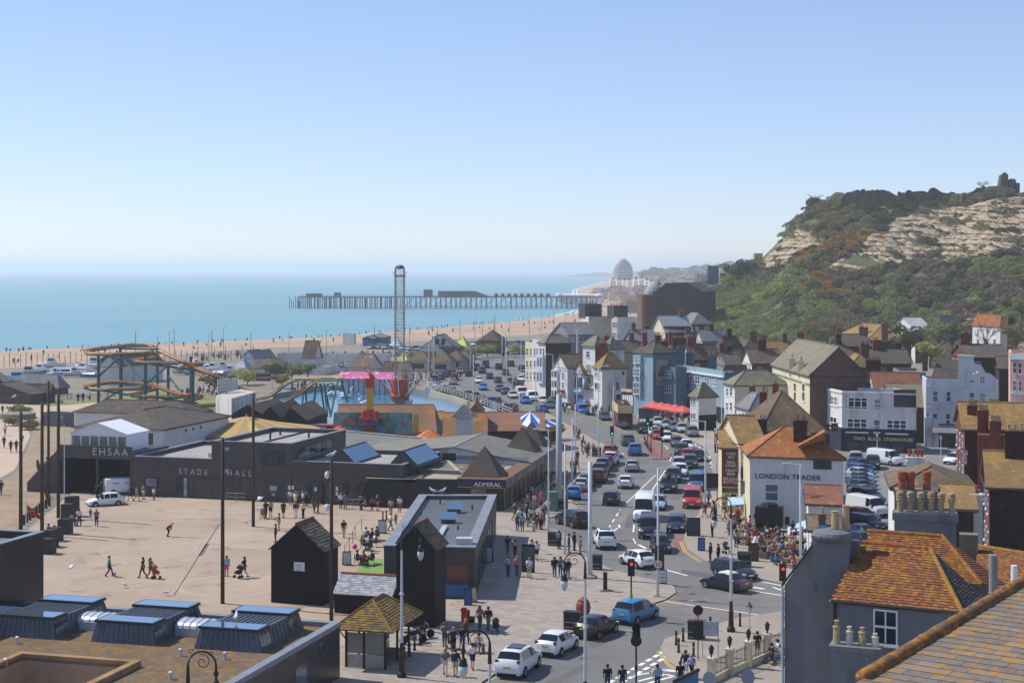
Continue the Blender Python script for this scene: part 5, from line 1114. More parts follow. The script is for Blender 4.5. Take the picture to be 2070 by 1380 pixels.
# sheds at the far left
wb('fishing_shed','row of low black fishing sheds with brown roofs at the far left',62,818,70,-60,100,797,'gableL',1.9,wall='render_dark',roof_m='tile_dark',D=305)
wb('shed_annexe','black gabled shed end with white door beside the seagull',98,818,74,45,112,798,'gableR',1.9,wall='render_dark',roof_m='tile_dark',D=309)
wb('hipped_store','grey hipped-roof store between the sheds and the coaster',118,806,66,22,138,784,'hip',2.6,wall='render_dark',roof_m='slate',D=330)
wb('yard_shed','dark-roofed shed at the left margin of the boat yard',6,792,76,-40,20,772,'gableL',2.,wall='render_dark',roof_m='slate',D=345)
wb('boat_shed','pale gabled boat shed seen through the coaster',242,770,74,200,330,741,'gableL',2.4,wall='render_lilac',roof_m='tile_dark',D=355)
c=V(95,880);wb('ice_store','blue-grey tank shed beside the clubhouse yard',130,880,70,82,150,835,'flat',0,wall='slategrey_paint',roof_m='felt_grey',D=262)
# boats laid up in the yard
m_hull=[mat('hull_'+h_,h_,ro_=.4,vr_=.08)for h_ in('#d5d8da','#c9ccd0','#2f5f9e','#dfe0de','#1f6a78','#b8bcc0')]
def boat(lb_,x,y,L,rz,hi,cabin=True,D=None):
 c=V(x,y);t=th_('boat',lb_,'boat',(c.x,c.y,.25),rz,gp_='boats laid up in the yard');o=MB();st_=[(-.5,.8,0),(-.2,1.,0),(.15,.95,.05),(.38,.55,.2),(.5,.05,.4)]
 for k,(sx,w_,lift_)in enumerate(st_):W__=L*.17*w_;o.v+=[(sx*L,0,lift_*L*.1),(sx*L,W__*.8,.25*L*.3+lift_*.2),(sx*L,W__,L*.17+lift_*L*.12),(sx*L,-W__*.8,.25*L*.3+lift_*.2),(sx*L,-W__,L*.17+lift_*L*.12)]
 for k in range(len(st_)-1):
  a,b=k*5,(k+1)*5
  for i,j in((0,1),(1,2),(0,3),(3,4)):o.f.append((a+i,b+i,b+j,a+j));o.m.append(0)
  o.f.append((a+2,b+2,b+4,a+4));o.m.append(0)
 o.f.append((0,1,2,4,3));o.m.append(0);o.bd('hull',m_hull[hi],t)
 if cabin:
  MB().hx_([(-.15*L,-.1*L,.17*L),(.22*L,-.09*L,.18*L),(.22*L,.09*L,.18*L),(-.15*L,.1*L,.17*L)],[(-.13*L,-.08*L,.36*L),(.08*L,-.07*L,.36*L),(.08*L,.07*L,.36*L),(-.13*L,.08*L,.36*L)]).bd('cabin',m_hull[3],t)
  MB().box((-.02*L,0,.25*L),(.2*L,.19*L,.07*L)).bd('cabin_window',mg_,t)
 else :MB().hx_([(-.45*L,-.15*L,.17*L),(.3*L,-.13*L,.18*L),(.3*L,.13*L,.18*L),(-.45*L,.15*L,.17*L)],[(-.4*L,-.02*L,.27*L),(.3*L,-.02*L,.24*L),(.3*L,.02*L,.24*L),(-.4*L,.02*L,.27*L)]).bd('tarpaulin',mat('tarp_blue','#3f6fa8',ro_=.6)if hi%2 else m_hull[5],t)
for i,(x,y,L,rz,hi,cb)in enumerate(((58,765,8,.3,4,1),(82,755,6,-.3,0,1),(104,745,7.5,.2,3,1),(108,764,6,1.2,5,1),(132,757,6.5,.1,2,0),(150,762,6,.4,0,1),(170,755,7,-.5,3,1),(178,765,5,2.8,2,0),(190,745,8,.2,0,1),(206,748,8,0,3,1),(160,748,6,2.,1,1),(90,768,5,.2,2,0),(120,770,4.5,1.5,1,0),(222,757,6,.4,2,0),(385,752,7,.3,0,1),(372,757,6,-.2,1,1),(405,755,6.5,.5,3,1),(418,748,6,.1,2,0),(432,755,7,-.4,0,1),(450,750,6,.2,3,1),(395,745,6,.9,5,1),(465,757,5.5,.1,1,1),(440,762,5,2.6,2,0),(30,772,5,.2,1,0))):
 colr=('white','grey-white','blue','white','teal','pale grey')[hi]
 boat('%s %s, %s boat from the left edge in the laid-up row'%(colr,'cabin boat' if cb else 'tarpaulined boat',ordn(i)),x,y,L,rz,hi,cb)
 ## the old town
def mpx(D):return D/F
def chim(h,x,ytop,D,w,d,ht,pots,m,**k):
 p=Q(x,ytop,D);return cy_(h.t,(p.x,p.y,p.z-ht),w,d,ht,pots,MATS.get(m)or m,**k)
 # London Trader
lt=ho_('corner_pub','grey-cream pub lettered LONDON TRADER with orange hipped tile roof','building',1516,1066,-16,1502,1705,922,'hip',2.7,'render_cream','render_white','tile_orange')
m_dkblue=mat('dark_blue_paint','#1e2c4a',ro_=.6)
lt.R.text('LONDON TRADER',1526,966,.74,m_dkblue,sx=1.02,ext=.03,space=1.04)
lt.R.win(1546,977,1574,1012,'sash');lt.R.pa_(1644,930,1681,949,'window',mg_,.03);lt.R.pa_(1641,980,1680,990,'window',mg_,.03);lt.R.pa_(1547,1039,1570,1068,'window',mg_,.03);lt.R.pa_(1587,1044,1596,1060,'door',fd,.04);lt.R.pa_(1524,1038,1540,1048,'notice',m_dkblue,.05);lt.R.pa_(1640,1035,1680,1062,'window',mg_,.03)
chim(lt,1618,850,160.5,1.3,1.,3.4,2,'brick_dark');
p=Q(1644,880,158.5);kd(MB().hx_([(p.x-1.6,p.y-.4,p.z-1.2),(p.x+.9,p.y-1.2,p.z-.3),(p.x+1.4,p.y+1.6,p.z-.3),(p.x-1.1,p.y+2.,p.z-1.2)],[(p.x-1.6,p.y-.4,p.z-1.),(p.x+.9,p.y-1.2,p.z+.5),(p.x+1.4,p.y+1.6,p.z+.5),(p.x-1.1,p.y+2.,p.z-1.)]),'cross_roof',MATS['tile_orange'],lt.t)
# old steep brown roofs behind
ob=ho_('old_inn','tall old building with steep mottled brown roof behind the corner pub','building',1540,1010,-16,1492,1668,872,'hip',4.3,'render_beige','brick_brown','tile_brown',D=178)
chim(ob,1541,848,176,.9,.9,1.6,2,'brick_dark');chim(ob,1543,793,186,.8,.8,2.4,1,'brick_red')
jf=ho_('ale_house','gabled ale house with dark red beer sign panel and lichen-yellow roof','building',1497,1035,-16,1452,1545,897,'gableL',2.6,'render_cream','render_beige','tile_lichen',D=168)
jf.R.win(1500,906,1512,932,'sash')
ws_=ho_('beer_house','low dark red sign wall lettered CASK ALE under a long sloping roof','building',1459,1040,-16,1452,1502,905,'gableL',1.4,'render_cream','render_cream','tile_lichen',D=169.5)
pn=ws_.R.pa_(1459,906,1497,984,'sign_panel',mat('sign_oxblood','#6b2e28',ro_=.6,vr_=.06),.06)
for i,(t_,y)in enumerate((('CASK',919),('ALE',926),('REAL',936),('CIDER',943),('CRAFT',953),('BEER',960),('BELGIAN',970),('BOTTLES',977))):ws_.R.text(t_,1478,y,.42,fw,out=.07,align='CENTER',ext=.01)
ws_.R.pa_(1460,985,1497,996,'sign_panel',mat('sign_green','#24483f',ro_=.6),.06);ws_.R.text('THE JOLLY',1478,989.5,.26,m_gold,out=.07,align='CENTER',ext=.01);ws_.R.text('FISHERMAN',1478,994.5,.26,m_gold,out=.07,align='CENTER',ext=.01)
ws_.R.pa_(1466,998,1474,1030,'door',mat('door_yellow','#a8893f',ro_=.6),.05);ws_.R.pa_(1478,998,1488,1018,'window',mg_,.05)
for x in(1498,):jf.R.pa_(x,944,x+12,966,'bay_window',m_dkblue,.3)
p=Q(1506,980,166);sg=th_('hanging_sign','framed hanging pub sign with a ship picture on the ale house corner','sign',(p.x,p.y,p.z));MB().box((0,0,-.9),(.95,.08,1.25)).bd('board',fd,sg);MB().box((0,-.045,-.8),(.8,.02,1.05)).bd('picture',mat('ship_picture','#5b6f80','#8a8f90',ro_=.5,scale=2),sg);MB().tb_([(-.7,0,.42),(.55,0,.42)],.035,5).bd('bracket',mi_,sg)
# sun awnings at the pub
for i,(x0,y0,x1,y1,D,lab)in enumerate(((1471,1022,1503,1005,164,'pale blue awning over the ale house tables'),(1592,1082,1632,1052,152,'pale blue tilted awning beside the white store'))):
 a,b=Q(x0,y0,D),Q(x1,y1,D);t=th_('awning',lab,'awning',(a.x,a.y,0));k=[a,Q(x0,y0-16,D+2.2),Q(x1,y1-2,D+2.2),Q(x1+1,y1+14,D)]
 kd(MB().hx_(k,[v+Vector((0,0,.05))for v in k]),'fabric',mat('awning_blue','#a9c4d6',ro_=.8),t)
 for v in(k[0],k[3]):kd(MB().tb_([(v.x,v.y,.1),v],.03,5),'pole',fw,t)
 # white store beside the pub
st_=ho_('white_store','small white brick store with red tiled roof beside the pub','building',1634,1150,-16,1631,1697,1018,'gableL',1.,'render_white','render_white','tile_red',D=135);
st2=ho_('white_lean_to','lower white outhouse with blue plaque in front of the white store','building',1640,1160,-16,1636,1700,1072,'gableL',.5,'render_white','render_white','tile_brown',D=122);st2.R.pa_(1654,1061,1672,1075,'plaque',mat('plaque_blue','#4a94c4',ro_=.6),.04)
for x in(1662,):chim(st2,x,1040,123,.5,.5,1.2,1,'brick_brown')
# Two Bulls steakhouse
tb=ho_('steakhouse','white two-storey corner steakhouse with navy ground floor and big windows','building',1702,932,-16,1664,1852,790,'flat',0,'render_white','render_lilac','felt_grey',D=227)
Rz=tb.R
for x0,y0,x1,y1,k in((1713,803,1755,827,'triple'),(1767,805,1781,828,'sash'),(1711,845,1754,874,'triple'),(1766,847,1779,874,'sash')):Rz.win(x0,y0,x1,y1,k)
Rz.win(1791,848,1834,877,'triple')
for x0,y0,x1,y1 in((1678,799,1694,822),(1678,840,1692,868)):tb.L.win(x0,y0,x1,y1,'cross')
for w in(tb.L,tb.R):
 L=tb.wl if w is tb.L else tb.wr
 w.pm_(0,0,L,3.3,'shop_front',MATS['render_navy'],.12)
 for z in(3.4,tb.ze-2.9 if False else 6.3):w.pm_(-.05,z,L+.1,.16,'string_course',MATS['render_lilac']if w is tb.R else MATS['render_white'],.1)
 w.pm_(-.05,tb.ze-.35,L+.1,.2,'cornice',MATS['render_lilac']if w is tb.R else MATS['render_white'],.14)  # greyer white on the shaded front, shade put into the colour
a_,_=tb.R.hit(1720,885)
tb.R.text('TWO  BULLS  STEAKHOUSE',1725,888.5,.64,mat('pale_gold','#f0dca0',ro_=.6),out=.13,ext=.01,sx=1.05)
for x in(1715,1745,1775,1805):tb.R.pa_(x,893,x+22,925,'window',mg_,.14)
tb.R.pm_(tb.wr*.7,6.5,tb.wr*.3,2.5,'dormer_glazing',mg_,.02)
sgb=Q(1687,860,223);sg=th_('hanging_sign','black square hanging sign on the steakhouse corner','sign',sgb);MB().box((0,0,-.8),(.95,.1,1.1)).bd('board',mk_,sg);MB().tb_([(-.1,0,.35),(.7,0,.35)],.03,5).bd('bracket',mi_,sg);text(sg,'TB',(-.3,-.07,-.4),(1,0),.5,m_gold)
h=ho_('slate_back_block','brown tiled house behind the steakhouse and the pale blue guest house','building',1772,900,-16,1752,1866,800,'gableL',3.4,'render_beige','brick_brown','tile_red',D=248);chim(h,1750,760,246,1.2,1.,3.2,2,'render_grey')
h=ho_('slate_wing','grey slated wing with small white window beside the guest house','building',1800,930,-16,1785,1866,822,'gableL',3.2,'brick_dark','brick_dark','slate_lichen',D=239);h.R.win(1838,816,1853,829,'pair')
# B&B
bb=ho_('guest_house','tall pale blue guest house lettered B&B with curved parapet','building',1872,935,-16,1864,2018,766,'flat',0,'render_paleblue','render_paleblue','felt_grey',D=233)  # white walls; the bluish tone puts their shade into the colour
for x0,y0,x1,y1 in((1886,789,1896,812),(1913,790,1922,812),(1959,792,1970,816),(1980,793,1992,816),(1885,834,1895,862),(1912,834,1921,862),(1960,838,1970,862)):bb.R.win(x0,y0,x1,y1,'sash')
for y in(783,815,826,861):bb.R.pm_(-.05,bb.R.hit(1880,y)[1],bb.wr+.1,.14,'string_course',MATS['render_paleblue'],.12)
bb.R.text('B',1873,840,.55,m_dkblue);bb.R.text('&',1873,846.5,.55,m_dkblue);bb.R.text('B',1873,853,.55,m_dkblue)
bb.R.pm_(0,0,bb.wr,3.4,'shop_front',MATS['render_dark'],.1);bb.R.pm_(1.,0,.8,4.2,'pilaster',MATS['render_paleblue'],.3);bb.R.pm_(-.2,0,1.1,4.3,'pilaster',MATS['render_paleblue'],.3)
a0,z0_=bb.R.hit(1885,886);pts=[bb.R.at(a0,3.,.12),bb.R.at(a0+5.6,3.,.12),bb.R.at(a0+5.6,2.2,1.8),bb.R.at(a0,2.2,1.8)];kd(MB().hx_(pts,[p+Vector((0,0,.06))for p in pts]),'awning',mat('awning_grey','#77757a',ro_=.8),bb.t)
# its raised bay with chimney and shaped gable
hx=bb.R.hit(1937,760)[0];top=bb.R.hit(1950,722)[1];bb.R.pm_(hx,bb.ze+.01,2.2,top-bb.ze,'chimney',MATS['render_paleblue'],.05,1.2);bb.R.pm_(hx-.15,top+.01,2.5,.25,'chimney_cap',MATS['render_beige'],.15,1.35)
hz=bb.R.hit(1993,748)[1];g=[bb.R.at(hx+2.2,bb.ze,.02),bb.R.at(bb.wr,bb.ze,.02),bb.R.at(bb.wr-1.,bb.ze+.9,.02),bb.R.at(bb.wr-1.8,bb.ze+1.1,.02),bb.R.at(bb.wr-2.4,bb.ze+2.2,.02),bb.R.at(hx+2.2,bb.ze+2.4,.02)]
bk=Vector((-bb.R.n.x,-bb.R.n.y,0))*.35;o=MB().pl_(g).pl_([p+bk for p in g]);[o.pl_([g[i-1],g[i],g[i]+bk,g[i-1]+bk])for i in range(len(g))];kd(o,'shaped_gable',MATS['render_paleblue'],bb.t)
for x0,y0,x1,y1 in((1960,760,1970,774),(1981,760,1991,775)):bb.R.win(x0,y0,x1,y1,'cross')
zt=bb.R.hit(1900,733)[1];r4=[bb.R.at(.5,bb.ze-.3,-2.2),bb.R.at(hx,bb.ze-.3,-2.2),bb.R.at(hx,zt,-6),bb.R.at(1.6,zt,-6)];kd(MB().hx_(r4,[p+Vector((0,0,.12))for p in r4]),'mansard_roof',MATS['tile_dark'],bb.t)
chim(bb,1870,712,238,.8,.8,2.8,1,'brick_brown');chim(bb,1946,716,235,.5,.5,.4,2,'render_beige')
h=ho_('brick_gable_house','dark brick flank wall between the guest house and the pink house','building',2020,935,-16,2012,2062,745,'gableL',1.6,'brick_dark','brick_dark','tile_dark',D=238)
pk=ho_('pink_house','tall salmon-pink house with white arched windows at the right edge','building',2042,960,-30,2039,2160,712,'flat',0,'render_pink','render_pink','felt_grey',D=205)
for i,x in enumerate((2048,2059,2070)):
 for y0,y1 in((731,755),(768,790),(812,838)):pk.R.win(x,y0+i,x+6,y1+i,'sash')
pk.R.pm_(-.05,pk.ze-.9,12,.7,'cornice',fw,.15);pk.R.pm_(-.05,pk.R.hit(2050,796)[1],12,.25,'string_course',fw,.1)
# cream hall with green band
ch=ho_('cream_hall','long cream hall with green frieze, tall windows and dark gable end','building',1637,900,2.4,1561,1752,760,'gableR',4.2,'render_cream','brick_brown','slate_lichen',D=233,maxd=(None,14))
ch.L.pm_(0,ch.ze-1.5,ch.wl,.35,'frieze',mat('frieze_green','#6f8a76',ro_=.8),.04)
for x0,x1 in((1587,1591),(1605,1609.5),(1622,1627)):ch.L.win(x0,772,x1,812,'sash')
for x,y,D in((1601,725,246),(1620,729,240)):chim(ch,x,y,D,.8,.7,2.6,1,'render_cream')
# the row of white and blue houses along the front
H1=ho_('front_house','cream flat-topped house at the far end of the seafront row','building',1077,797,24,1062,1092,692,'flat',0,'render_cream','render_beige','felt_grey',D=333)
H2=ho_('front_house','narrow tall cream house with pedimented window in the seafront row','building',1090,800,24,1076,1106,687,'flat',0,'render_white','render_beige','felt_grey',D=328)
H3=ho_('front_house','white bay-fronted house with dark brick flank wall in the seafront row','building',1103,806,24,1088,1154,694,'hip',1.6,'render_white','brick_dark','slate_lichen',D=318)
for h,xs in((H1,(1064,1071)),(H2,(1079,1084)),(H3,(1091,1097))):
 for y0,y1 in((703,718),(728,742),(750,768)):
  for x in xs:h.L.win(x,y0,x+3.6,y1,'sash')
H3.L.pa_(1089,716,1101,775,'bay',MATS['render_paleblue'],.5)
for y in(722,752):
 for x in(1090.5,1096):H3.L.pa_(x,y,x+3.5,y+18,'pane',m_glass_pale,.53)
H4=ho_('front_house','white house with black and white oriel bay and brown gabled roof','building',1147,818,24,1119,1182,744,'gableL',2.4,'render_white','render_lilac','tile_brown',D=303)
H4.L.pa_(1119,747,1130,812,'oriel',fw,.5)
for y in(749,769,789):
 for x in(1120,1125.5):H4.L.pa_(x,y,x+4,y+13,'pane',mg_,.53)
for y0,y1 in((752,766),(772,784)):H4.L.win(1136,y0,1140.5,y1,'sash')
H4.L.pa_(1133,787,1142,793,'shop_canopy',mat('canopy_red','#8a2f36',ro_=.7),.7)
Hb=ho_('front_house','low blue-trimmed cafe with lichened roof between taller white houses','building',1181,822,24,1160,1200,757,'gableL',2.2,'render_paleblue','render_paleblue','tile_lichen',D=300)
for x in(1163,1171):Hb.L.pa_(x,762,x+6,782,'window',MATS['stand_blue']if 0 else m_dkblue,.05)
Hb.L.pa_(1161,787,1180,793,'awning',mat('awning_paleblue','#8fa9c9',ro_=.8),.8);Hb.L.pa_(1162,796,1179,818,'shop_front',mat('shop_blue','#41669e',ro_=.6),.06)
H5=ho_('front_house','tallest narrow white house with two black iron balconies','building',1203,824,30,1178,1230,700,'hip',1.8,'render_white','brick_brown','slate_lichen',D=298)
for y0,y1 in((709,722),(735,755),(762,778)):H5.L.win(1185,y0,1192 if y0==709 else 1195,y1,'pair' if y0>709 else 'sash')
for y in(757,784):
 a0,z_=H5.L.hit(1177,y);L=H5.wl;b=H5.L
 kd(MB().hx_([b.at(0,z_,0),b.at(L,z_,0),b.at(L,z_,1.),b.at(0,z_,1.)],[b.at(0,z_+.1,0),b.at(L,z_+.1,0),b.at(L,z_+.1,1.),b.at(0,z_+.1,1.)]),'balcony',mi_,H5.t)
 o=MB();[o.tb_([b.at(L*i/14,z_+.1,.97),b.at(L*i/14,z_+1.,.97)],.03,4)for i in range(15)];o.tb_([b.at(0,z_+1.,.97),b.at(L,z_+1.,.97)],.04,4);kd(o,'railing',mi_,H5.t)
chim(H5,1218,694,294,1.5,.9,3.,2,'brick_red');chim(H5,1204,700,300,.9,.7,1.8,3,'render_paleblue')
H5b=ho_('rear_house','white rendered house with grey hipped roof behind the balconied house','building',1232,815,30,1212,1262,706,'hip',2.2,'render_white','render_lilac','slate_lichen',D=308)
H6=ho_('front_house','broad white house with bay and mossy brown hipped roof','building',1217,828,20,1200,1266,745,'hip',2.7,'render_white','render_white','tile_lichen',D=290)
for y0,y1 in((750,764),(772,788)):H6.L.win(1202,y0,1213,y1,'pair')
H6.R.pa_(1245,772,1252,788,'shutter',MATS['render_grey'],.05);H6.R.pa_(1258,750,1262,758,'window',mg_,.04);H6.R.pa_(1246,797,1254,824,'door',m_dkblue,.05)
Hs_=ho_('restaurant','small white-fronted restaurant with pink sign beside the blue house','building',1281,838,30,1256,1292,790,'flat',0,'render_dark','render_dark','felt_grey',D=284)
Hs_.L.pa_(1258,785,1280,793,'sign',mat('sign_salmon','#c98a78','#d8c2b0',ro_=.6,scale=1.5),.3)
for i in range(5):Hs_.L.pa_(1259+i*4.3,798,1262+i*4.3,826,'window',fw,.05)
CU=ho_('sailing_pub','tall blue-grey pub with painted sailing-boat panel lettered THE CUTTER','building',1320,843,33,1281,1366,714,'hip',1.7,'render_blue','render_bluegrey','tile_dark',D=279)
CU.R.pa_(1326,728,1350,777,'painted_panel',mat('panel_beige','#9a8c80',ro_=.8),.05)
bp=[CU.R.at(*CU.R.hit(x,y),.08)for x,y in((1329,757),(1338,734),(1345,757))];kd(MB().pl_(bp),'painted_sail',mat('sail_paint','#3c5f88',ro_=.8),CU.t);CU.R.pa_(1330,757.5,1345,760,'painted_hull',m_dkblue,.07)
CU.R.text('THE',1337.5,768,.42,m_dkblue,out=.06,align='CENTER',ext=.01);CU.R.text('CUTTER',1337.5,774.5,.66,m_dkblue,out=.06,align='CENTER',ext=.01)
for y0,y1 in((719,734),(744,760),(772,796)):
 CU.L.pa_(1283,y0-2,1299,y1+2,'bay',MATS['render_blue'],.4)
 for x in(1284.5,1292):CU.L.win(x,y0,x+5.5,y1,'cross').location+=CU.L.n*.42
C2=ho_('blue_terrace','long pale blue terrace with white windows beside the sailing-boat pub','building',1464,858,18.6,1362,1485,752,'flat',0,'render_blue','render_bluegrey','felt_grey',D=266)
for x0,x1,y0,y1,k in((1369,1374,756,771,'sash'),(1379,1390,758,774,'cross'),(1395,1400,759,774,'sash'),(1405,1415,760,776,'cross'),(1378,1389,785,801,'cross'),(1395,1402,787,801,'sash'),(1424,1434,763,779,'cross'),(1442,1450,766,782,'cross')):C2.L.win(x0,y0,x1,y1,k)
C2.L.pm_(-.1,C2.ze-.9,C2.wl+.2,.25,'cornice',fw,.35);C2.L.pa_(1366,784,1372,800,'painted_sign',MATS['sign_cream'],.04)
C2.L.pm_(0,0,C2.wl,2.8,'shop_front',mk_,.1)
for x,y,D,w in((1376,704,292,1.5),(1395,713,288,1.5),(1440,718,280,1.4)):chim(C2,x,y,D,w,1.,4.,4,'render_bluegrey')
C3=ho_('blue_bay_house','blue-grey house with paired sash windows wedged between pub and terrace','building',1366,848,28,1341,1388,742,'flat',0,'render_bluegrey','render_bluegrey','felt_grey',D=277)
for y0,y1 in((748,764),(778,794)):
 for x in(1343,1352):C3.L.win(x,y0,x+5,y1,'sash')
h=ho_('weatherboard_house','small white weatherboarded house with hipped roof by the parasols','building',1412,872,22,1395,1448,803,'hip',2.1,'weatherboard','weatherboard','slate_lichen',D=255)
for y0,y1 in((806,817),(834,846)):
 for x in(1397,1402):h.L.win(x,y0,x+3.5,y1,'sash')
h.R.pm_(0,0,h.wr,2.6,'tarred_base',m_tar,.04)
h=ho_('ochre_house','ochre house with broad brown roof beyond the blue terrace','building',1474,850,14,1462,1512,768,'gableL',2.3,'render_ochre','render_ochre','tile_brown',D=268);h.R.pa_(1480,772,1489,778,'window',mg_,.04);chim(h,1484,745,272,1.,.8,2.2,0,'render_ochre')
W3=ho_('white_villa','white three-storey villa with slate hipped roof and arched window','building',1485,875,10,1464,1592,779,'hip',2.1,'render_white','render_beige','slate_lichen',D=247,maxd=(None,None))
for y0,y1 in((783,800),(812,830)):
 for x in(1468,1476):W3.L.win(x,y0,x+4,y1,'sash')
W3.R.win(1545,782,1554,793,'cross');W3.L.pm_(0,0,W3.wl,3.2,'shop_front',mat('shop_teal','#7fa6b8',ro_=.6),.1)
for i in range(5):W3.L.pm_(.6+i*W3.wl/5.4,.4,W3.wl/8,2.3,'window',mg_,.12)
W4=ho_('slate_cottage','low white cottage with pale slate roof in front of the villa','building',1516,905,10,1489,1562,829,'hip',2.2,'render_white','render_lilac','slate',D=232)
for x in(1494,1501,1508):W4.L.win(x,833,x+4,850,'sash')
chim(W4,1521,781,238,.8,.8,2.6,1,'brick_red');chim(W4,1568,776,240,.9,.8,2.2,1,'brick_red');chim(W4,1543,800,234,.8,.8,2.6,1,'brick_red')
# roofscape between the front and the hill: (near-corner column, base, turn, left, right, eave row, roof, rise, wall, wall2, roof, distance, pots, look)
ROOFS=[
(1305,20,1286,1350,712,'hip',2.2,'render_cream','render_grey','slate',330,'cream-walled house with patchy slate roof and lean-to'),
(1330,15,1312,1372,735,'gableL',2.6,'render_beige','brick_brown','tile_brown',310,'house with small skylight in a brown roof behind the blue chimneys'),
(1362,10,1345,1405,706,'hip',2.4,'render_white','render_beige','tile_dark',345,'dark hipped house behind the sailing-boat pub'),
(1395,12,1380,1452,728,'gableL',3.,'render_beige','brick_brown','tile_brown',315,'broad brown gabled roof behind the blue terrace chimneys'),
(1455,12,1448,1500,704,'hip',2.6,'render_bluegrey','render_grey','tile_dark',350,'grey house with one pale window and dark hipped roof'),
(1500,8,1470,1545,712,'hip',2.6,'render_dark','render_dark','tile_dark',352,'dark hall-like block with steep brown roof near the hill'),
(1470,8,1440,1500,738,'gableL',2.2,'render_grey','brick_brown','tile_dark',300,'ribbed brown roof with dark chimney row behind the terrace'),
(1520,8,1500,1580,735,'gableL',2.4,'render_white','brick_brown','tile_brown',288,'ridged brown roof with white dormers above the villa'),
(1545,6,1530,1602,714,'gableL',2.4,'render_white','brick_red','tile_lichen',335,'ochre-lichened roof with three dark chimney stacks'),
(1620,5,1600,1672,716,'gableL',2.6,'render_beige','brick_brown','tile_brown',330,'brown house with scalloped wall behind the cream hall'),
(1668,2,1655,1735,722,'hip',2.6,'render_beige','brick_brown','tile_brown',300,'brown hipped roof with orange hips right of the cream hall ridge'),
(1720,0,1700,1765,742,'hip',2.,'render_beige','brick_dark','tile_lichen',275,'small orange-lichened roof beside the big dark chimney'),
(1768,-4,1750,1840,735,'gableL',2.2,'brick_brown','brick_brown','tile_dark',285,'dark roof with pale pots behind the steakhouse'),
(1820,-8,1800,1872,752,'flat',0,'render_grey','render_grey','felt_grey',262,'flat grey-roofed block tucked behind the guest house'),
(1700,0,1682,1760,700,'gableL',2.4,'brick_brown','brick_dark','tile_dark',345,'dark cottage row with clay pots below the red-brick villa'),
(1955,-16,1925,2040,722,'gableL',1.8,'brick_red','brick_dark','tile_dark',262,'dark ridge with red tiles behind the shaped gable'),
(1420,15,1405,1470,690,'gableL',2.6,'render_beige','render_grey','slate',390,'pale slate roof below the wooded slope'),
(1345,18,1318,1400,672,'gableL',4.,'render_cream','brick_dark','slate_pale',400,'cream house with pale slated mansard and dormer'),
(1285,20,1262,1330,690,'gableL',2.6,'render_grey','brick_brown','slate',385,'grey slated house below the scaffolded block'),
(1400,12,1360,1436,655,'hip',3.,'render_dark','brick_dark','slate',455,'big dark mansarded house with white pots under the slope'),
(1235,20,1208,1300,712,'gableL',2.2,'render_grey','render_grey','tile_dark',345,'grey back roof behind the balconied house'),
]
for i,(cx,a,xl,xr,ye,rf_,rh,w1,w2,rm,D,lab)in enumerate(ROOFS):
 h=ho_('town_house',lab,'house',cx,0,a,xl,xr,ye,rf_,rh,w1,w2,rm,D=D,maxd=(12,None),gp_='old town houses')
 if rf_!='flat' and i not in(19,):
  f=(.15,.5,.85)[i%3];p=h.P+h.ur*(h.wr*f)+h.ul*(h.wl*.5);cy_(h.t,(p.x,p.y,h.ze+rh*.35),1.5 if i%2 else 1.,.8,2.4+rh*.35,4 if i%2 else 2,MATS[('brick_red','brick_dark','brick_brown')[i%3]],a)
  if i%2==0:p=h.P+h.ur*(h.wr*(1-f))+h.ul*(h.wl*.7);cy_(h.t,(p.x,p.y,h.ze+rh*.2),1.2,.7,2.2+rh*.3,3,MATS[('brick_dark','brick_brown','brick_red')[i%3]],a)
 n=max(1,int(h.wr/2.6))
 for k in range(n):h.R.wm_(h.wr*(k+.5)/n-.45,h.ze-1.9,.9,1.2,'cross')
 n=max(1,int(h.wl/3.))
 for k in range(n):h.L.wm_(h.wl*(k+.5)/n-.45,h.ze-1.9,.9,1.2,'sash')
p=Q(1382,700,335);stk=th_('chimney_wall','massive dark chimney wall topped by a row of red pots','chimney',(p.x,p.y,0));cy_(stk,(p.x,p.y,0),5.2,1.2,Q(1382,683,335).z,9,MATS['brick_dark'],12)
p=Q(1368,690,402);stk=th_('chimney_wall','broad dark party wall with cream pots behind the slated mansard','chimney',(p.x,p.y,0));cy_(stk,(p.x,p.y,0),7.,1.2,Q(1368,660,402).z,6,MATS['brick_dark'],12,pm=m_potb)
p=Q(1765,745,268);stk=th_('chimney_wall','wide dark chimney breast behind the satellite dish','chimney',(p.x,p.y,0));cy_(stk,(p.x,p.y,0),2.4,1.2,Q(1765,728,268).z,5,MATS['brick_dark'],-8)
# houses on the slope
h=ho_('hill_villa','red-brick and cream villa with tall chimneys and orange roof below the hill','house',1755,0,-10,1690,1842,687,'hip',3.3,'render_cream','brick_dark','tile_lichen',D=375,maxd=(22,None));h.R.win(1816,696,1828,709,'six');chim(h,1748,662,380,1.6,1.,2.6,2,'brick_red');chim(h,1789,655,372,1.5,1.2,4.2,5,'brick_brown')
h=ho_('hill_house','white house with pale slate roof and two dormers on the slope','house',1850,0,-18,1804,1884,666,'gableR' if 0 else 'gableL',3.,'render_white','brick_dark','slate_pale',D=440,z0=-.02,maxd=(14,None))
h=ho_('hill_house','square white house with orange hipped roof among the hill trees','house',2022,0,-20,1966,2036,661,'hip',3.,'render_white','render_beige','tile_orange',D=415,maxd=(12,None))
for x in(1975,1994,2008):
 for y0,y1 in((664,675),(685,696)):h.L.win(x,y0,x+5,y1,'sash')
chim(h,1988,638,425,1.6,.9,2.6,4,'brick_red');chim(h,2045,642,418,1.8,.9,3.6,4,'brick_dark')
wl_=lw_('garden_wall','sandy garden wall between the two white hill houses',[(1878,745),(1960,745)],8,.5,m_rock)
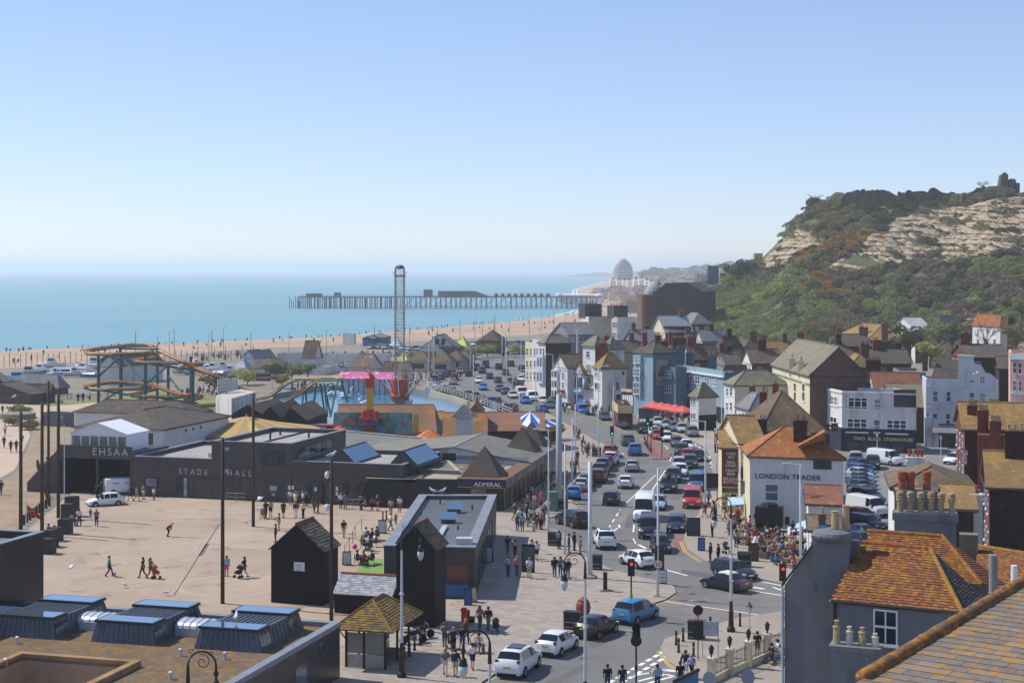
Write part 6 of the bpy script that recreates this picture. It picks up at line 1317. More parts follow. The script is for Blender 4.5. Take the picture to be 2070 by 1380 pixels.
gh=Q(1908,656,460);t=th_('glass_room','small glazed garden room above the sandy wall','building',(gh.x,gh.y,0));kd(MB().box((gh.x,gh.y,gh.z-12),(3.2,3,14.5)),'glazing',m_glass_pale,t);kd(MB().box((gh.x,gh.y,gh.z+2.51),(3.8,3.6,.25)),'roof',m_zinc,t)
## houses nearest the viewer, right
# brick terrace with lichen roofs and tall stacks
for i,(cx,base,xl,xr,ye,D,lab)in enumerate(((1950,1010,1932,2075,868,150,'red-brick terrace house with lichened roof and two tall stacks beyond the flag'),(2000,1060,1990,2120,985,118,'nearer red-brick house with tile-hung gable at the right edge'))):
 h=ho_('brick_terrace',lab,'house',cx,base,-16,xl,xr,ye,'gableR' if 0 else 'gableL',2.2 if i==0 else 2.2,'brick_red','brick_dark','tile_lichen',D=D,maxd=(8,None));h.L.grid(0,h.wl,3,(h.ze-2.2,h.ze-5.),.8,1.5)
 if i==0:
  for x,y,DD in((1966,820,152),(2008,818,156),(1987,830,149),(2035,850,152),(2012,852,147)):chim(h,x,y,DD,1.,.8,4.,4,'brick_red',pm=m_potb)
  for a,w_,z_ in((1.2,2.4,-1.4),(4.4,2.4,-2.2)):
   b=h.R;kd(MB().hx_([b.at(a,0,.02),b.at(a+w_,0,.02),b.at(a+w_,0,2.6),b.at(a,0,2.6)],[b.at(a,h.ze+z_+1.2,.02),b.at(a+w_,h.ze+z_+1.2,.02),b.at(a+w_,h.ze+z_+1.2,2.6),b.at(a,h.ze+z_+1.2,2.6)]),'rear_wing',MATS['brick_red'],h.t)
 else :chim(h,2052,872,121,1.5,1.2,5.,3,'brick_dark',pm=m_potb)
fp=Q(1944,905,147);fl_=th_('flag','red and white flag hanging from the brick terrace','flag',fp);MB().pl_([(0,0,0),(.35,0,-.1),(.3,0,-1.5),(0,0,-1.3)]).pl_([(.35,.01,-.1),(.6,.1,-.3),(.5,.1,-1.6),(.3,.01,-1.5)]).bd('cloth',mat('flag_cloth','#c9c4c4','#b5303a',ro_=.8,scale=2.5,lo=.5,hi=.52),fl_);MB().tb_([(-.5,0,-.2),(.1,0,.15)],.025,5).bd('pole',fw,fl_)
# white house with mossy hipped roof
wh=ho_('white_cottage','white cottage with mossy brown hipped roof in front of the car park','house',1808,1000,-16,1796,1972,987,'hip',1.15,'render_white','render_white','tile_brown',D=108)
chim(wh,1851,921+4,118,1.3,.9,2.4,4,'render_white');chim(wh,1974,1000,100,.75,.75,4.6,1,'render_white');
h=ho_('cottage_annexe','tiny lichened roof with ridge beside the white stack','house',1915,1100,-16,1905,1968,1028,'gableL',.9,'brick_dark','brick_dark','tile_lichen',D=98)
# great grey stack with six buff pots
p=Q(1870,1070,82);gs=th_('great_chimney','wide grey chimney stack with six buff louvred pots and red pots behind','chimney',(p.x,p.y,0));m_gs=MATS['slategrey_paint'];zt=Q(1870,1034,82).z;ca=R(-14)
kd(MB().box((p.x,p.y,0),(3.1,1.,zt-.4),ca).box((p.x,p.y,zt-.4),(3.3,1.2,.34),ca).box((p.x,p.y,zt-.06),(3.2,1.1,.06),ca),'stack',m_gs,gs)
for i in range(6):
 k=(i-2.5)*.52;c_=Vector((p.x+k*math.cos(ca),p.y+k*math.sin(ca)-.15,zt));kd(MB().la(c_,[(.17,0),(.14,.35),(.14,.55),(.2,.58),(.2,.66),(.15,.68),(.2,.74),(.2,.82),(.15,.84),(.2,.9),(.18,1.02),(.1,1.05)],10),'chimney_pot',m_potb,gs)
c_=Vector((p.x-.15,p.y+1.2,zt+.2));kd(MB().box((c_.x,c_.y,zt-1),(2.2,1.,2.),ca),'rear_stack',MATS['render_grey'],gs)
for k in(-.75,-.3,.55):kd(MB().la((c_.x+k,c_.y,zt+1.),[(.22,0),(.2,.5),(.24,.6),(.25,.9),(.2,.95)],10),'chimney_pot',m_pot,gs)
# slate-grey house with orange tile roof
t=th_('grey_house','slate-grey rendered house with orange lichened tile roof and white sash window','house',(*Q(1683,1300,66).xy,0));mg=MATS['slategrey_paint']
A,B=Q(1683,1212,66),Vector();zE=A.z;B=V(1945,1237,zE);R1,R2=Q(1748,1097,69),Q(1880,1109,67.6);zR=R1.z;R2=V(1880,1109,zR);B2=V(1983,1204,zE)
u=(B-A).normalized();nrm=Vector((-u.y,u.x,0));LA=(B-A).length
G1,G2=Q(1586,1183,69.5),Vector();back=A+nrm*2.8
kd(MB().pl_([(A.x,A.y,0),(B.x,B.y,0),(B.x,B.y,zE),(A.x,A.y,zE)]).pl_([(B.x,B.y,0),(B2.x,B2.y,0),(B2.x,B2.y,zE),(B.x,B.y,zE)]),'wall',mg,t)
gr=A+nrm*2.9;gl=gr+u*solve(gr,u,1586);zG=Q(1586,1183,gl.y).z;ap_=gr+u*solve(gr,u,1662);zA=Q(1662,1092,ap_.y).z
kd(MB().hx_([(gl.x,gl.y,0),(gr.x+u.x*.3,gr.y+u.y*.3,0),(gr.x+u.x*.3+nrm.x*.4,gr.y+u.y*.3+nrm.y*.4,0),(gl.x+nrm.x*.4,gl.y+nrm.y*.4,0)],[(gl.x,gl.y,zG),(gr.x+u.x*.3,gr.y+u.y*.3,zG),(gr.x+u.x*.3+nrm.x*.4,gr.y+u.y*.3+nrm.y*.4,zG),(gl.x+nrm.x*.4,gl.y+nrm.y*.4,zG)]).hx_([(gl.x,gl.y,zG),(gr.x+u.x*.3,gr.y+u.y*.3,zG),(gr.x+u.x*.3+nrm.x*.4,gr.y+u.y*.3+nrm.y*.4,zG),(gl.x+nrm.x*.4,gl.y+nrm.y*.4,zG)],[(ap_.x-u.x*.3,ap_.y-u.y*.3,zA),(gr.x+u.x*.3,gr.y+u.y*.3,zA+.1),(gr.x+u.x*.3+nrm.x*.4,gr.y+u.y*.3+nrm.y*.4,zA+.1),(ap_.x+nrm.x*.4,ap_.y+nrm.y*.4,zA)]),'gable_wall',mg,t)
kd(MB().tb_([(gl.x-u.x*.1,gl.y-u.y*.1,zG-.1),(gl.x-u.x*.1,gl.y-u.y*.1,2)],.07,6),'drainpipe',MATS['render_paleblue'],t);kd(MB().tb_([(A.x+.06,A.y-.12,zE-.1),(A.x+.06,A.y-.12,2)],.06,6),'drainpipe',mk_,t)
kd(MB().tb_([(A.x-u.x*.1,A.y-.12,zE-.02),(B.x,B.y-.12,zE-.02)],.07,6),'gutter',mk_,t)
kd(MB().tb_([(gl.x-u.x*.15,gl.y-.1,zG+.02),(ap_.x-u.x*.3,ap_.y-.1,zA+.05)],.05,5),'verge',mi_,t)
rf=kd(MB().pl_([A,B,R2,R1]).pl_([B,B2,R2]).pl_([R1,R2,B2,(R1.x+1.5,R1.y+2.5,zE),(A.x+nrm.x*4,A.y+nrm.y*4,zE)]),'roof',MATS['tile_orange'],t)
m_ot=[mat('orange_tile_%d'%i,c_,ro_=.95,vr_=.3,scale=6,c3=d_,s3=3.,t3=.52)for i,(c_,d_)in enumerate((('#8c5230','#a87028'),('#7d4c34','#9a6a2c'),('#8f5f30','#a5762e'),('#6e4a3a','#8a6236'),('#96702f','#7c5034'),('#85552c','#5f4a40')))]
dn=Vector((0,0,.01));ex=(A-B).normalized()*.12
tp_(rf,'tile',A+ex-nrm*.15-dn*8,B-nrm*.15-dn*8,R2+dn,R1+ex+dn,24,32,m_ot,False,th=.022,jit=.02)
tp_(rf,'tile',B+dn,B2+dn,R2+dn*1.5,R2+dn*1.5,22,18,[mat('grey_tile_%d'%i,c_,ro_=.95,vr_=.2,scale=5)for i,c_ in enumerate(('#4a4542','#5a5048','#403d3c'))],False)
kd(MB().tb_([R1+ex+dn*4,R2+dn*4],.1,6),'ridge_tiles',m_ot[0],rf);kd(MB().tb_([R2+dn*4,B+dn*4],.09,6),'hip_tiles',m_ot[4],rf)
# second ridge behind
R3,R4=Q(1752,1073,72.5),Q(1905,1084,71);R4.z=R3.z;zE2=zE+.2;a3,b3=Vector((R3.x-.2,R3.y-2.6,zE2)),Vector((R4.x+.9,R4.y-2.9,zE2));c3_=V(2034,1182,zE2)
rf2=kd(MB().pl_([a3,b3,R4,R3]).pl_([b3,c3_,R4]),'rear_roof',MATS['tile_red'],t)
tp_(rf2,'tile',a3+dn,b3+dn,R4+dn,R3+dn,22,26,m_ot,False,th=.022);tp_(rf2,'tile',b3+dn,c3_+dn,R4+dn,R4+dn,22,22,[mat('red_tile_%d'%i,c_,ro_=.95,vr_=.2,scale=5)for i,c_ in enumerate(('#6b3f34','#5d3a32','#74483a'))],False)
kd(MB().tb_([R3+dn*4,R4+dn*4,b3+dn*4],.09,6),'ridge_tiles',m_ot[2],rf2)
wA_=Wall(A,u,t);w_=wA_.win(1766,1229,1815,1305,'cross')
chA=Q(1682,1075,68.5);cy_(t,(chA.x,chA.y,chA.z-2.5),1.55,.9,2.3,0,mg,-20,cap=True);
kd(MB().la((chA.x,chA.y,chA.z-.2),[(.84,0),(.86,.1),(.8,.22),(.55,.3),(.1,.33)],18),'chimney_crown',mg,t)
for dx,hh in((.15,.75),(.62,1.)):kd(MB().la((chA.x+dx,chA.y+.1,chA.z+.15),[(.17,0),(.15,hh*.9),(.17,hh)],10),'chimney_pot',m_potb,t)
c1=Q(1730,1318,62.5);kd(MB().box((c1.x,c1.y,2),(1.85,.8,c1.z-2+.1),R(-20)).box((c1.x,c1.y,c1.z+.101),(2.,.95,.2),R(-20)),'front_stack',mg,t)
for i,hh in enumerate((.8,.62,.62,.45)):
 k=(i-1.5)*.5;kd(MB().la((c1.x+k*.94,c1.y-k*.34,c1.z+.3),[(.15,0),(.13,hh*.75),(.16,hh*.78),(.16,hh*.86),(.07,hh*.88),(.07,hh*1.05),(.1,hh*1.08),(.1,hh*1.15)],10),'chimney_pot',(m_potb,MATS['render_beige'])[i%2],t)
 # lichened roof and flues to the right
lr=th_('lichen_roof_house','low house with yellow lichened tile roof and two grey flues','house',(*Q(2040,1180,70).xy,0));a,b=Q(1972,1172,70),Q(2120,1190,67);c_,d_=Q(2120,1120,73),Q(1975,1104,76);c_.z=d_.z;b.z=a.z
kd(MB().pl_([(a.x,a.y,0),(b.x,b.y,0),b,a]),'wall',MATS['render_grey'],lr);r=kd(MB().pl_([a,b,c_,d_]),'roof',MATS['tile_lichen'],lr);tp_(r,'tile',a+dn,b+dn,c_+dn,d_+dn,18,22,m_ot,False,th=.022);kd(MB().tb_([d_+dn*4,c_+dn*4],.1,6),'ridge_tiles',m_ot[4],r)
for x,yt,yb,rr in((2008,1121,1200,.17),(2050,1142,1185,.12)):p=Q(x,yt,60);kd(MB().la((p.x,p.y,p.z-1.9),[(rr*1.06,0),(rr*1.06,.5),(rr,.52),(rr,1.9)],12),'flue',MATS['render_grey']if rr>.15 else fw,lr)
p=Q(1958,1095,75);kd(MB().box((p.x,p.y,0),(.85,.7,Q(1958,1078,75).z),R(-16)),'stack',MATS['slate_lichen'],lr)
# big slate roof filling the corner
P1,P2=Q(1752,1368,30.5),Q(2085,1168,37.);e=Vector((.8,-.6,0));sr=th_('slate_house','slate roof with lichen rings and fat orange hip, filling the corner nearest the viewer','house',(P1.x,P1.y,0))
hipv=(P2-P1);upv=hipv-e*hipv.dot(e);upv_l=upv.length;upn=upv.normalized();nn=e.cross(upn).normalized();nn=nn if nn.z>0 else-nn
base=P1-hipv*.35;tl=P2+hipv*.2
def sl(s,t_,o=0):return P1+e*s+upn*t_+nn*o
T0,T1=-2.2,upv_l*1.25;k_h=hipv.dot(e)/upv_l
bodyr=kd(MB().pl_([sl(k_h*T0,T0),sl(9,T0),sl(9,T1),sl(k_h*T1,T1)]),'roof',mat('slate_under','#3d3a3c',ro_=.95),sr)
m_cs=[mat('corner_slate_%d'%i,c_,d2,ro_=.75,scale=1.2,vr_=.15,c3='#a8782e',s3=5.5,t3=tt-.04)for i,(c_,d2,tt)in enumerate((('#7d7268','#72685f',.58),('#867a6c','#786d60',.54),('#736961','#7b7066',.61),('#8b7e6c','#7d7262',.51)))]
ch_,cw_=.33,.52;r_=0;t_=T0
while t_<T1:
 s0=k_h*t_-.1;kx=0;off=(cw_/2 if r_%2 else 0);base_s=math.floor(s0/cw_)*cw_+off
 for kx in range(22):
  a=base_s+kx*cw_;
  if a+cw_<k_h*t_ or a>7.5:continue
  ce=sl(a,t_);px_=CX+ce.x/ce.y*F;py_=HY+(H-ce.z)/ce.y*F
  if px_>2140 or py_>1440 or py_<1140:continue
  j=rnd.uniform(0,.006);a0=max(a,k_h*t_)+.004;a1=a+cw_-.004
  if a1-a0<.04:continue
  q4=[sl(a0,t_+rnd.uniform(-.006,.006)),sl(a1,t_+rnd.uniform(-.006,.006)),sl(a1,t_+ch_*1.3),sl(a0,t_+ch_*1.3)]
  kd(MB().hx_([p+nn*.002 for p in q4],[q4[0]+nn*(.024+j),q4[1]+nn*(.024+j),q4[2]+nn*.008,q4[3]+nn*.008]),'slate',m_cs[rnd.randrange(4)],bodyr)
 t_+=ch_;r_+=1
m_hip=mat('hip_mortar','#8a5f34','#6f5a44',ro_=.95,scale=1.5,vr_=.25,c3='#b07a2c',s3=4,t3=.5,bump=.8,bscale=14)
nseg=16
for i in range(nseg):
 f0,f1=-.02+1.2*i/nseg,-.02+1.2*(i+.96)/nseg;a,b=P1+hipv*f0+nn*.03,P1+hipv*f1+nn*.03;kd(MB().tb_([a,a.lerp(b,.3),a.lerp(b,.7),b],[.155,.15+rnd.uniform(-.01,.01),.15+rnd.uniform(-.01,.01),.147],12),'hip_tile',m_hip,bodyr,sm_=True)
o2=Vector((-.55,.2,-.85));kd(MB().pl_([P1-hipv*.05,P2+hipv*.2,P2+hipv*.2+o2*1.2,P1-hipv*.05+o2*1.2]),'lead_slope',m_lead,sr)
kd(MB().tb_([P1-hipv*.02+o2*.1+Vector((-.25,0,-.1)),P1+e*2-upn*.35-hipv*.02],.07,8),'gutter',MATS['render_grey'],sr)
## pier, far town, castle ruins
m_pier=mat('pier_iron','#4a5058','#41474f',ro_=.8,scale=.05)
t=th_('pier','long dark iron pier reaching out into the hazy bay','pier',(*Q(1200,607,1290).xy,SEA));PD=1290.
def pp(x,y,D=PD):return Q(x,y,D)
a,b=pp(606,597),pp(1215,609);zt=4.2
def deck(f,off=0):p=a.lerp(b,f);return Vector((p.x,p.y+off,0))
for nm,z0_,z1_ in(('deck',zt-.8,zt),('rail',zt+.7,zt+1.)):
 o=MB();w=12 if nm=='deck' else .3
 o.hx_([(*deck(0,-w).xy,z0_),(*deck(1,-w).xy,z0_),(*deck(1,w).xy,z0_),(*deck(0,w).xy,z0_)],[(*deck(0,-w).xy,z1_),(*deck(1,-w).xy,z1_),(*deck(1,w).xy,z1_),(*deck(0,w).xy,z1_)]);kd(o,nm,m_pier,t)
for i in range(60):
 f=i/60;n_=2 if f>.33 else 3;o=MB()
 for k in range(n_):d_=deck(f+.004*rnd.random(),-10+20*k/(n_-1));o.tb_([(d_.x,d_.y,SEA-1),(d_.x,d_.y,zt-.7)],.32 if f>.33 else .45,5)
 if i%2 and f>.33:p0,p1=deck(f,-10),deck(f+1/30,-10);o.tb_([(p0.x,p0.y,SEA+1.5),(p1.x,p1.y,zt-1)],.18,4)
 if f>.33:p0,p1=deck(f,-10),deck(f+1/60,-10);o.tb_([(p0.x,p0.y,SEA+1.8),(p1.x,p1.y,SEA+1.8)],.2,4)
 sr_(kd(o,'trestle',m_pier,t),'stuff')
for i in range(6):p=pp(585+i*4,600);kd(MB().tb_([(p.x,p.y,SEA-1),(p.x,p.y,zt-2*(i%3))],.35,5),'broken_pile',m_pier,t)
def blk(x0,x1,y0,y1,nm,slope=0):p,q_=pp(x0,y1),pp(x1,y1);h_=(y1-y0)*PD/F;kd(MB().hx_([(p.x,p.y-6,zt+.01),(q_.x+slope,q_.y-6,zt+.01),(q_.x+slope,q_.y+6,zt+.01),(p.x,p.y+6,zt+.01)],[(p.x,p.y-6,zt+h_),(q_.x,q_.y-6,zt+h_),(q_.x,q_.y+6,zt+h_),(p.x,p.y+6,zt+h_)]),nm,m_pier,t)
blk(857,874,586,600,'pavilion');blk(886,960,590,601,'visitor_centre',12);blk(916,930,585,590.5,'roof_room');blk(677,688,591,599,'hut');blk(620,650,593,599,'hut')
for i in range(9):x=1003+i*13;p=pp(x,603);kd(MB().la((p.x,p.y-4,zt),[(1.6,0),(1.6,1.6),(2.,1.7),(.3,2.8)],7),'kiosk',m_pier,t)
pv=th_('pier_pavilion','pale domed entrance pavilion at the landward end of the pier','building',(*Q(1160,600,1340).xy,0));mwh=MATS['render_white']
for x in(1130,1212):p=Q(x,602,1340);kd(MB().la((p.x,p.y,p.z-4),[(3.4,0),(3.4,4.5),(4.,4.6),(3.4,6.3),(2.,7.6),(.4,8.4),(.1,9.4)],12),'dome',mwh,pv)
p,q_=Q(1138,604,1342),Q(1206,604,1342);kd(MB().hx_([(p.x,p.y,p.z-5),(q_.x,q_.y,p.z-5),(q_.x,q_.y+8,p.z-5),(p.x,p.y+8,p.z-5)],[(p.x,p.y,p.z+3.2),(q_.x,q_.y,p.z+3.2),(q_.x,q_.y+8,p.z+4.2),(p.x,p.y+8,p.z+4.2)]),'hall',mwh,pv)
# rising ground behind the far seafront
mb=MB();FX=[1262,1274,1290,1310,1340,1380,1420,1450,1480,1520,1580];FYt=[572,566,558,548,546,548,543,533,529,533,528]
for x,y in zip(FX,FYt):
 for D,yy in((1900,592),(2700,577),(3800,y+6),(4600,y)):p=Q(x,yy,D);mb.v.append((p.x,p.y,p.z+mnoise.noise(Vector((x*.05,D*.01,1)))*2))
for i in range(len(FX)-1):
 for j in range(3):k=i*4+j;mb.f.append((k,k+4,k+5,k+1));mb.m.append(0)
sr_(mb.bd('far_hill',mat('far_hill','#4d5540','#41493a',ro_=1,scale=.01,vr_=.2),sm_=True))
mb=MB();
for x,y in((1150,558),(1180,554),(1215,551),(1240,552),(1300,548)):
 for yy in(560,y):p=Q(x,yy,6500);mb.v.append((p.x,p.y+(560-yy)*20,max(p.z,SEA-1)))
for i in range(4):mb.f.append((2*i,2*i+2,2*i+3,2*i+1));mb.m.append(0)
sr_(mb.bd('headland',mat('headland','#5d6658',ro_=1)))
cen,rad=[],[]
for i in range(260):
 x=rnd.uniform(1300,1560);y=rnd.uniform(np.interp(x,FX,FYt)-1,590);D=np.interp(y,[528,575,592],[4500,2700,1900]);p=Q(x,y,D);cen.append((p.x,p.y,p.z));rad.append(rnd.uniform(9,17))
tag(leafmesh('treeline',clumps(cen,rad,.6),3.2,m_leaf['dark']),'hazy dark trees on the ridge behind the far town','trees',kind='stuff')
# ship-shaped apartment block
mc=th_('liner_block','tall white ship-shaped apartment block with curved balconies in the haze','building',(*Q(1260,590,2150).xy,0));Dm=2150.
for i in range(13):
 f=i/12;y=566-i*3.3;xl=1240+(0 if i<6 else(i-5)**1.55*.75);xr=1279-(0 if i<7 else(i-6)**1.7*.62);a,b=Q(xl,y,Dm),Q(xr,y,Dm);h_=3.3*Dm/F;w=b.x-a.x;n_=8;pts=[(b.x,b.y),(b.x,b.y+18),(a.x+6,b.y+18)]+[(a.x+6-6*math.sin(math.pi*k/n_),a.y+18-18*k/n_)for k in range(1,n_+1)]
 kd(MB().prism(pts,a.z,a.z+h_*.62),'storey',MATS['render_bluegrey']if 0 else MATS['render_grey'],mc);kd(MB().prism([(x_+(-.6 if x_<b.x-1 else .2),y_-.6)for x_,y_ in pts],a.z+h_*.622,a.z+h_*.99),'balcony',fw,mc)
a=Q(1236,578,Dm);b=Q(1282,578,Dm);kd(MB().hx_([(a.x,a.y,-1),(b.x,b.y,-1),(b.x,b.y+25,-1),(a.x,a.y+25,-1)],[(a.x,a.y,Q(0,569,Dm).z),(b.x,b.y,Q(0,569,Dm).z),(b.x,b.y+25,Q(0,569,Dm).z),(a.x,a.y+25,Q(0,569,Dm).z)]),'podium',fw,mc)
# far seafront terraces
FT=[(1233,1246,565,2000),(1247,1258,566,1950),(1259,1268,567,1900),(1268,1278,566,1850),(1281,1292,564,1800),(1292,1304,563,1760),(1304,1314,566,1720),(1312,1322,569,1690)]
for i,(x0,x1,yt,D)in enumerate(FT):
 D*=1.04
 a,b=Q(x0,590,D),Q(x1,590,D);z1_=Q(0,yt,D).z;t=th_('far_terrace','%s pale seafront terrace counted from the ship-shaped block'%ordn(i),'building',(a.x,a.y,-1),gp_='far seafront terraces');kd(MB().hx_([(a.x,a.y,-1),(b.x,b.y-6,-1),(b.x+4,b.y+16,-1),(a.x,a.y+16,-1)],[(a.x,a.y,z1_),(b.x,b.y-6,z1_),(b.x+4,b.y+16,z1_),(a.x,a.y+16,z1_)]),'wall',MATS['render_cream']if i%2 else MATS['render_white'],t)
 o=MB()
 for k in range(4):
  for r in range(4):xx=a.x+(b.x-a.x)*(k+.5)/4;o.box((xx,a.y-6*(k+.5)/4-.35,1+(z1_-2)*r/4),((b.x-a.x)/10,.2,(z1_-2)/8))
 sr_(kd(o,'windows',m_glass_pale,t),'stuff');p=a.lerp(b,.5);kd(MB().box((p.x,p.y+6,z1_+.01),(2.5,2,2.5)),'chimney',MATS['brick_brown'],t)
 # clutter of roofs between the pier root and the theatre
for i in range(84):
 x=rnd.uniform(1205,1318);y=rnd.uniform(588,622)if x>1268 else rnd.uniform(585,604);D=np.interp(y,[586,622],[1750,950])
 if i>43:x=rnd.uniform(1290,1450);y=rnd.uniform(np.interp(x,FX,FYt)+5,590);D=np.interp(y,[528,577,592],[4200,2600,1800])
 a=Q(x,y,D);w=rnd.uniform(6,13)*(1.8 if i>43 else 1);h_=rnd.uniform(3,6)*(2 if i>43 else 1 if x>1268 else .6)
 t=th_('far_building','small hazy seafront building, one of the jumble beyond the theatre' if i<44 else 'pale hazy house among the trees of the far ridge','building',(a.x,a.y,max(a.z-6,-1)),rnd.uniform(-.4,.4),gp_='jumble of far seafront buildings');zb=max(a.z-6,-1);MB().box((0,0,0),(w,8,a.z-zb+h_)).bd('wall',MATS[rnd.choice(('render_white','render_beige','render_grey','render_cream','render_lilac'))],t)
 zz=a.z-zb+h_;MB().pl_([(-w/2,-4,zz),(w/2,-4,zz),(w/2,0,zz+2),(-w/2,0,zz+2)]).pl_([(-w/2,4,zz),(w/2,4,zz),(w/2,0,zz+2),(-w/2,0,zz+2)]).bd('roof',MATS[rnd.choice(('slate','tile_brown','tile_red','felt_grey'))],t)
 # dark brick theatre
TD=560.;z0_=0;pts=[(1320,652),(1320,592),(1346,572),(1390,571),(1420,590),(1421,652)];P=[Q(x,y,TD)for x,y in pts];P[0].z=P[-1].z=0
t=th_('theatre','huge windowless dark brick theatre flank with stepped roofline','building',(P[0].x,P[0].y,0));o=MB();bk=Vector((8,26,0));o.pl_(P);o.pl_([p+bk for p in P]);[o.pl_([P[i],P[i+1],P[i+1]+bk,P[i]+bk])for i in range(5)];mt_=mat('theatre_brick','#4a3a38','#3f3234',ro_=.95,scale=.1,vr_=.12,c3='#57433f',s3=.5,t3=.6);kd(o,'wall',mt_,t)
a,b=Q(1297,600,TD+3),Q(1320,600,TD+3);kd(MB().hx_([(a.x,a.y,0),(b.x,b.y,0),(b.x,b.y+20,0),(a.x,a.y+20,0)],[(a.x,a.y,Q(0,596,TD).z),(b.x,b.y,Q(0,596,TD).z),(b.x,b.y+20,Q(0,596,TD).z),(a.x,a.y+20,Q(0,596,TD).z)]),'front_block',MATS['brick_brown'],t);kd(MB().box((a.x+.4,a.y-.3,0),(1.,.6,Q(0,595,TD).z)),'corner_pier',mat('terracotta','#a5643f',ro_=.9),t)
c_=Q(1313,596,TD+14);kd(MB().la((c_.x+1.5,c_.y,c_.z),[(3.6,0),(3.4,1.4),(2.6,2.8),(1.4,3.8),(.6,4.2)],14),'dome',MATS['slate_pale'],t);c_=Q(1331,577,TD+16);kd(MB().la((c_.x,c_.y,c_.z),[(1.,0),(1.2,.6),(.8,1.),(.2,1.7),(.1,2.4)],8),'cupola',MATS['slategrey_paint'],t)
for x in(1362,1330):p=Q(x,571,TD);kd(MB().la((p.x,p.y+.5,p.z),[(.35,0),(.4,.4),(.1,.8)],8),'finial',m_potb,t)
# other blocks near it
def slabb(name,lab,x0,x1,yt,D,depth,m,z0=0,turn=0):
 a,b=Q(x0,600,D),Q(x1,600,D+turn);zt_=Q(0,yt,D).z;t=th_(name,lab,'building',(a.x,a.y,z0));kd(MB().hx_([(a.x,a.y,z0),(b.x,b.y,z0),(b.x+2,b.y+depth,z0),(a.x+2,a.y+depth,z0)],[(a.x,a.y,zt_),(b.x,b.y,zt_),(b.x+2,b.y+depth,zt_),(a.x+2,a.y+depth,zt_)]),'wall',m,t);return t,Wall(a,(b-a).xy.to_3d(),t),zt_
t,w,zt_=slabb('grey_block','grey-green slab block beyond the theatre',1430,1452,537,700,14,MATS['render_bluegrey'],0)
t,w,zt_=slabb('white_hotel','ornate white hotel front stepping down beside the grey slab',1405,1430,552,705,8,MATS['render_white'],0)
for i in range(3):
 for k in range(4):w.wm_(1+i*1.7,zt_-2.4-k*2.4,.8,1.4,'sash')
slabb('white_hotel_wing','lower white wing of the hotel below the grey slab',1404,1420,562,690,8,MATS['render_white'],0);slabb('terrace_block','pale flat block just above the wooded slope',1420,1457,577,650,10,MATS['render_lilac'],0);slabb('brick_tower','narrow brown tower beside the dark trees',1456,1466,552,690,8,MATS['brick_brown'],0)
t,w,zt_=slabb('cliff_block','tall ochre block seen past the end of the cliff',1525,1542,512,690,18,MATS['render_ochre'],0)
for i in range(2):
 for k in range(5):w.wm_(.7+i*1.6,zt_-2.6-k*1.7,.7,1.,'sash')
 # concrete pair above the slate house: grey gable blocks with dark tops
for i,(cx,xl,xr,yt,D,wl1,wl2,lab)in enumerate(((1190,1175,1236,640,452,'render_white','render_beige','white rendered block with dark stepped roof nearer the beach'),(1248,1238,1288,641,448,'render_beige','render_lilac','scaffolded pale gable block beside the dark-topped twin'))):
 h=ho_('seafront_block',lab,'building',cx,0,25,xl,xr,yt,'flat',0,wl1,wl2,'felt_grey',D=D,maxd=(10,None));p=h.P+h.ur*(h.wr*.35)+h.ul*4;o=MB().box((p.x,p.y,h.ze-.4),(5.5-i,4,4.-i*.4),R(25));kd(o,'stair_head',MATS['render_dark'],h.t)
 for k in range(5):c_=Vector((p.x-1.8+k*.8,p.y,h.ze+3.6-i*.4));kd(MB().la(c_,[(.16,0),(.13,.7)],6),'chimney_pot',m_pot,h.t)
 h.L.grid(0,h.wl,3,(h.ze-3,h.ze-6),.9,1.6)
h=ho_('slate_club','grey rendered block with pale slate hip and flue pipe behind the brick flank','building',1150,0,25,1072+44,1202,677,'gableL',2.6,'render_grey','slategrey_paint','slate',D=375,maxd=(16,None));h.R.win(1153,680,1161,690,'pair');h.R.win(1170,681,1179,691,'pair');p=Q(1167,700,372);kd(MB().tb_([(p.x,p.y,p.z-4),(p.x,p.y,p.z+4)],.25,8),'flue',m_zincw,h.t)
# castle ruins along the hilltop
m_ruin=mat('ruin_stone','#6b5f54','#544b43',ro_=1,scale=.4,vr_=.25,bump=.8,bscale=2)
def ruin(lb_,pts,D,th=1.5):
 P=[Q(x,y,D)for x,y in pts];t=th_('castle_wall',lb_,'ruin',(P[0].x,P[0].y,P[0].z-4));o=MB();n_=len(P)
 for i in range(n_-1):
  for k in range(7):
   f0,f1=k/7,(k+1)/7;a,b=P[i].lerp(P[i+1],f0),P[i].lerp(P[i+1],f1);j0=mnoise.noise(a*.9)*1.3;j1=mnoise.noise(b*.9)*1.3;bz=5.
   o.hx_([(a.x,a.y,a.z-bz),(b.x,b.y,b.z-bz),(b.x,b.y+th,b.z-bz),(a.x,a.y+th,a.z-bz)],[(a.x,a.y+j0,a.z+j0),(b.x,b.y+j1,b.z+j1),(b.x,b.y+th,b.z+j1*.5),(a.x,a.y+th,a.z+j0*.5)])
 kd(o,'masonry',m_ruin,t)
ruin('long ivy-dark ruined castle wall along the hilltop',[(1700,398),(1712,388),(1730,384),(1760,384),(1790,385),(1793,392),(1815,394)],608);ruin('second stretch of ruined wall with a broken lump',[(1816,390),(1840,387),(1876,388),(1882,380),(1893,381),(1900,388),(1940,390)],604);ruin('broken castle tower stump with two teeth on the skyline',[(2021,376),(2024,355),(2032,350),(2038,353),(2038,368),(2045,362),(2052,360),(2054,368),(2061,368)],585,3);ruin('low rubble wall left of the tower stump',[(1945,393),(1965,386),(1990,378),(2020,376)],592)
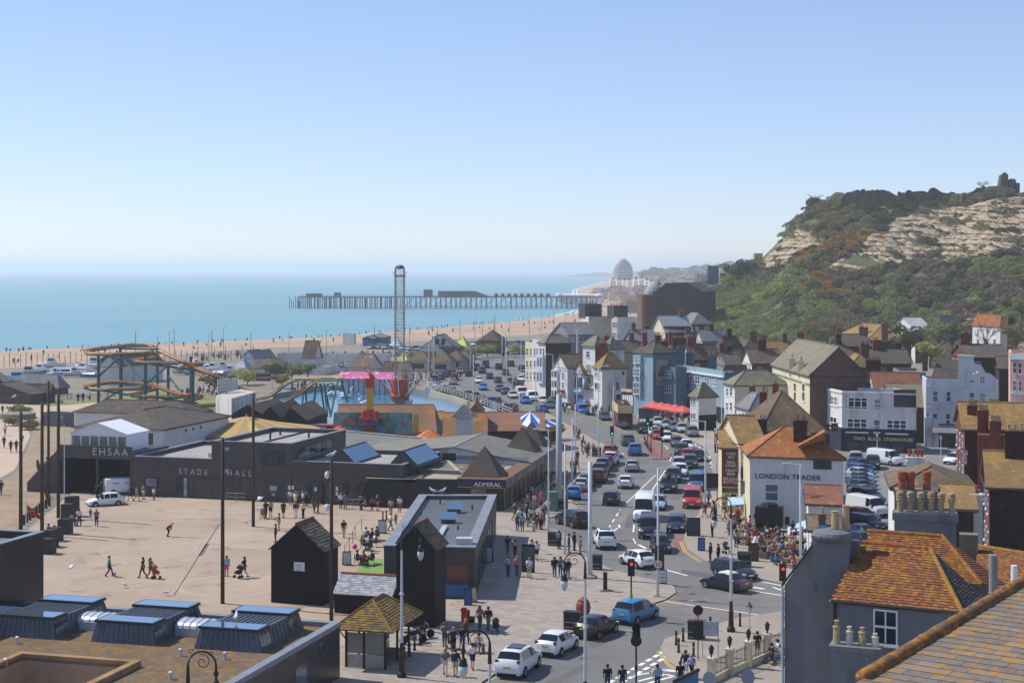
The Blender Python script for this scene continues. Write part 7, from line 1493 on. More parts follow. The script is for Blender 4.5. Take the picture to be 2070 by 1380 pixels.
# a few leafless bushes and trees one can tell apart
def tree(lb_,P,ht,rad,kind,leafy=True,n=9,gp_=None,trunk=.25):
 t=th_('tree',lb_,'tree',P,gp_=gp_);o=MB();r2=random.Random(int(P[0]*7));tips=[]
 o.tb_([(0,0,-.5),(0,0,ht*.25),(r2.uniform(-.3,.3),r2.uniform(-.3,.3),ht*.5)],[trunk,trunk*.8,trunk*.55],6)
 for i in range(n):
  a=2*math.pi*i/n+r2.uniform(-.3,.3);z0=ht*r2.uniform(.25,.5);e=Vector((math.cos(a)*rad*r2.uniform(.5,.95),math.sin(a)*rad*r2.uniform(.5,.95),ht*r2.uniform(.6,1.)));m_=Vector((e.x*.4,e.y*.4,(z0+e.z)/2));o.tb_([(0,0,z0),m_,e],[trunk*.5,trunk*.3,.03],5);tips.append(e);tips.append(m_)
  for k in range(3 if leafy else 7):q=e+Vector((r2.uniform(-1,1),r2.uniform(-1,1),r2.uniform(-.3,1)))*rad*.35;o.tb_([m_.lerp(e,.3+.1*k),q],[.05,.015],4);tips.append(q)
 o.bd('trunk',mat('bark','#6b5f55','#574c44',ro_=1,scale=2),t)
 if leafy:
  pts=clumps([tuple(p)for p in tips],[rad*r2.uniform(.28,.42)for _ in tips],60/max(rad,1),.8);leafmesh('crown',pts,.22+rad*.03,m_leaf[kind],parent=t)
 return t
for lab,x,y,D,ht,rad,k,lf_ in(('rounded dark evergreen on the shoulder of the slope',1490,575,628,8,5.5,'dark',True),('second dark evergreen beside the ochre block',1512,572,632,7,4,'dark',True),('bare thorn tree against the sky by the tower stump',1986,386,590,3.5,2.5,'twig',False),('bare leaning trees on the skyline at the cliff end',1650,414,620,4,3,'twig',False),('leafless white-barked tree in front of the square white house',1992,712,400,7,3.6,'twig',False),('pale green garden tree below the glass room',1898,712,400,6.5,3.5,'green',True),('dark clipped evergreen beside the garden wall',1925,716,395,6.5,3.6,'dark',True),('olive garden tree left of the guest house chimney',1860,722,390,6,3.6,'olive',True),('bright bush at the foot of the slope behind the guest house',1880,738,300,3.5,2.4,'bright',True),('dark garden tree beside the red-brick villa',1840,728,330,6,3.5,'dark',True),('bushy green tree at the right edge below the cliff',2055,722,390,7,4,'olive',True),('dark ivy-leaved shrub against the brick house',2048,1060,106,4.5,2.2,'dark',True),('blossoming tree at the hill foot above the roofs',1672,702,430,7,4,'twig',True),('square clipped hedge tree above the rooftops',1650,706,425,5.5,3.6,'olive',True)):
 P=Q(x,y,D)if D>200 else V(x,y);tree(lab,P,ht,rad,k,lf_)
for lab,x,y,ht,rad,k in(('round green shrub by the kiosks',855,735,4,6,'olive'),('dark palm-like bush behind the blue sail',905,727,6,3.5,'dark'),('dark bush beside the kiosk row',925,728,6,3.5,'dark'),('green shrub bed along the promenade road',985,722,4,5,'green'),('clipped green bush at the road bend',1040,722,5,4,'bright'),('dark shrub bank near the traffic lights',1010,717,5,5,'dark'),('low shrub bank in front of the kiosks',960,726,4,5,'olive'),('yellow-flowered shrub on the arcade pavement',1115,905,2.6,1.2,'gorse'),('green planter shrub beside the arcade',1122,890,3.,2.2,'green'),('spiky palm beside the white link building',622,768,6,3,'olive'),('white-flowering shrub in the lakeside garden',570,785,3,2.5,'olive'),('clipped hedge along the go-kart track',500,778,3,4,'bright'),('dark hedge behind the go-kart sign',560,765,4,5,'dark'),('dark hedge in front of the low brown building',590,766,4,5,'olive'),('garden shrub below the coaster',440,790,3,4,'dark'),('sea kale clump on the shingle verge',28,860,1.,1.6,'olive'),('scrubby grass clump by the bins',55,868,1.,2.,'olive'),('low bush beside the round planter',40,838,1.2,2.2,'green')):
 P=V(x,y);far_=.6 if P.y>360 else .8 if P.y>230 else 1;tree(lab,P,ht*far_,rad*far_,k,True,7,trunk=.15)
 ## vehicles
m_paint=mat('car_paint',obj=True,vr_=0,ro_=.35,spec=.5,coat=.35)
m_cglass=mat('car_glass','#11151a',ro_=.06,vr_=0,spec=.7);m_tyre=mat('tyre','#121214',ro_=.9,vr_=.1);m_rim=mat('alloy','#8e9196',ro_=.35,vr_=0,metal=.6)
m_lampw=mat('headlamp','#c9d0d6',ro_=.1,vr_=0);m_lampr=mat('tail_lamp','#8a1418',ro_=.2,vr_=0,spec=.6);m_plate_y=mat('plate_yellow','#c9ad48',ro_=.5,vr_=0);m_plate_w=mat('plate_white','#d5d5d0',ro_=.5,vr_=0);m_trim=mat('car_trim','#1d1e21',ro_=.6,vr_=0)
# station: (t along length from the nose, belt height, top height, half-width factor at belt, half-width factor at roof)
CAR={
'hatch':(4.05,1.76,[(0,.48,.52,.8,.7),(.025,.6,.66,.93,.8),(.1,.72,.8,.98,.82),(.24,.86,.95,1,.8),(.42,.92,1.4,1,.7),(.58,.94,1.47,1,.71),(.8,.97,1.42,.99,.7),(.93,.98,1.1,.96,.74),(.985,.8,.92,.92,.76),(1,.5,.56,.85,.7)],(3,4),(6,7),(3,6),.62,(.18,.8)),
'estate':(4.6,1.8,[(0,.48,.52,.8,.7),(.025,.6,.66,.93,.8),(.1,.72,.8,.98,.82),(.25,.86,.94,1,.8),(.4,.92,1.4,1,.7),(.58,.94,1.47,1,.71),(.9,.97,1.42,.99,.7),(.965,.98,1.1,.96,.74),(.99,.8,.92,.92,.76),(1,.5,.56,.85,.7)],(3,4),(6,7),(3,6),.63,(.17,.8)),
'saloon':(4.5,1.76,[(0,.48,.52,.8,.7),(.025,.58,.64,.93,.8),(.1,.7,.78,.98,.82),(.27,.84,.9,1,.8),(.42,.9,1.36,1,.68),(.56,.92,1.42,1,.69),(.7,.93,1.36,.99,.68),(.83,.94,1.,.98,.74),(.98,.86,.92,.94,.76),(1,.5,.56,.85,.7)],(3,4),(6,7),(3,6),.62,(.18,.8)),
'suv':(4.6,1.88,[(0,.62,.66,.82,.72),(.02,.8,.88,.95,.84),(.1,.92,1.02,1,.86),(.24,1.02,1.12,1,.84),(.38,1.06,1.6,1,.74),(.56,1.08,1.7,1,.75),(.86,1.1,1.64,.99,.73),(.95,1.1,1.25,.97,.78),(.99,.95,1.05,.94,.8),(1,.6,.66,.88,.75)],(3,4),(6,7),(3,6),.72,(.18,.8)),
'mpv':(4.2,1.78,[(0,.52,.56,.82,.72),(.025,.66,.74,.94,.82),(.08,.8,.9,.99,.84),(.18,.92,1.04,1,.82),(.36,.96,1.55,1,.74),(.56,.98,1.66,1,.75),(.88,1.,1.6,.99,.74),(.96,1.02,1.18,.97,.78),(.99,.85,.95,.94,.8),(1,.52,.6,.88,.75)],(3,4),(6,7),(3,6),.64,(.17,.8)),
'van':(5.,1.95,[(0,.6,.66,.85,.76),(.02,.8,.92,.96,.86),(.08,.98,1.1,1,.88),(.13,1.06,1.2,1,.88),(.24,1.1,1.92,1,.82),(.36,1.12,2.02,1,.84),(.97,1.12,2.02,1,.84),(.99,1.12,1.95,.99,.84),(.998,1.,1.7,.99,.86),(1,.6,.9,.96,.9)],(3,4),(6,7),(3,5),.68,(.17,.8)),
'high_van':(5.9,2.05,[(0,.6,.66,.85,.76),(.02,.84,.98,.96,.88),(.07,1.02,1.16,1,.88),(.11,1.1,1.28,1,.88),(.22,1.16,2.3,1,.84),(.32,1.18,2.58,1,.88),(.97,1.18,2.58,1,.88),(.99,1.18,2.5,.99,.88),(.998,1.,2.2,.99,.88),(1,.6,.9,.96,.9)],(3,4),(6,7),(3,4),.7,(.16,.8)),
}
CM={}
def car_meshes(kind):
 if kind in CM:return CM[kind]
 L,W,S,ws,rw,sw_,wd,(ax0,ax1)=CAR[kind];z0=.24;hw=W/2;V_=[];NS=len(S)
 for t_,zb,zt,fb,ft in S:
  x=L*(.5-t_);wb_=hw*fb;wt=hw*ft if zt-zb>.2 else hw*fb*.86
  low=z0 if .03<t_<.97 else z0+.08
  half=[(wb_*.88,low),(wb_*.99,low+.14),(wb_,(low+zb)/2+.06),(wb_*.965,zb),(wt,zt-.055),(wt*.84,zt),(0,zt+.025)]
  V_.append([(x,y,z)for y,z in half]+[(x,-y,z)for y,z in half[-2::-1]])
 NP=len(V_[0]);parts={k:MB()for k in('body','windscreen','rear_window','left_glass','right_glass')}
 for i in range(NS-1):
  for j in range(NP-1):
   q=[V_[i][j],V_[i+1][j],V_[i+1][j+1],V_[i][j+1]];key='body'
   if j in(4,5,6,7)and i==ws[0]:key='windscreen'
   elif j in(4,5,6,7)and i==rw[0]and kind not in('van','high_van'):key='rear_window'
   elif j==3 and sw_[0]<=i<sw_[1]:key='left_glass'
   elif j==NP-5 and sw_[0]<=i<sw_[1]:key='right_glass'
   parts[key].pl_(q)
 b=parts['body'];b.pl_(V_[0]);b.pl_(V_[-1][::-1]);b.pl_([V_[k][0]for k in range(NS)]+[V_[k][-1]for k in reversed(range(NS))])
 # pillars over the side glass
 for s_,j in((1,3),(-1,NP-5)):
  for i in range(sw_[0]+1,sw_[1]+1):
   lo,hi=Vector(V_[i][j]),Vector(V_[i][j+1]);b.tb_([lo,hi],.04,4)
 bm=bmesh.new();me=b.mesh('car_body',m_paint);bm.from_mesh(me);bmesh.ops.remove_doubles(bm,verts=bm.verts,dist=.004);bmesh.ops.recalc_face_normals(bm,faces=bm.faces);bm.to_mesh(me);bm.free();me.polygons.foreach_set('use_smooth',[True]*len(me.polygons));me.set_sharp_from_angle(angle=R(40))
 out={'L':L,'W':W,'wheel':[(L*(.5-a),s_*(hw-.1))for a in(ax0,ax1)for s_ in(1,-1)],'d':wd,'body':me}
 for k in('windscreen','rear_window','left_glass','right_glass'):
  if parts[k].f:out[k]=parts[k].mesh(k,m_cglass,sm_=True)
 r=wd/2;out['tyre']=MB().tb_([(0,-.12,0),(0,.12,0)],r,14).mesh('wheel',m_tyre);out['rim']=MB().tb_([(0,-.135,0),(0,.135,0)],r*.62,10).mesh('rim',m_rim)
 zb0=S[1][1];zr=S[-2][1]
 out['head']=MB().hx_([(-.1,-.16,-.07),(.04,-.16,-.07),(.02,.16,-.05),(-.14,.16,-.05)],[(-.14,-.16,.09),(-.02,-.16,.09),(-.04,.16,.09),(-.2,.16,.09)]).mesh('headlight',m_lampw)
 out['tail']=MB().box((0,0,-.12),(.1,.2,.24)).mesh('tail_light',m_lampr)
 out['py']=MB().box((0,0,-.06),(.03,.5,.12)).mesh('number_plate',m_plate_y);out['pw']=MB().box((0,0,-.06),(.03,.5,.12)).mesh('number_plate',m_plate_w)
 o=MB()
 for x,y in out['wheel']:o.tb_([(x,y-.02 if y>0 else y+.02,r),(x,y+.115 if y>0 else y-.115,r)],r+.055,12)
 o.box((L/2-.06,0,.28),(.14,W*.6,.16));o.box((-L/2+.06,0,.28),(.14,W*.7,.14));out['trim']=o.mesh('trim',m_trim)
 out['mirror']=MB().hx_([(-.1,-.1,-.06),(.1,-.1,-.06),(.1,.1,-.06),(-.1,.1,-.06)],[(-.08,-.09,.1),(.06,-.09,.1),(.06,.09,.1),(-.08,.09,.1)]).mesh('mirror',m_paint)
 out['hz']=(S[1][2]-.06,L*.5-.07,hw*.7);out['tz']=(S[-3][1]if kind not in('van','high_van')else 1.05,-L*.5+(.13 if kind not in('van','high_van')else .05),hw*.77);out['mz']=(S[ws[0]][2]+.02,L*(.5-S[ws[0]][0])-.25,hw*1.02)
 out['plate']=(.52,.78 if kind not in('van','high_van')else .6);CM[kind]=out;return out
NCAR=[0]
def car(kind,P,rz,colour,lb_,gp_=None,far=False):
 m=car_meshes(kind);t=th_('van' if 'van' in kind else 'car',lb_,'van' if 'van' in kind else 'car',P,rz,gp_=gp_);NCAR[0]+=1
 def add(n,me,loc=None,p=t,paint=False):
  o=in_(n,me,p,loc)
  if paint:sc_(o,colour)
  return o
 b=add('body',m['body'],paint=True)
 for k,n in(('windscreen','windscreen'),('rear_window','rear_window'),('left_glass','side_window'),('right_glass','side_window')):
  if k in m:add(n,m[k])
 for x,y in m['wheel']:
  w=add('wheel',m['tyre'],(x,y,m['d']/2));
  if not far:add('rim',m['rim'],None,w)
 add('trim',m['trim'])['kind']='stuff'
 z,x,y=m['hz'];tz,tx,ty=m['tz']
 for s_ in(1,-1):
  h=add('headlight',m['head'],(x,s_*y,z));h.scale=(1,s_,1);add('tail_light',m['tail'],(tx,s_*ty,tz))
  if not far:add('mirror',m['mirror'],(m['mz'][1],s_*m['mz'][2],m['mz'][0]),paint=True)
 if not far:add('number_plate',m['pw'],(m['L']/2+.012,0,m['plate'][0]));add('number_plate',m['py'],(-m['L']/2-0,0,m['plate'][1]))
 return t
WH,SI,BK,GR,NV,BL,RD,DR='#e2e4e6','#a9adb0','#141518','#55585c','#1d2840','#2f6fb0','#b02a26','#5a1c20'
def hd_(x,y,d,z=0):a,b=V(x,y,z),V(x+d[0]*.5,y+d[1]*.5,z);v=b-a;return math.atan2(v.y,v.x)
def rc_(kind,x,y,d,colour,lb_,gp_=None,z=.006):P=V(x,y,z);return car(kind,P,hd_(x,y,d,z),colour,lb_,gp_,far=P.y>300)
for a in[
('suv',1048,1356,(27,-20),WH,'white SUV with black panoramic roof, last in the queue by the kerb'),('hatch',1126,1316,(26,-14),WH,'white hatchback between the white SUV and a black hatchback'),
('hatch',1206,1282,(30,-12),BK,'black hatchback behind the blue people carrier'),('mpv',1286,1253,(32,-11),'#2a79a8','bright blue people carrier nearest the red traffic light'),
('suv',1158,1062,(-28,-8),BK,'black SUV turning off the road beside the arcade pavement'),('suv',1222,1103,(-8,-14),WH,'white SUV with dark glass roof heading up the road by the bins'),
('hatch',1289,1143,(-27,-9),WH,'small white hatchback crossing the junction by the speed sign'),('hatch',1236,1017,(5,-10),NV,'dark blue hatchback driving up the empty lane'),
('hatch',1265,984,(4,-10),WH,'white hatchback alone in the upper lane past the dark blue one'),('hatch',1278,951,(2,-10),SI,'small silver hatchback with black tail lights in the upper lane'),
('suv',1283,918,(-2,-10),BL,'blue SUV beside the zigzag lines at the crossing'),('suv',1269,899,(-5,-10),GR,'grey SUV beyond the blue one at the crossing'),
('high_van',1303,1048,(-4,10),WH,'white high-roofed van in the middle of the oncoming queue'),('saloon',1330,1026,(-4,10),'#8fb0c8','pale blue saloon half hidden behind the white van'),
('van',1312,1082,(-1,10),'#23262b','dark grey panel van with yellow headlamp marks in front of the white van'),('hatch',1335,1112,(4,10),BK,'black hatchback at the head of the oncoming queue'),
('estate',1368,1070,(-3,10),NV,'navy family car parked by the chalkboard'),('van',1400,1022,(-3,10),RD,'red minivan parked by the pub crowd'),('van',1410,988,(-4,10),'#3f5f80','steel-blue van parked behind the red minivan'),
('suv',1352,992,(-4,10),BK,'black crossover with a roof box in the oncoming queue'),('suv',1362,972,(-4,10),BK,'black car directly behind the roof-box crossover'),('hatch',1376,960,(-4,10),WH,'white hatchback showing beside the black queue'),('estate',1373,946,(-4,10),SI,'silver-white estate with roof bars in the queue'),
('suv',1396,944,(-3,10),'#2a2c2e','dark SUV with headlamps on beside the silver estate'),('hatch',1391,928,(-3,10),'#c03028','bright red car in the middle of the queue'),('suv',1378,919,(-4,10),'#303338','charcoal SUV left of the bright red car'),('hatch',1412,930,(3,10),BK,'black hatchback nearest the right kerb at the zigzags'),
('hatch',1388,908,(6,10),WH,'little white car behind the charcoal SUV'),('estate',1368,901,(6,10),GR,'mid-grey car beyond the little white one'),('hatch',1348,891,(7,9),WH,'white hatchback with dark grille at the crossing island'),('hatch',1330,887,(7,9),RD,'red car hidden behind the white one at the island'),('hatch',1322,880,(7,9),WH,'white car at the traffic lights'),('suv',1301,874,(8,9),BK,'black SUV waiting behind the lights, after the bus'),
('saloon',1222,848,(10,7),'#30465f','dark blue saloon in front of the open-top bus'),('van',1178,837,(10,7),'#2f5fb8','bright blue small van ahead of the dark saloon'),('saloon',1148,829,(10,6),'#b8bcbf','silver saloon ahead of the blue van'),('estate',1112,824,(10,6),'#3a4a48','dark green estate near the far end of the divider'),('estate',1121,816,(10,5),'#33504e','teal car parked behind the green estate'),('hatch',1096,833,(-10,-5),'#2a5aa8','blue hatchback driving away beside the divider'),
('saloon',1098,815,(10,5),'#c9c6ba','cream classic saloon parked by the white houses'),('van',1076,810,(10,5),WH,'white van parked at the foot of the white terrace'),('hatch',1062,815,(10,5),'#2f62b8','royal blue hatchback beside the white van'),('van',1054,801,(9,5),'#cfcdc6','cream camper van parked behind the white van'),('saloon',1037,804,(9,5),'#c6c2ae','cream classic car beside the camper'),('estate',1022,796,(8,6),'#2c3a44','dark blue estate parked in front of the cream classic'),('hatch',1011,790,(8,6),'#3a4650','slate hatchback at the tail of that parked line'),
('hatch',977,788,(3,10),'#2f80d0','vivid blue hatchback oncoming on the wide road'),('hatch',968,774,(1,10),WH,'white car following the vivid blue one'),('hatch',916,777,(3,-10),SI,'silver hatchback driving away near the railing'),('suv',919,768,(3,-10),'#6a2428','maroon SUV ahead of the silver hatchback'),('suv',975,754,(0,10),BK,'black pick-up style SUV on the far bend'),('estate',990,765,(3,10),BK,'black saloon with lit headlamps on the far bend'),('estate',1022,757,(3,10),'#1f2226','dark car nearest the white terrace on the far bend'),('saloon',1007,773,(4,10),'#1a1c20','black saloon passing the white terrace'),
('suv',1008,746,(0,-10),'#2a2e30','dark grey people mover on the far bend'),('suv',1033,740,(-2,-10),'#7a2226','dark red car by the far traffic lights'),('estate',948,760,(2,-10),'#20242c','navy car with brake lights on by the shrubs'),('saloon',929,754,(2,10),SI,'silver saloon beyond the parked row'),('van',982,743,(-1,10),'#24282c','dark van at the back of the far queue'),('suv',963,747,(-1,10),'#2c3038','slate SUV squeezed beside the dark van'),('hatch',1055,748,(-2,-10),BK,'black car beside the shrub bank'),('hatch',1058,760,(3,10),SI,'silver car by the corner of the white terrace'),('hatch',1054,771,(3,10),WH,'white car parked at the terrace corner'),
('saloon',1467,1190,(-30,-6),'#24182a','dark purple hatchback with white roof at the junction mouth'),('estate',1484,1166,(30,8),'#23282c','dark grey estate behind the white-roofed hatchback'),
('hatch',213,1022,(-28,2),WH,'white hatchback parked alone on the open square'),
]:
 t=rc_(*a)
 if 'white roof' in a[5]:MB().hx_([(.35,-.55,1.35),(-.9,-.55,1.36),(-.9,.55,1.36),(.35,.55,1.35)],[(.25,-.5,1.47),(-.8,-.5,1.47),(-.8,.5,1.47),(.25,.5,1.47)]).bd('roof',m_plate_w,t)
 if 'panoramic' in a[5]or 'glass roof' in a[5]:MB().hx_([(.3,-.5,1.7),(-1.,-.5,1.7),(-1.,.5,1.7),(.3,.5,1.7)],[(.25,-.48,1.745),(-.95,-.48,1.745),(-.95,.48,1.745),(.25,.48,1.745)]).bd('roof_glass',m_cglass,t)
 if 'roof box' in a[5]:MB().la((0,0,0),[(.35,0),(.5,.12),(.45,.28),(.2,.36)],12).bd('roof_box',m_trim,t,loc=(-.1,0,1.74)).scale=(1.6,.7,1)
LEFT=[(1163,1006,'hatch','#2f6fc0','bright blue'),(1177,989,'hatch',SI,'silver'),(1188,980,'estate',BK,'black'),(1210,973,'suv','#5c2026','dark red'),(1214,960,'suv','#4a2a30','plum'),(1221,949,'suv',GR,'dark grey'),(1228,941,'hatch','#8a2028','crimson'),(1235,937,'suv',WH,'white'),(1234,922,'suv','#a02a30','cherry red')]
for i,(x,y,k,c_,nm)in enumerate(LEFT):rc_(k,x,y,(7,-8),c_,'%s car, %s from the arcade corner in the kerbside row'%(nm,ordn(i)),'cars parked along the arcade kerb')
RAIL=[(907,759,'hatch','#6a2028','dark red'),(897,762,'hatch','#4a6ea8','blue'),(889,767,'estate','#6a7076','grey'),(880,772,'suv','#3a3e42','charcoal'),(876,779,'hatch','#c9ccce','pale'),(882,784,'hatch',WH,'white'),(891,788,'estate','#d5d6d6','off-white'),(900,792,'suv',SI,'silver'),(913,797,'suv','#2c3034','slate'),(926,802,'hatch','#3f5a56','dark green'),(945,805,'suv','#1c1e20','black'),(960,806,'hatch','#8e2630','red'),(966,814,'hatch','#a83a42','pinkish red'),(981,819,'saloon',WH,'white'),(1000,823,'van','#2a3a58','navy'),(1018,829,'hatch','#2a2c30','black'),(1034,832,'suv','#30363c','dark grey')]
for i,(x,y,k,c_,nm)in enumerate(RAIL):rc_(k,x,y,(9,-3)if i>7 else(7,-6),c_,'%s vehicle, %s from the drop tower along the lake railing'%(nm,ordn(i)),'cars parked along the lake railing')
PUBR=[(1331,860,'hatch','#c2c5c7','silver'),(1348,865,'saloon','#9ba2a8','grey-silver'),(1364,870,'estate','#5c6a78','blue-grey'),(1379,873,'hatch','#aeb2b4','light silver'),(1399,881,'mpv','#6c6e6e','mid-grey')]
for i,(x,y,k,c_,nm)in enumerate(PUBR):rc_(k,x,y,(8,6),c_,'%s car, %s from the bus shelter in front of the red parasols'%(nm,ordn(i)),'cars parked below the red parasols',z=.006 if i<0 else .12)
PARK=[(1742,1104,'saloon','#24324e','navy'),(1745,1088,'saloon','#2a3858','dark blue'),(1752,1068,'estate','#181a1e','black'),(1742,1053,'hatch','#b83030','red'),(1754,1040,'van','#d8dadc','white'),(1752,1016,'suv','#2c3a4e','ink-blue'),(1746,1004,'saloon','#5a5e60','grey'),(1743,994,'hatch','#2c4a46','bottle green'),(1741,985,'saloon','#3a4250','slate'),(1740,976,'saloon','#6a7a8a','pale blue-grey'),(1740,968,'hatch',SI,'silver'),(1740,960,'estate','#2f5a9a','mid-blue'),(1740,951,'mpv','#2a3a60','royal navy')]
for i,(x,y,k,c_,nm)in enumerate(PARK):car(k,V(x,y,.01),hd_(x,y,(10,2)),c_,'%s vehicle, %s from the grey house in the car park row'%(nm,ordn(i)),'car park row behind the pub')
for a in(('suv',1730,938,(-2,10),SI,'silver SUV facing the steakhouse end of the car park'),('suv',1764,946,(-2,10),BK,'black SUV beside the silver one at the steakhouse end'),('van',1790,938,(12,1.5),WH,'white van with blue and red flash outside the steakhouse'),('hatch',1930,936,(-10,2),WH,'white car half hidden behind the brick terrace')):car(a[0],V(a[1],a[2],.01),hd_(a[1],a[2],a[3]),a[4],a[5])
# small white van on the square, lettered
P=V(249,997,.106);vn=car('van',P,hd_(249,997,(10,-.6)),WH,'small white lettered van parked beside the hall');vn.scale=(.86,.92,.92)
text(vn,'Home',(-1.6,-.985,1.35),(1,0),.36,fd,ext=.005);text(vn,'Grown',(-.1,-.985,1.35),(1,0),.3,fd,ext=.005)
# far car parks on the front
cols=[WH,SI,'#8f979f',NV,BK,'#6a7078','#4a6a90','#c9ccd0','#7a2a2e','#2f6f8a',GR]
k_=0
for row,(x0,x1,y,n_)in enumerate(((806,868,714,9),(800,862,720,8),(930,968,698,6),(812,850,708,6),(1024,1135,697,14),(1030,1130,703,12),(1035,1110,709,9),(1040,1075,716,5),(745,800,705,7))):
 for i in range(n_):
  x=x0+(x1-x0)*(i+.5)/n_+rnd.uniform(-1,1);y_=y+rnd.uniform(-.6,.6);c_=rnd.choice(cols);car(rnd.choice(('hatch','suv','estate','saloon','mpv')),V(x,y_,0),R(rnd.choice((75,-100,80)))+rnd.uniform(-.1,.1),c_,'%s distant car from the left in %s beach car park row'%(ordn(i),ordn(row)),'cars in the beach car parks',far=True);k_+=1
  # Q7 roof glass, roof box, bars
  # open-top heritage bus
P=V(1258,862,.006);rz=hd_(1258,862,(9,8));bus=th_('open_top_bus','open-top double-decker bus with cream upper deck and maroon lower deck','bus',P,rz);mM=mat('bus_maroon','#571d22',ro_=.4,coat=.3,vr_=.05);mC=mat('bus_cream','#d3bd8d',ro_=.45,coat=.2,vr_=.05);Lb,Wb=8.6,2.45
MB().box((0,0,.35),(Lb,Wb,1.5)).bd('lower_body',mM,bus);MB().box((0,0,1.851),(Lb-.1,Wb-.04,.75)).bd('window_band',m_cglass,bus);MB().box((0,0,2.602),(Lb,Wb,.35)).bd('waist',mC,bus)
for i in range(7):MB().box((-Lb/2+.2+i*(Lb-.4)/6,0,1.852),(.16,Wb,.748)).bd('pillar',mC,bus)
o=MB();hh=.95
for x0,y0,sx,sy in((0,Wb/2-.05,Lb,.08),(0,-Wb/2+.05,Lb,.08),(Lb/2-.05,0,.08,Wb-.18),(-Lb/2+.05,0,.08,Wb-.18)):o.box((x0,y0,2.953),(sx,sy,hh))
o.bd('upper_side',mC,bus)
for i in range(6):
 for s_ in(-.6,.6):MB().box((-3.4+i*1.2,s_,2.96),(.45,.9,.42)).box((-3.6+i*1.2,s_,3.38),(.1,.9,.5)).bd('seat',mM,bus)
for x in(-2.6,2.6):
 for s_ in(-1,1):MB().tb_([(x,s_*1.,.48),(x,s_*1.26,.48)],.48,14).bd('wheel',m_tyre,bus)
MB().box((Lb/2+.5,-.4,.4),(1.,1.5,1.1)).bd('bonnet',mM,bus);MB().box((Lb/2+1.01,-.4,.5),(.04,.9,.9)).bd('radiator',m_rim,bus)
for s_ in(-1.05,.3):MB().tb_([(Lb/2+.98,s_,.95),(Lb/2+1.08,s_,.95)],.16,10).bd('headlight',m_lampw,bus)
MB().box((Lb/2+.01,.2,1.9),(.03,1.6,.6)).bd('windscreen',m_cglass,bus)
## people
m_skin=mat('skin','#c09078','#a87860',ro_=.6,scale=3,vr_=.05);m_cloth=mat('cloth',obj=True,ro_=.9,vr_=.12,scale=6);m_hair=mat('hair',obj=True,ro_=.7,vr_=.1,scale=8);m_shoe=mat('shoe','#2a2626',ro_=.7)
J0={'pel':(0,0,.95),'spi':(0,0,1.18),'che':(0,0,1.36),'nec':(.005,0,1.49),'hea':(.015,0,1.6),'top':(.01,0,1.69)}
RAD={'pel':.135,'spi':.12,'che':.15,'nec':.052,'hea':.088,'top':.07,'sh':.066,'el':.045,'wr':.034,'ha':.042,'hi':.088,'kn':.06,'an':.042,'to':.038}
def pose(kind):
 J=dict(J0);s={}
 for sd,y in(('l',1),('r',-1)):
  J['sh'+sd]=(0,.19*y,1.41);J['el'+sd]=(-.03,.25*y,1.14);J['wr'+sd]=(.05,.26*y,.92);J['ha'+sd]=(.08,.25*y,.83);J['hi'+sd]=(0,.09*y,.9);J['kn'+sd]=(.02,.1*y,.5);J['an'+sd]=(-.02,.1*y,.08);J['to'+sd]=(.14,.11*y,.04)
 if kind in('walk','push'):
  J['knl']=(.2,.09,.52);J['anl']=(.26,.09,.09);J['tol']=(.42,.1,.06);J['knr']=(-.02,-.09,.49);J['anr']=(-.32,-.09,.14);J['tor']=(-.2,-.1,.04);J['elr']=(.08,-.25,1.15);J['wrr']=(.24,-.22,.97);J['har']=(.3,-.21,.91);J['ell']=(-.14,.25,1.15);J['wrl']=(-.16,.27,.92);J['hal']=(-.15,.27,.84)
 if kind=='push':
  for sd,y in(('l',1),('r',-1)):J['el'+sd]=(.14,.25*y,1.16);J['wr'+sd]=(.4,.2*y,1.05);J['ha'+sd]=(.48,.18*y,1.04)
 if kind=='bend':
  for k,(dx,dz)in{'spi':(.14,-.06),'che':(.3,-.16),'nec':(.4,-.22),'hea':(.49,-.24),'top':(.52,-.22)}.items():J[k]=(J[k][0]+dx,0,J[k][2]+dz)
  for sd,y in(('l',1),('r',-1)):J['sh'+sd]=(.33,.19*y,1.23);J['el'+sd]=(.36,.25*y,.96);J['wr'+sd]=(.28,.18*y,.74);J['ha'+sd]=(.26,.14*y,.66);J['kn'+sd]=(.14,.12*y,.5);J['an'+sd]=(-.04,.13*y,.08)
 if kind=='sit':
  for k in('pel','spi','che','nec','hea','top'):J[k]=(J[k][0]-.05+(.06 if k in('che','nec','hea','top')else 0),0,J[k][2]-.43)
  for sd,y in(('l',1),('r',-1)):
   J['sh'+sd]=(0,.19*y,.98);J['el'+sd]=(.1,.24*y,.74);J['wr'+sd]=(.32,.16*y,.76);J['ha'+sd]=(.4,.13*y,.78);J['hi'+sd]=(0,.1*y,.5);J['kn'+sd]=(.42,.12*y,.5);J['an'+sd]=(.44,.12*y,.08);J['to'+sd]=(.6,.13*y,.05)
 if kind=='carry':
  for sd,y in(('l',1),('r',-1)):J['el'+sd]=(.04,.25*y,1.14);J['wr'+sd]=(.25,.14*y,1.18);J['ha'+sd]=(.3,.06*y,1.22)
 return J
EDGES=[('pel','spi'),('spi','che'),('che','nec'),('nec','hea'),('hea','top')]+[e for sd in 'lr' for e in(('che','sh'+sd),('sh'+sd,'el'+sd),('el'+sd,'wr'+sd),('wr'+sd,'ha'+sd),('pel','hi'+sd),('hi'+sd,'kn'+sd),('kn'+sd,'an'+sd),('an'+sd,'to'+sd))]
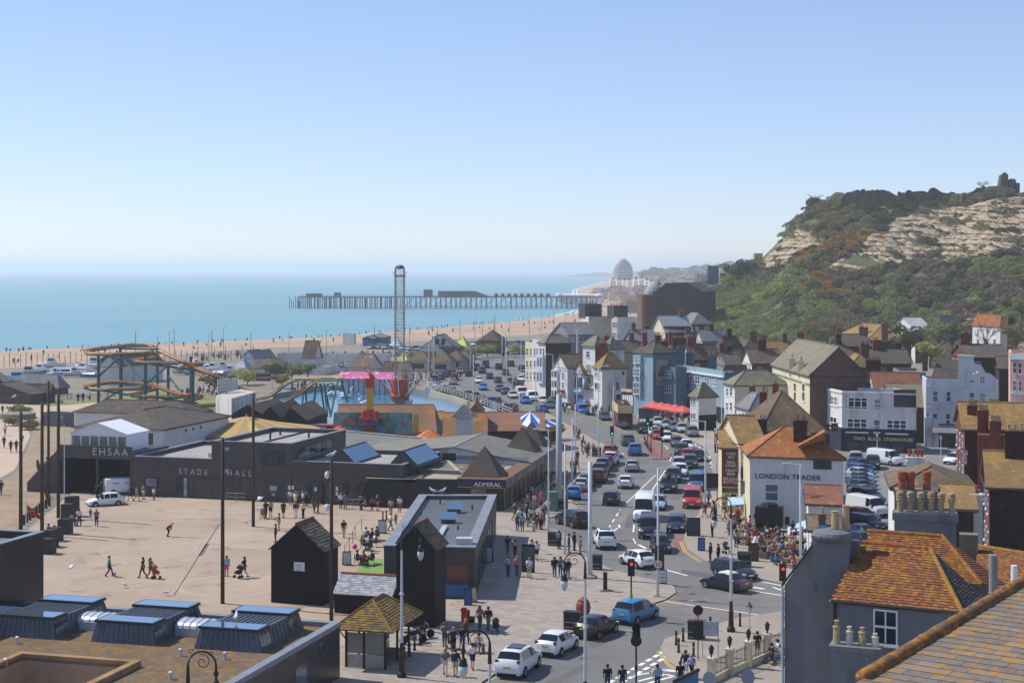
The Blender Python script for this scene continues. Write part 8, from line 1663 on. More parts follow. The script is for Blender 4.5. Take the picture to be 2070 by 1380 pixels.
def skinned(J,keys,edges,grow,root,name,m,sub=1):
 keys=list(keys);me=bpy.data.meshes.new(name);me.from_pydata([J[k]for k in keys],[(keys.index(a),keys.index(b))for a,b in edges],[]);o=bpy.data.objects.new(name,me);TMP.collection.objects.link(o)
 o.modifiers.new('s','SKIN');sk=me.skin_vertices[0].data
 for i,k in enumerate(keys):
  r=RAD[k if k in RAD else k[:2]];r=r*grow[0]+grow[1];sk[i].radius=(r*(.82 if k in('spi','che','pel')else 1),r);sk[i].use_root=(k==root)
 ss=o.modifiers.new('u','SUBSURF');ss.levels=sub;ss.render_levels=sub
 TMP.view_layers[0].update();dg=TMP.view_layers[0].depsgraph;out=bpy.data.meshes.new_from_object(o.evaluated_get(dg));bpy.data.objects.remove(o);out.name=name
 out.materials.clear();out.materials.append(m);out.polygons.foreach_set('use_smooth',[True]*len(out.polygons));return out
PM={};TMP=bpy.data.scenes.new('workbench')
def build_people():
 for kind in('stand','walk','push','bend','sit','carry'):
  J=pose(kind);d={'body':skinned(J,J.keys(),EDGES,(1,0),'pel','body',m_skin)}
  T=['pel','spi','che','shl','shr','ell','elr'];ET=[('pel','spi'),('spi','che')]+[e for s in 'lr' for e in(('che','sh'+s),('sh'+s,'el'+s))]
  d['top']=skinned(J,T,ET,(1.08,.018),'spi','top',m_cloth);T2=T+['wrl','wrr'];d['jacket']=skinned(J,T2,ET+[('ell','wrl'),('elr','wrr')],(1.1,.024),'spi','jacket',m_cloth)
  B=['pel','hil','hir','knl','knr','anl','anr'];EB=[e for s in 'lr' for e in(('pel','hi'+s),('hi'+s,'kn'+s),('kn'+s,'an'+s))];d['trousers']=skinned(J,B,EB,(1.06,.014),'pel','trousers',m_cloth);d['shorts']=skinned(J,B[:5],[e for e in EB if e[1][:2]!='an'],(1.12,.02),'pel','shorts',m_cloth)
  h=Vector(J['hea']);f=Vector((0,0,0));lean=Vector(J['top'])-h
  o=MB().la((h.x-.012,0,h.z+0),[(.098,-.015),(.112,.05),(.104,.1),(.07,.135),(.02,.15)],10);o.la((h.x-.06,0,h.z-.09),[(.05,0),(.085,.06),(.09,.12),(.05,.16)],8);d['hair']=o.mesh('hair',m_hair,sm_=True)
  o=MB().la((h.x-.012,0,h.z),[(.1,-.02),(.115,.05),(.106,.1),(.07,.135),(.02,.15)],10);o.la((h.x-.07,0,h.z-.26),[(.07,0),(.12,.1),(.115,.28),(.06,.34)],8);d['long_hair']=o.mesh('hair',m_hair,sm_=True)
  o=MB()
  for s in 'lr':a,t_=Vector(J['an'+s]),Vector(J['to'+s]);o.tb_([a+Vector((-.06,0,-.035)),a.lerp(t_,.5)+Vector((0,0,-.02)),t_+Vector((.05,0,-.01))],[.05,.055,.04],7)
  d['shoes']=o.mesh('shoes',m_shoe,sm_=True);PM[kind]=d
  # one light mesh for people who are only specks: skin, clothes, dark trousers
  bm=bmesh.new()
  lo={'body':skinned(J,J.keys(),EDGES,(1,0),'pel','body',m_skin,0),'top':skinned(J,T2,ET+[('ell','wrl'),('elr','wrr')],(1.1,.024),'spi','top',m_cloth,0),'trousers':skinned(J,B,EB,(1.06,.014),'pel','trousers',m_cloth,0),'hair':d['hair']}
  for i,k in enumerate(('body','top','trousers','hair')):
   n0=len(bm.faces);bm.from_mesh(lo[k]);bm.faces.ensure_lookup_table()
   for f_ in bm.faces[n0:]:f_.material_index=i
  me=bpy.data.meshes.new('figure');bm.to_mesh(me);bm.free()
  for m in(m_skin,m_cloth,mat('trousers_dark','#2c2e38',ro_=.9,vr_=.2),mat('hair_dark','#2b2019',ro_=.7)):me.materials.append(m)
  nv=len(me.vertices);co=np.empty(nv*3);me.vertices.foreach_get('co',co);d['far']=(co.reshape(-1,3),[tuple(p.vertices)for p in me.polygons],[p.material_index for p in me.polygons])
build_people();bpy.data.scenes.remove(TMP)
CN={'black':'#17181a','white':'#d8d9da','grey':'#6c6f72','navy':'#1e2740','blue':'#3a5f9a','red':'#a3282a','pink':'#b86a7a','green':'#3f6048','teal':'#1f8a98','brown':'#5a4434','beige':'#b3a488','cream':'#d5ccb4','orange':'#b8602a','yellow':'#c2a238','purple':'#54406a','maroon':'#5a2228','denim':'#3c4c66','khaki':'#6b6648','pale blue':'#8fb0cc','lilac':'#8f8fc0'}
HR=['#2b2019','#3f2c1e','#6b4a2c','#a58248','#1a1614','#8a8682']
CROWD=[]
def person(P,rz,kind,top,bot,where,long=False,jacket=False,shorts=False,hair=0,size=1.,gp_=None,lb_=None,far=None):
 if P.y>292 or far:CROWD.append((P,rz,kind,top,size));return None
 lab=lb_ or '%s in %s %s, %s %s, %s'%('child' if size<.8 else 'person',top,'jacket' if jacket else 'top',bot,'shorts' if shorts else 'trousers',where)
 t=th_('person',lab,'person',P,rz,gp_=gp_);t.scale=(size,)*3;d=PM[kind]
 in_('body',d['body'],t);sc_(in_('jacket' if jacket else 'top',d['jacket' if jacket else 'top'],t),CN[top]);sc_(in_('shorts' if shorts else 'trousers',d['shorts' if shorts else 'trousers'],t),CN[bot]);sc_(in_('hair',d['long_hair' if long else 'hair'],t),HR[hair]);in_('shoes',d['shoes'],t);return t
def prs(x,y,kind,face,top,bot,where,z=.12,**k):return person(V(x,y,z),R(face),kind,top,bot,where,**k)
# the square (heading: 0 = to the right of the picture, 90 = away)
SQ=[(221,1164,'walk',10,'teal','black','kicking a ball on the square',{}),(289,1167,'walk',170,'black','navy','walking beside the red pushchair',{}),(304,1168,'push',-10,'khaki','khaki','pushing the red pushchair',{'long':1}),(339,1084,'bend',0,'red','black','crouched alone in the middle of the square',{'jacket':1,'size':.9}),
(458,1164,'stand',90,'pale blue','pink','half behind the wooden pole',{'shorts':1}),(494,1166,'push',160,'black','grey','pushing the black pushchair by the pole',{'shorts':1}),(160,1062,'walk',-60,'white','black','by the dark planters with long hair',{'long':1}),(183,1048,'stand',-40,'blue','blue','child beside the grandparent',{'size':.62,'shorts':1}),(195,1063,'walk',-70,'grey','black','walking with a child past the planters',{}),
(205,1000,'push',170,'black','black','pushing a pushchair near the white van',{}),(264,1012,'walk',150,'black','black','first of four beside the white van',{'shorts':1}),(276,1012,'walk',0,'beige','beige','second of four beside the white van',{'shorts':1}),(290,1009,'stand',60,'grey','beige','third of four beside the white van',{'shorts':1}),(311,1010,'stand',60,'white','grey','last of four by the poster case',{'size':.8}),
(537,1046,'push',90,'black','black','with a buggy left of the family group',{'long':1}),(547,1044,'stand',90,'beige','black','beside the buggy in the family group',{'shorts':1}),(573,1046,'walk',-90,'black','black','walking toward the huts',{'long':1,'shorts':1}),(587,1021,'stand',90,'white','grey','at the left of the queue by the hall',{'shorts':1}),(597,1025,'stand',60,'cream','beige','tall one in the queue by the hall',{}),(603,1020,'stand',120,'grey','black','in the queue by the hall notice',{}),(612,1024,'stand',200,'white','navy','bald-headed in the queue by the hall',{'hair':5}),(620,1022,'stand',90,'blue','black','last in the queue by the hall',{}),(598,1046,'stand',-90,'black','white','talking in front of the queue',{'jacket':1}),(613,1047,'stand',150,'cream','black','with a bag in front of the queue',{'jacket':1}),
(635,1036,'walk',80,'brown','black','first of two walking to the hall',{'long':1}),(642,1038,'walk',60,'brown','brown','second of two walking to the hall',{'long':1}),(564,1072,'stand',180,'denim','beige','holding a bag near the hut roof',{'shorts':1}),(557,1095,'stand',180,'black','black','carrying red bags by the squat hut',{'jacket':1,'hair':4}),(689,1028,'stand',100,'white','black','leaning at the cycle rail',{}),(698,1028,'stand',100,'grey','grey','second at the cycle rail',{}),(730,1030,'stand',90,'grey','black','by the hall doors in grey',{}),(739,1031,'sit',180,'pink','black','seated by the hall doors',{}),(752,1031,'stand',90,'red','black','in red by the hall doors',{'size':.8}),(763,1032,'walk',60,'black','grey','striding past the hall doors',{'shorts':1}),(773,1018,'stand',120,'green','grey','near the hall corner',{}),(695,1086,'walk',-95,'black','beige','alone between the huts and the hall',{'shorts':1}),(790,1040,'stand',90,'beige','khaki','by the small black bollards',{}),(808,1035,'stand',100,'white','grey','by the signpost at the hall corner',{}),(789,1071,'walk',30,'white','grey','passing the menu board',{}),(800,1060,'stand',90,'orange','black','child by the cafe wall',{'size':.65})]
for i,(x,y,k,f,a,b,w,kw)in enumerate(SQ):kw.setdefault('hair',i%5);prs(x,y,k,f,a,b,w,z=.106,**kw)
for i,(x,y,f,a)in enumerate(((740,1092,200,'pale blue'),(752,1094,20,'black'),(762,1090,160,'grey'),(735,1110,20,'black'),(748,1112,190,'navy'),(722,1140,20,'black'),(735,1143,80,'red'),(752,1140,190,'black'),(758,1104,200,'white'))):prs(x,y,'sit',f,a,'denim','%s of the people seated at the cafe tables'%ordn(i),z=.112,hair=i%5)
# plaza and pavement
PL=[(899,1308,'push',-90,'grey','denim','with a buggy by the red postbox',{'long':1,'hair':2}),(917,1318,'walk',-90,'navy','black','grey-haired, walking by the postbox',{'hair':5}),(934,1315,'walk',-70,'black','blue','beside the wheelchair',{'shorts':1}),(942,1300,'walk',-70,'brown','black','behind the couple at the postbox',{'long':1}),(955,1352,'walk',80,'white','navy','carrying a black bag by the kerb',{'shorts':1}),(900,1364,'walk',-90,'grey','cream','blonde, in a long pale skirt',{'long':1,'hair':3}),(921,1366,'walk',-90,'navy','beige','in pale shorts walking with the blonde',{'shorts':1,'jacket':1}),(970,1272,'walk',80,'pink','denim','auburn-haired, arm in arm',{'long':1,'hair':2}),(987,1274,'walk',80,'black','grey','dark-haired, beside the auburn one',{'jacket':1,'hair':4}),
(1026,1120,'walk',85,'navy','denim','in the cafe shade, hand in hand',{}),(1041,1125,'walk',85,'beige','black','in the cafe shade with long hair',{'long':1,'hair':2}),(1027,1164,'walk',85,'pale blue','denim','in the cafe shade nearer the huts',{}),(1045,1164,'walk',85,'pink','denim','in a pink coat at the edge of the shade',{'jacket':1,'hair':3}),(1070,1168,'walk',-85,'white','beige','beside the tall information totem',{}),(1075,1128,'walk',-85,'cream','denim','behind the totem',{'long':1,'hair':2}),(1085,1132,'walk',85,'white','navy','in a bright white shirt past the totem',{'shorts':1}),(1121,1166,'walk',-90,'black','denim','first of three by the crooked lamp',{'long':1,'jacket':1}),(1133,1165,'walk',-90,'grey','denim','second of three by the crooked lamp',{'long':1}),(1148,1170,'walk',-90,'black','denim','third of three by the crooked lamp',{'jacket':1}),(1130,1109,'stand',60,'grey','black','waiting beside the first bin',{'jacket':1}),(1150,1116,'stand',0,'brown','black','first of three waiting at the crossing',{'jacket':1}),(1161,1112,'stand',-30,'black','black','second of three waiting at the crossing',{'jacket':1,'hair':4}),(1173,1120,'stand',200,'grey','grey','third of three waiting at the crossing',{})]
for i,(x,y,k,f,a,b,w,kw)in enumerate(PL):kw.setdefault('hair',i%5);prs(x,y,k,f,a,b,w,**kw)
pal=list(CN);darks=['black','navy','denim','grey','brown','khaki','beige']
def cw__(n,region,where,anchor,kinds=('stand','walk'),z=.12,seed=1,sizes=True,gp_=None,along=None,colours=None):
 r=random.Random(seed);pts=[]
 for _ in range(n*40):
  if len(pts)>=n:break
  if along:f=r.random()*(len(along)-1);i=int(f);g=f-i;x=along[i][0]+(along[i+1][0]-along[i][0])*g+r.uniform(-region,region);y=along[i][1]+(along[i+1][1]-along[i][1])*g+r.uniform(-region,region)*.5
  else :x=r.uniform(min(p[0]for p in region),max(p[0]for p in region));y=r.uniform(min(p[1]for p in region),max(p[1]for p in region))
  if not along and not pinside(region,x,y):continue
  P=V(x,y,z)
  if all((P-q[0]).length>.55 for q in pts):pts.append((P,x))
 pts.sort(key=lambda q:q[1])
 for i,(P,x)in enumerate(pts):
  a=r.choice(colours or['black','teal','navy','white','white','grey','blue','red','pink','cream','orange','denim','green','pale blue','maroon','beige']);b=r.choice(darks)
  person(P,r.uniform(0,6.28),r.choice(kinds),a,b,'%s from left %s'%(ordn(i),where),long=r.random()<.4,jacket=r.random()<.4,shorts=r.random()<.25,hair=r.randrange(6),size=r.choice((1,1,.97,1.03,.95,.66 if sizes else 1)),gp_=gp_)
cw__(15,[(1010,1052),(1100,1048),(1104,1073),(1010,1075)],'at the arcade corner','',seed=2,gp_='people at the arcade corner')
cw__(20,[(1022,1040),(1030,1010),(1110,920),(1122,930),(1108,1040)],'along the arcade front','',seed=3,gp_='people along the arcade front')
cw__(13,5,'by the zigzag lines','',along=[(1155,868),(1178,900),(1185,925),(1200,915)],seed=4,gp_='people beside the zigzag lines')
cw__(16,7,'behind the parked row','',along=[(1165,935),(1150,975),(1140,1005),(1112,1000)],seed=14,gp_='people behind the parked row')
cw__(78,[(1478,1062),(1512,1070),(1520,1085),(1600,1085),(1638,1090),(1640,1130),(1618,1162),(1560,1142),(1500,1120),(1470,1096)],'at the pub tables','',kinds=('sit','sit','stand','sit'),seed=5,gp_='drinkers at the pub tables',colours=['black','white','pink','red','maroon','navy','grey','cream','denim','blue','beige','brown','pink'])
cw__(16,[(1425,1018),(1470,1012),(1505,1040),(1508,1062),(1470,1060),(1425,1048)],'outside the ale house door','',seed=6,gp_='people outside the ale house')
cw__(6,[(1445,935),(1470,925),(1480,905),(1455,900)],'beyond the beer sign','',seed=16,gp_='people beyond the beer sign')
for x,y,a,b,w in((1436,1135,'black','denim','taller of two at the leaflet stand'),(1452,1138,'black','black','shorter of two at the leaflet stand'),(1440,1085,'black','black','leaning at the pub corner')):prs(x,y,'stand',150,a,b,w,jacket=True)
prs(1531,1327,'carry',-90,'black','grey','carrying white bundles by the green-railed wall',shorts=True);prs(1386,1368,'walk',60,'navy','white','dark-jacketed, pointing beside the bollards',jacket=True);prs(1398,1372,'walk',60,'lilac','navy','white-haired, beside the dark-jacketed one',hair=5,size=.92)
for i,(x,y,a)in enumerate(((1560,1338,'black'),(1572,1330,'white'),(1578,1342,'grey'))):prs(x,y,'sit',200,a,'denim','%s seated drinker behind the railing by the grey house'%ordn(i))
for i,(x,y,a)in enumerate(((1228,1398,'black'),(1258,1400,'navy'),(1329,1398,'pale blue'),(1375,1392,'black'))):prs(x,y,'stand',90,a,'denim','%s at the bottom edge below the dashed markings'%ordn(i),z=0)
cw__(62,3,'along the white lake railing','',along=[(872,775),(892,792),(930,806),(968,816),(1000,826),(1040,838)],seed=7,gp_='people along the lake railing')
cw__(34,[(800,760),(870,752),(880,775),(850,790),(800,785)],'on the promenade by the drop tower','',seed=8,gp_='people by the drop tower');cw__(26,[(835,760),(945,755),(950,748),(1000,740),(995,748),(930,766)],'by the promenade kiosks','',seed=9,gp_='people by the kiosks')
cw__(24,[(1026,770),(1055,782),(1064,800),(1040,792)],'outside the cream terrace','',seed=10,gp_='people outside the cream terrace');cw__(30,[(1130,832),(1180,826),(1260,838),(1262,848),(1200,842)],'outside the white houses','',seed=11,gp_='people outside the white houses');cw__(24,[(1310,842),(1395,850),(1395,862),(1330,856)],'under the red parasols','',kinds=('sit','stand'),seed=12,gp_='people under the red parasols')
for i,(x,y,k,f,a,b)in enumerate(((8,905,'walk',90,'black','navy'),(44,900,'walk',90,'grey','denim'),(22,914,'walk',-90,'black','black'),(33,913,'walk',-90,'black','navy'),(5,838,'walk',90,'navy','denim'),(10,880,'walk',90,'white','denim'),(40,852,'walk',90,'white','grey'),(158,812,'stand',90,'black','black'),(168,811,'stand',90,'black','navy'),(181,810,'walk',90,'white','denim'),(94,950,'walk',90,'white','black'),(104,947,'walk',90,'grey','grey'),(2,1000,'walk',90,'black','denim'))):prs(x,y,k,f,a,b,'%s walker on the paths at the left edge'%ordn(i),hair=i%5,z=.03)
for i,(x,y,a)in enumerate(((98,1085,'grey'),(108,1104,'red'),(110,1088,'navy'),(145,1062,'beige'))):prs(x,y,'sit',-20,a,'black','%s sitter on the dark planters'%ordn(i),z=.106)
cw__(26,[(330,798),(450,790),(470,806),(380,808)],'around the coaster entrance','',seed=17,gp_='people around the coaster',z=.02);cw__(9,[(545,795),(640,780),(640,786),(560,800)],'on the lakeside path','',seed=18,gp_='people on the lakeside path',z=.02);cw__(12,[(690,905),(850,912),(850,918),(690,912)],'in front of the mural','',seed=19,gp_='people in front of the mural',z=.02)
cw__(40,[(640,722),(800,716),(800,724),(640,732)],'on the promenade green','',seed=20,gp_='people on the promenade green',z=0);cw__(26,[(395,722),(500,716),(500,728),(395,734)],'in the beach playground','',seed=21,gp_='people in the beach playground',z=-.3)
# bathers and strollers on the shingle: specks
r=random.Random(31);PX=[(p.x,p.y)for p,n in rows]
k_=0
for i in range(len(rows)-1):
 p,n=rows[i]
 if not 440<p.y<1080:continue
 for _ in range(5 if p.y<850 else 3):
  w=r.choice((r.uniform(6,20),r.uniform(20,100)));f=r.random();q=rows[i][0].lerp(rows[i+1][0],f);P=Vector((q.x+n.x*w,q.y+n.y*w,0));P.z=SEA+float(np.interp(w,[a for a,b in PROF],[b for a,b in PROF]))
  c_=r.choice(['black','black','navy','grey','red','white','brown']);person(P,r.uniform(0,6),r.choice(('stand','sit','walk','sit')),c_,'black','',lb_='%s-clad figure among the specks of people on the shingle'%c_,gp_='people on the shingle',far=True)
  # riders on the top deck
for i in range(22):
 lx,ly=-3.4+(i//4)*1.2+.05,(-.85,-.4,.4,.85)[i%4];v=Matrix.Rotation(bus.rotation_euler.z,3,'Z')@Vector((lx,ly,2.96));person(bus.location+v,bus.rotation_euler.z,'sit',rnd.choice(pal[:12]),'denim','%s passenger from the back on the bus top deck'%ordn(i),hair=i%6,gp_='passengers on the open top deck')
 # everyone too far off to tell apart: one crowd
def build_crowd():
 names=sorted(CN);ms=[m_skin,MATS['trousers_dark'],MATS['hair_dark']]+[mat('crowd_'+n.replace(' ','_'),CN[n],ro_=.9,vr_=.1)for n in names];V_,F_,M_=[],[],[];off=0
 for P,rz,kind,top,size in CROWD:
  co,fs,mi=PM[kind]['far'];c,s=math.cos(rz),math.sin(rz);q=co*size;V_.append(np.stack([q[:,0]*c-q[:,1]*s+P[0],q[:,0]*s+q[:,1]*c+P[1],q[:,2]+P[2]],1));F_+=[tuple(i+off for i in f)for f in fs];k=3+names.index(top);M_+=[(0,k,1,2)[i]for i in mi];off+=len(co)
 me=bpy.data.meshes.new('crowd');me.from_pydata(np.concatenate(V_).tolist(),[],F_);[me.materials.append(m)for m in ms];me.polygons.foreach_set('material_index',M_);me.update();tag(in_('crowd',me),'far-off people on the promenade, railing and shingle','crowd',kind='stuff')
build_crowd()
## poles, lamps, lights, bollards, bins, boards, railings
m_wood=mat('weathered_pole','#4a3c30','#3b3028',ro_=.95,scale=1,vr_=.2,stretch=(1,1,.15));m_col=mat('column_white','#c4c8cc',ro_=.5,vr_=.06,scale=1);mcg=mat('column_grey','#9aa1a8',ro_=.5,vr_=.06);m_pot_t=mat('terracotta_paint','#8a4030','#7a3a2e',ro_=.6,scale=2)
for i,(x,yt,yb,r,lab)in enumerate(((42,833,1078,.19,'leftmost tall wooden pole behind the red flag'),(85,815,1075,.19,'tall wooden pole second from the left edge'),(98,770,1004,.17,'tallest-reaching wooden pole of the left cluster'),(118,795,1046,.19,'tall wooden pole with floodlights beside the planters'),(450,887,1219,.16,'tall wooden pole standing alone in the square'),(512,797,1064,.17,'tall wooden pole in front of the hall lettering'),(670,930,1257,.15,'tall wooden pole with cameras beside the squat hut'))):
 P=V(x,yb,.1);ht=(yb-yt)*P.y/F;t=th_('wooden_pole',lab,'pole',P,gp_='tall wooden poles');MB().tb_([(0,0,0),(0,0,ht*.5),(0,0,ht)],[r,r*.9,r*.78],10).bd('shaft',m_wood,t,sm_=True);MB().la((0,0,ht),[(r*.8,0),(r*.5,.06)],10).bd('cap',fd,t)
 o=MB();[o.tb_([(r*.9*math.cos(a),r*.9*math.sin(a),ht*(.1+.06*a))for a in[q*.8 for q in range(18)]],.012,4)];o.bd('cable',m_trim,t)
 if i in(3,4,5):
  for z in(ht-.9,ht-2.6):MB().box((.34,-.05,z),(.3,.2,.24),.4).tb_([(0,0,z+.15),(.3,0,z+.15)],.03,5).bd('floodlight',mcg,t)
 if i==6:
  for z in(ht-1.,ht-3.4):MB().la((-.32,0,z),[(.05,-.35),(.16,-.25),(.18,0),(.1,.15),(.03,.2)],8).tb_([(0,0,z+.15),(-.3,0,z+.15)],.025,5).bd('camera',fw,t)
def gull(lb_,P,rz,fly=False,s=1.):
 t=th_('gull',lb_,'bird',P,rz);t.scale=(s,)*3;w=mcv;g=mat('gull_grey','#8f979d',ro_=.8)
 z=0 if fly else .16
 MB().tb_([(-.28,0,z+.02),(-.15,0,z+.06),(0,0,z+.1),(.13,0,z+.14),(.19,0,z+.24),(.25,0,z+.27),(.29,0,z+.265)],[.015,.055,.085,.07,.05,.045,.02],8).bd('body',w,t,sm_=True);MB().tb_([(.28,0,z+.265),(.345,0,z+.25)],[.018,.006],5).bd('beak',m_gold,t)
 for s_ in(-1,1):
  if fly:MB().pl_([(.08,s_*.05,z+.12),(.16,s_*.32,z+.28),(.02,s_*.7,z+.2),(-.08,s_*.38,z+.22),(-.1,s_*.05,z+.1)]).bd('wing',w if s_>0 else g,t)
  else :MB().tb_([(.08,s_*.07,z+.12),(-.1,s_*.085,z+.11),(-.34,s_*.03,z+.05)],[.03,.05,.01],6).bd('wing',g,t);MB().tb_([(0,s_*.03,0),(0,s_*.03,z+.05)],.01,4).bd('leg',m_gold,t)
for lab,x,y,rz,s in(('gull standing in the middle of the square',251,1187,2.6,1.05),('gull standing near the mossy roof edge',338,1203,.3,1.),('gull walking beside the tall pole',496,1060,2.8,1.),('pale gull near the buggy',522,1033,0,1.)):gull(lab,V(x,y,.106),rz,False,s)
for lab,p,rz,s in(('left of two gulls on the cafe parapet',Vector(cp[3]).lerp(Vector(cp[2]),.18)+Vector((0,0,zc+.08-zc)),2.8,1.4),('right of two gulls on the cafe parapet',Vector(cp[3]).lerp(Vector(cp[2]),.3)+Vector((0,0,.08)),.5,1.4),('gull standing on a skylight pane of the gallery',V(477,1256,4.68),1.6,1.3),('gull on top of the camera pole',V(670,1257,.1)+Vector((0,0,12.)),.2,1.3)):gull(lab,p,rz,False,s)
for lab,x,y,D,rz,s in(('flying gull above the hall steps',525,1011,165,.4,1.3),('white gull in flight before the dark sheds',28,803,270,.2,1.5),('gull gliding past the guest house windows',1972,757,180,-.5,1.3),('gull with spread wings over the square',143,1150,120,.3,1.)):gull(lab,Q(x,y,D),rz,True,s)
# ornate crook lamps
def ck_(lb_,x,yb,side,ht=9.6):
 P=V(x,yb,.1);t=th_('crook_lamp',lb_,'street lamp',P,gp_='ornate crook lamps');s=side
 MB().la((0,0,0),[(.3,0),(.3,.25),(.2,.4),(.16,1.3),(.2,1.4),(.13,1.55),(.11,2.2)],10).bd('base',mi_,t);MB().tb_([(0,0,2.2),(0,0,ht-1.5)],[.1,.065],8).la((0,0,ht*.55),[(.07,-.15),(.15,0),(.07,.2)],8).bd('column',m_col,t);MB().tb_([(0,0,ht-1.5),(0,0,ht-.55)],[.1,.06],8).bd('collar',mi_,t)
 MB().tb_([(s*(.6-.6*math.cos(a)),0,ht-.6+.6*math.sin(a))for a in[math.pi*k/14 for k in range(15)]],.045,6).bd('crook',mi_,t)
 MB().tb_([(s*(.62+(.06+.035*a)*math.cos(a)),0,ht-.45+(.06+.035*a)*math.sin(a))for a in[k*.55 for k in range(16)]],.022,5).tb_([(s*(.12+.09*math.cos(a)),0,ht+.02+.09*math.sin(a))for a in[k*.6 for k in range(10)]],.018,5).tb_([(s*(1.+.08*math.cos(a)),0,ht-.1+.08*math.sin(a))for a in[k*.6 for k in range(10)]],.018,5).bd('scroll',mi_,t)
 MB().la((s*1.2,0,ht-1.9),[(.05,1.3),(.06,1.1),(.13,.95),(.06,.85),(.06,.7),(.14,.6),(.2,.35),(.22,.3)][::-1],10).bd('lantern_cap',mi_,t);MB().la((s*1.2,0,ht-2.15),[(.03,-.05),(.14,.08),(.2,.3),(.21,.54)],12).bd('globe',mat('lamp_glass','#b9c0c4',ro_=.1,vr_=0,spec=.7),t,sm_=True)
ck_('ornate crook lamp beside the glazed shelter',812,1368,1);ck_('ornate crook lamp rising from below the frame near the white SUV',990,1702,-1);ck_('ornate crook lamp head in front of the mossy roof',380,1770,1);ck_('ornate crook lamp leaning over the plaza beside the black hatchback',1183,1453,-1);ck_('ornate crook lamp on the corner by the white-roofed hatchback',1478,1276,-1)
# plain columns
COLS=[(1130,797,1014,.34,0,'thick grey monolith column beside the arcade'),(1193,933,1168,.18,0,'thick white column with stone foot on the plaza'),(1142,897,1121,.085,0,'slim white column beside the waiting trio'),(1109,868,1079,.085,-1,'slim white lamp column at the arcade corner'),(1163,817,958,.08,1,'lamp column behind the kerbside parked row'),(1157,845,1000,.08,1,'second lamp column behind the parked row'),(1210,740,930,.08,1,'tall lamp column at the crossing'),(1426,851,1040,.1,-1,'lamp column beside the beer sign'),(1330,946,1206,.1,1,'column carrying the thirty limit sign'),(1618,938,1150,.1,-1,'lamp column in front of the pub lettering'),(1449,850,960,.06,0,'thin pole beside the dark house corner'),(1459,776,905,.09,-1,'lamp column left of the white villa'),(957,716,838,.09,1,'lamp column among the railing cars'),(867,690,768,.1,0,'left of two white columns by the blue sail'),(876,678,764,.11,0,'right of two white columns by the blue sail'),(951,672,756,.1,0,'white column by the shrubs'),(1015,664,745,.12,0,'left of two white columns at the far lights'),(1022,662,745,.1,0,'right of two white columns at the far lights'),(1024,702,775,.09,0,'white column by the cream terrace'),(1053,686,752,.1,-1,'lamp column by the terrace corner'),(1118,716,815,.09,-1,'lamp column before the dark brick flank'),(1166,762,826,.09,1,'lamp column in front of the blue cafe'),(1083,740,833,.08,0,'white column at the end of the divider'),(1240,780,905,.07,0,'thin column beside the bus'),(1293,740,848,.09,0,'column beside the sailing-boat pub'),(1050,792,845,.12,0,'short dark column at the tiled roof corner'),(1183,990,1010,.07,0,'red sign post at the parked row')]
for x,yt,yb,r,hd,lab in COLS:
 P=V(x,yb,.1);ht=(yb-yt)*P.y/F;t=th_('street_column',lab,'street lamp' if hd else 'column',P,gp_='street columns');MB().tb_([(0,0,0),(0,0,ht*.3),(0,0,ht)],[r*1.15,r,r*(.95 if r>.15 else .6)],8).bd('shaft',mcg if r>.3 else m_col,t,sm_=True)
 if hd:MB().tb_([(0,0,ht-.05),(hd*.9,0,ht+.05)],.045,5).bd('arm',m_col,t);MB().box((hd*1.15,0,ht),(.75,.26,.13)).bd('lamp_head',m_col,t)
 if 'stone' in lab:MB().la((0,0,0),[(.6,0),(.6,.18),(.35,.3)],8).bd('foot',m_kerb,t)
 if 'thirty' in lab:
  MB().tb_([(0,-.13,2.62),(0,-.16,2.62)],.38,20).bd('sign_disc',fw,t);MB().tb_([(.36*math.cos(a),-.165,2.62+.36*math.sin(a))for a in[2*math.pi*k/20 for k in range(21)]],.045,5).bd('sign_ring',mat('sign_red','#b02028',ro_=.4),t);text(t,'30',(-.27,-.175,2.45),(1,0),.48,mk_,ext=.003);MB().box((.12,-.05,2.2),(.75,.05,1.9)).bd('backing',fd,t)
 if 'red sign' in lab:MB().box((0,-.1,ht-.3),(.9,.04,.45)).bd('sign',mat('sign_red2','#9a3038',ro_=.5),t);MB().box((0,-.1,ht-.95),(.9,.04,.5)).bd('sign',fw,t)
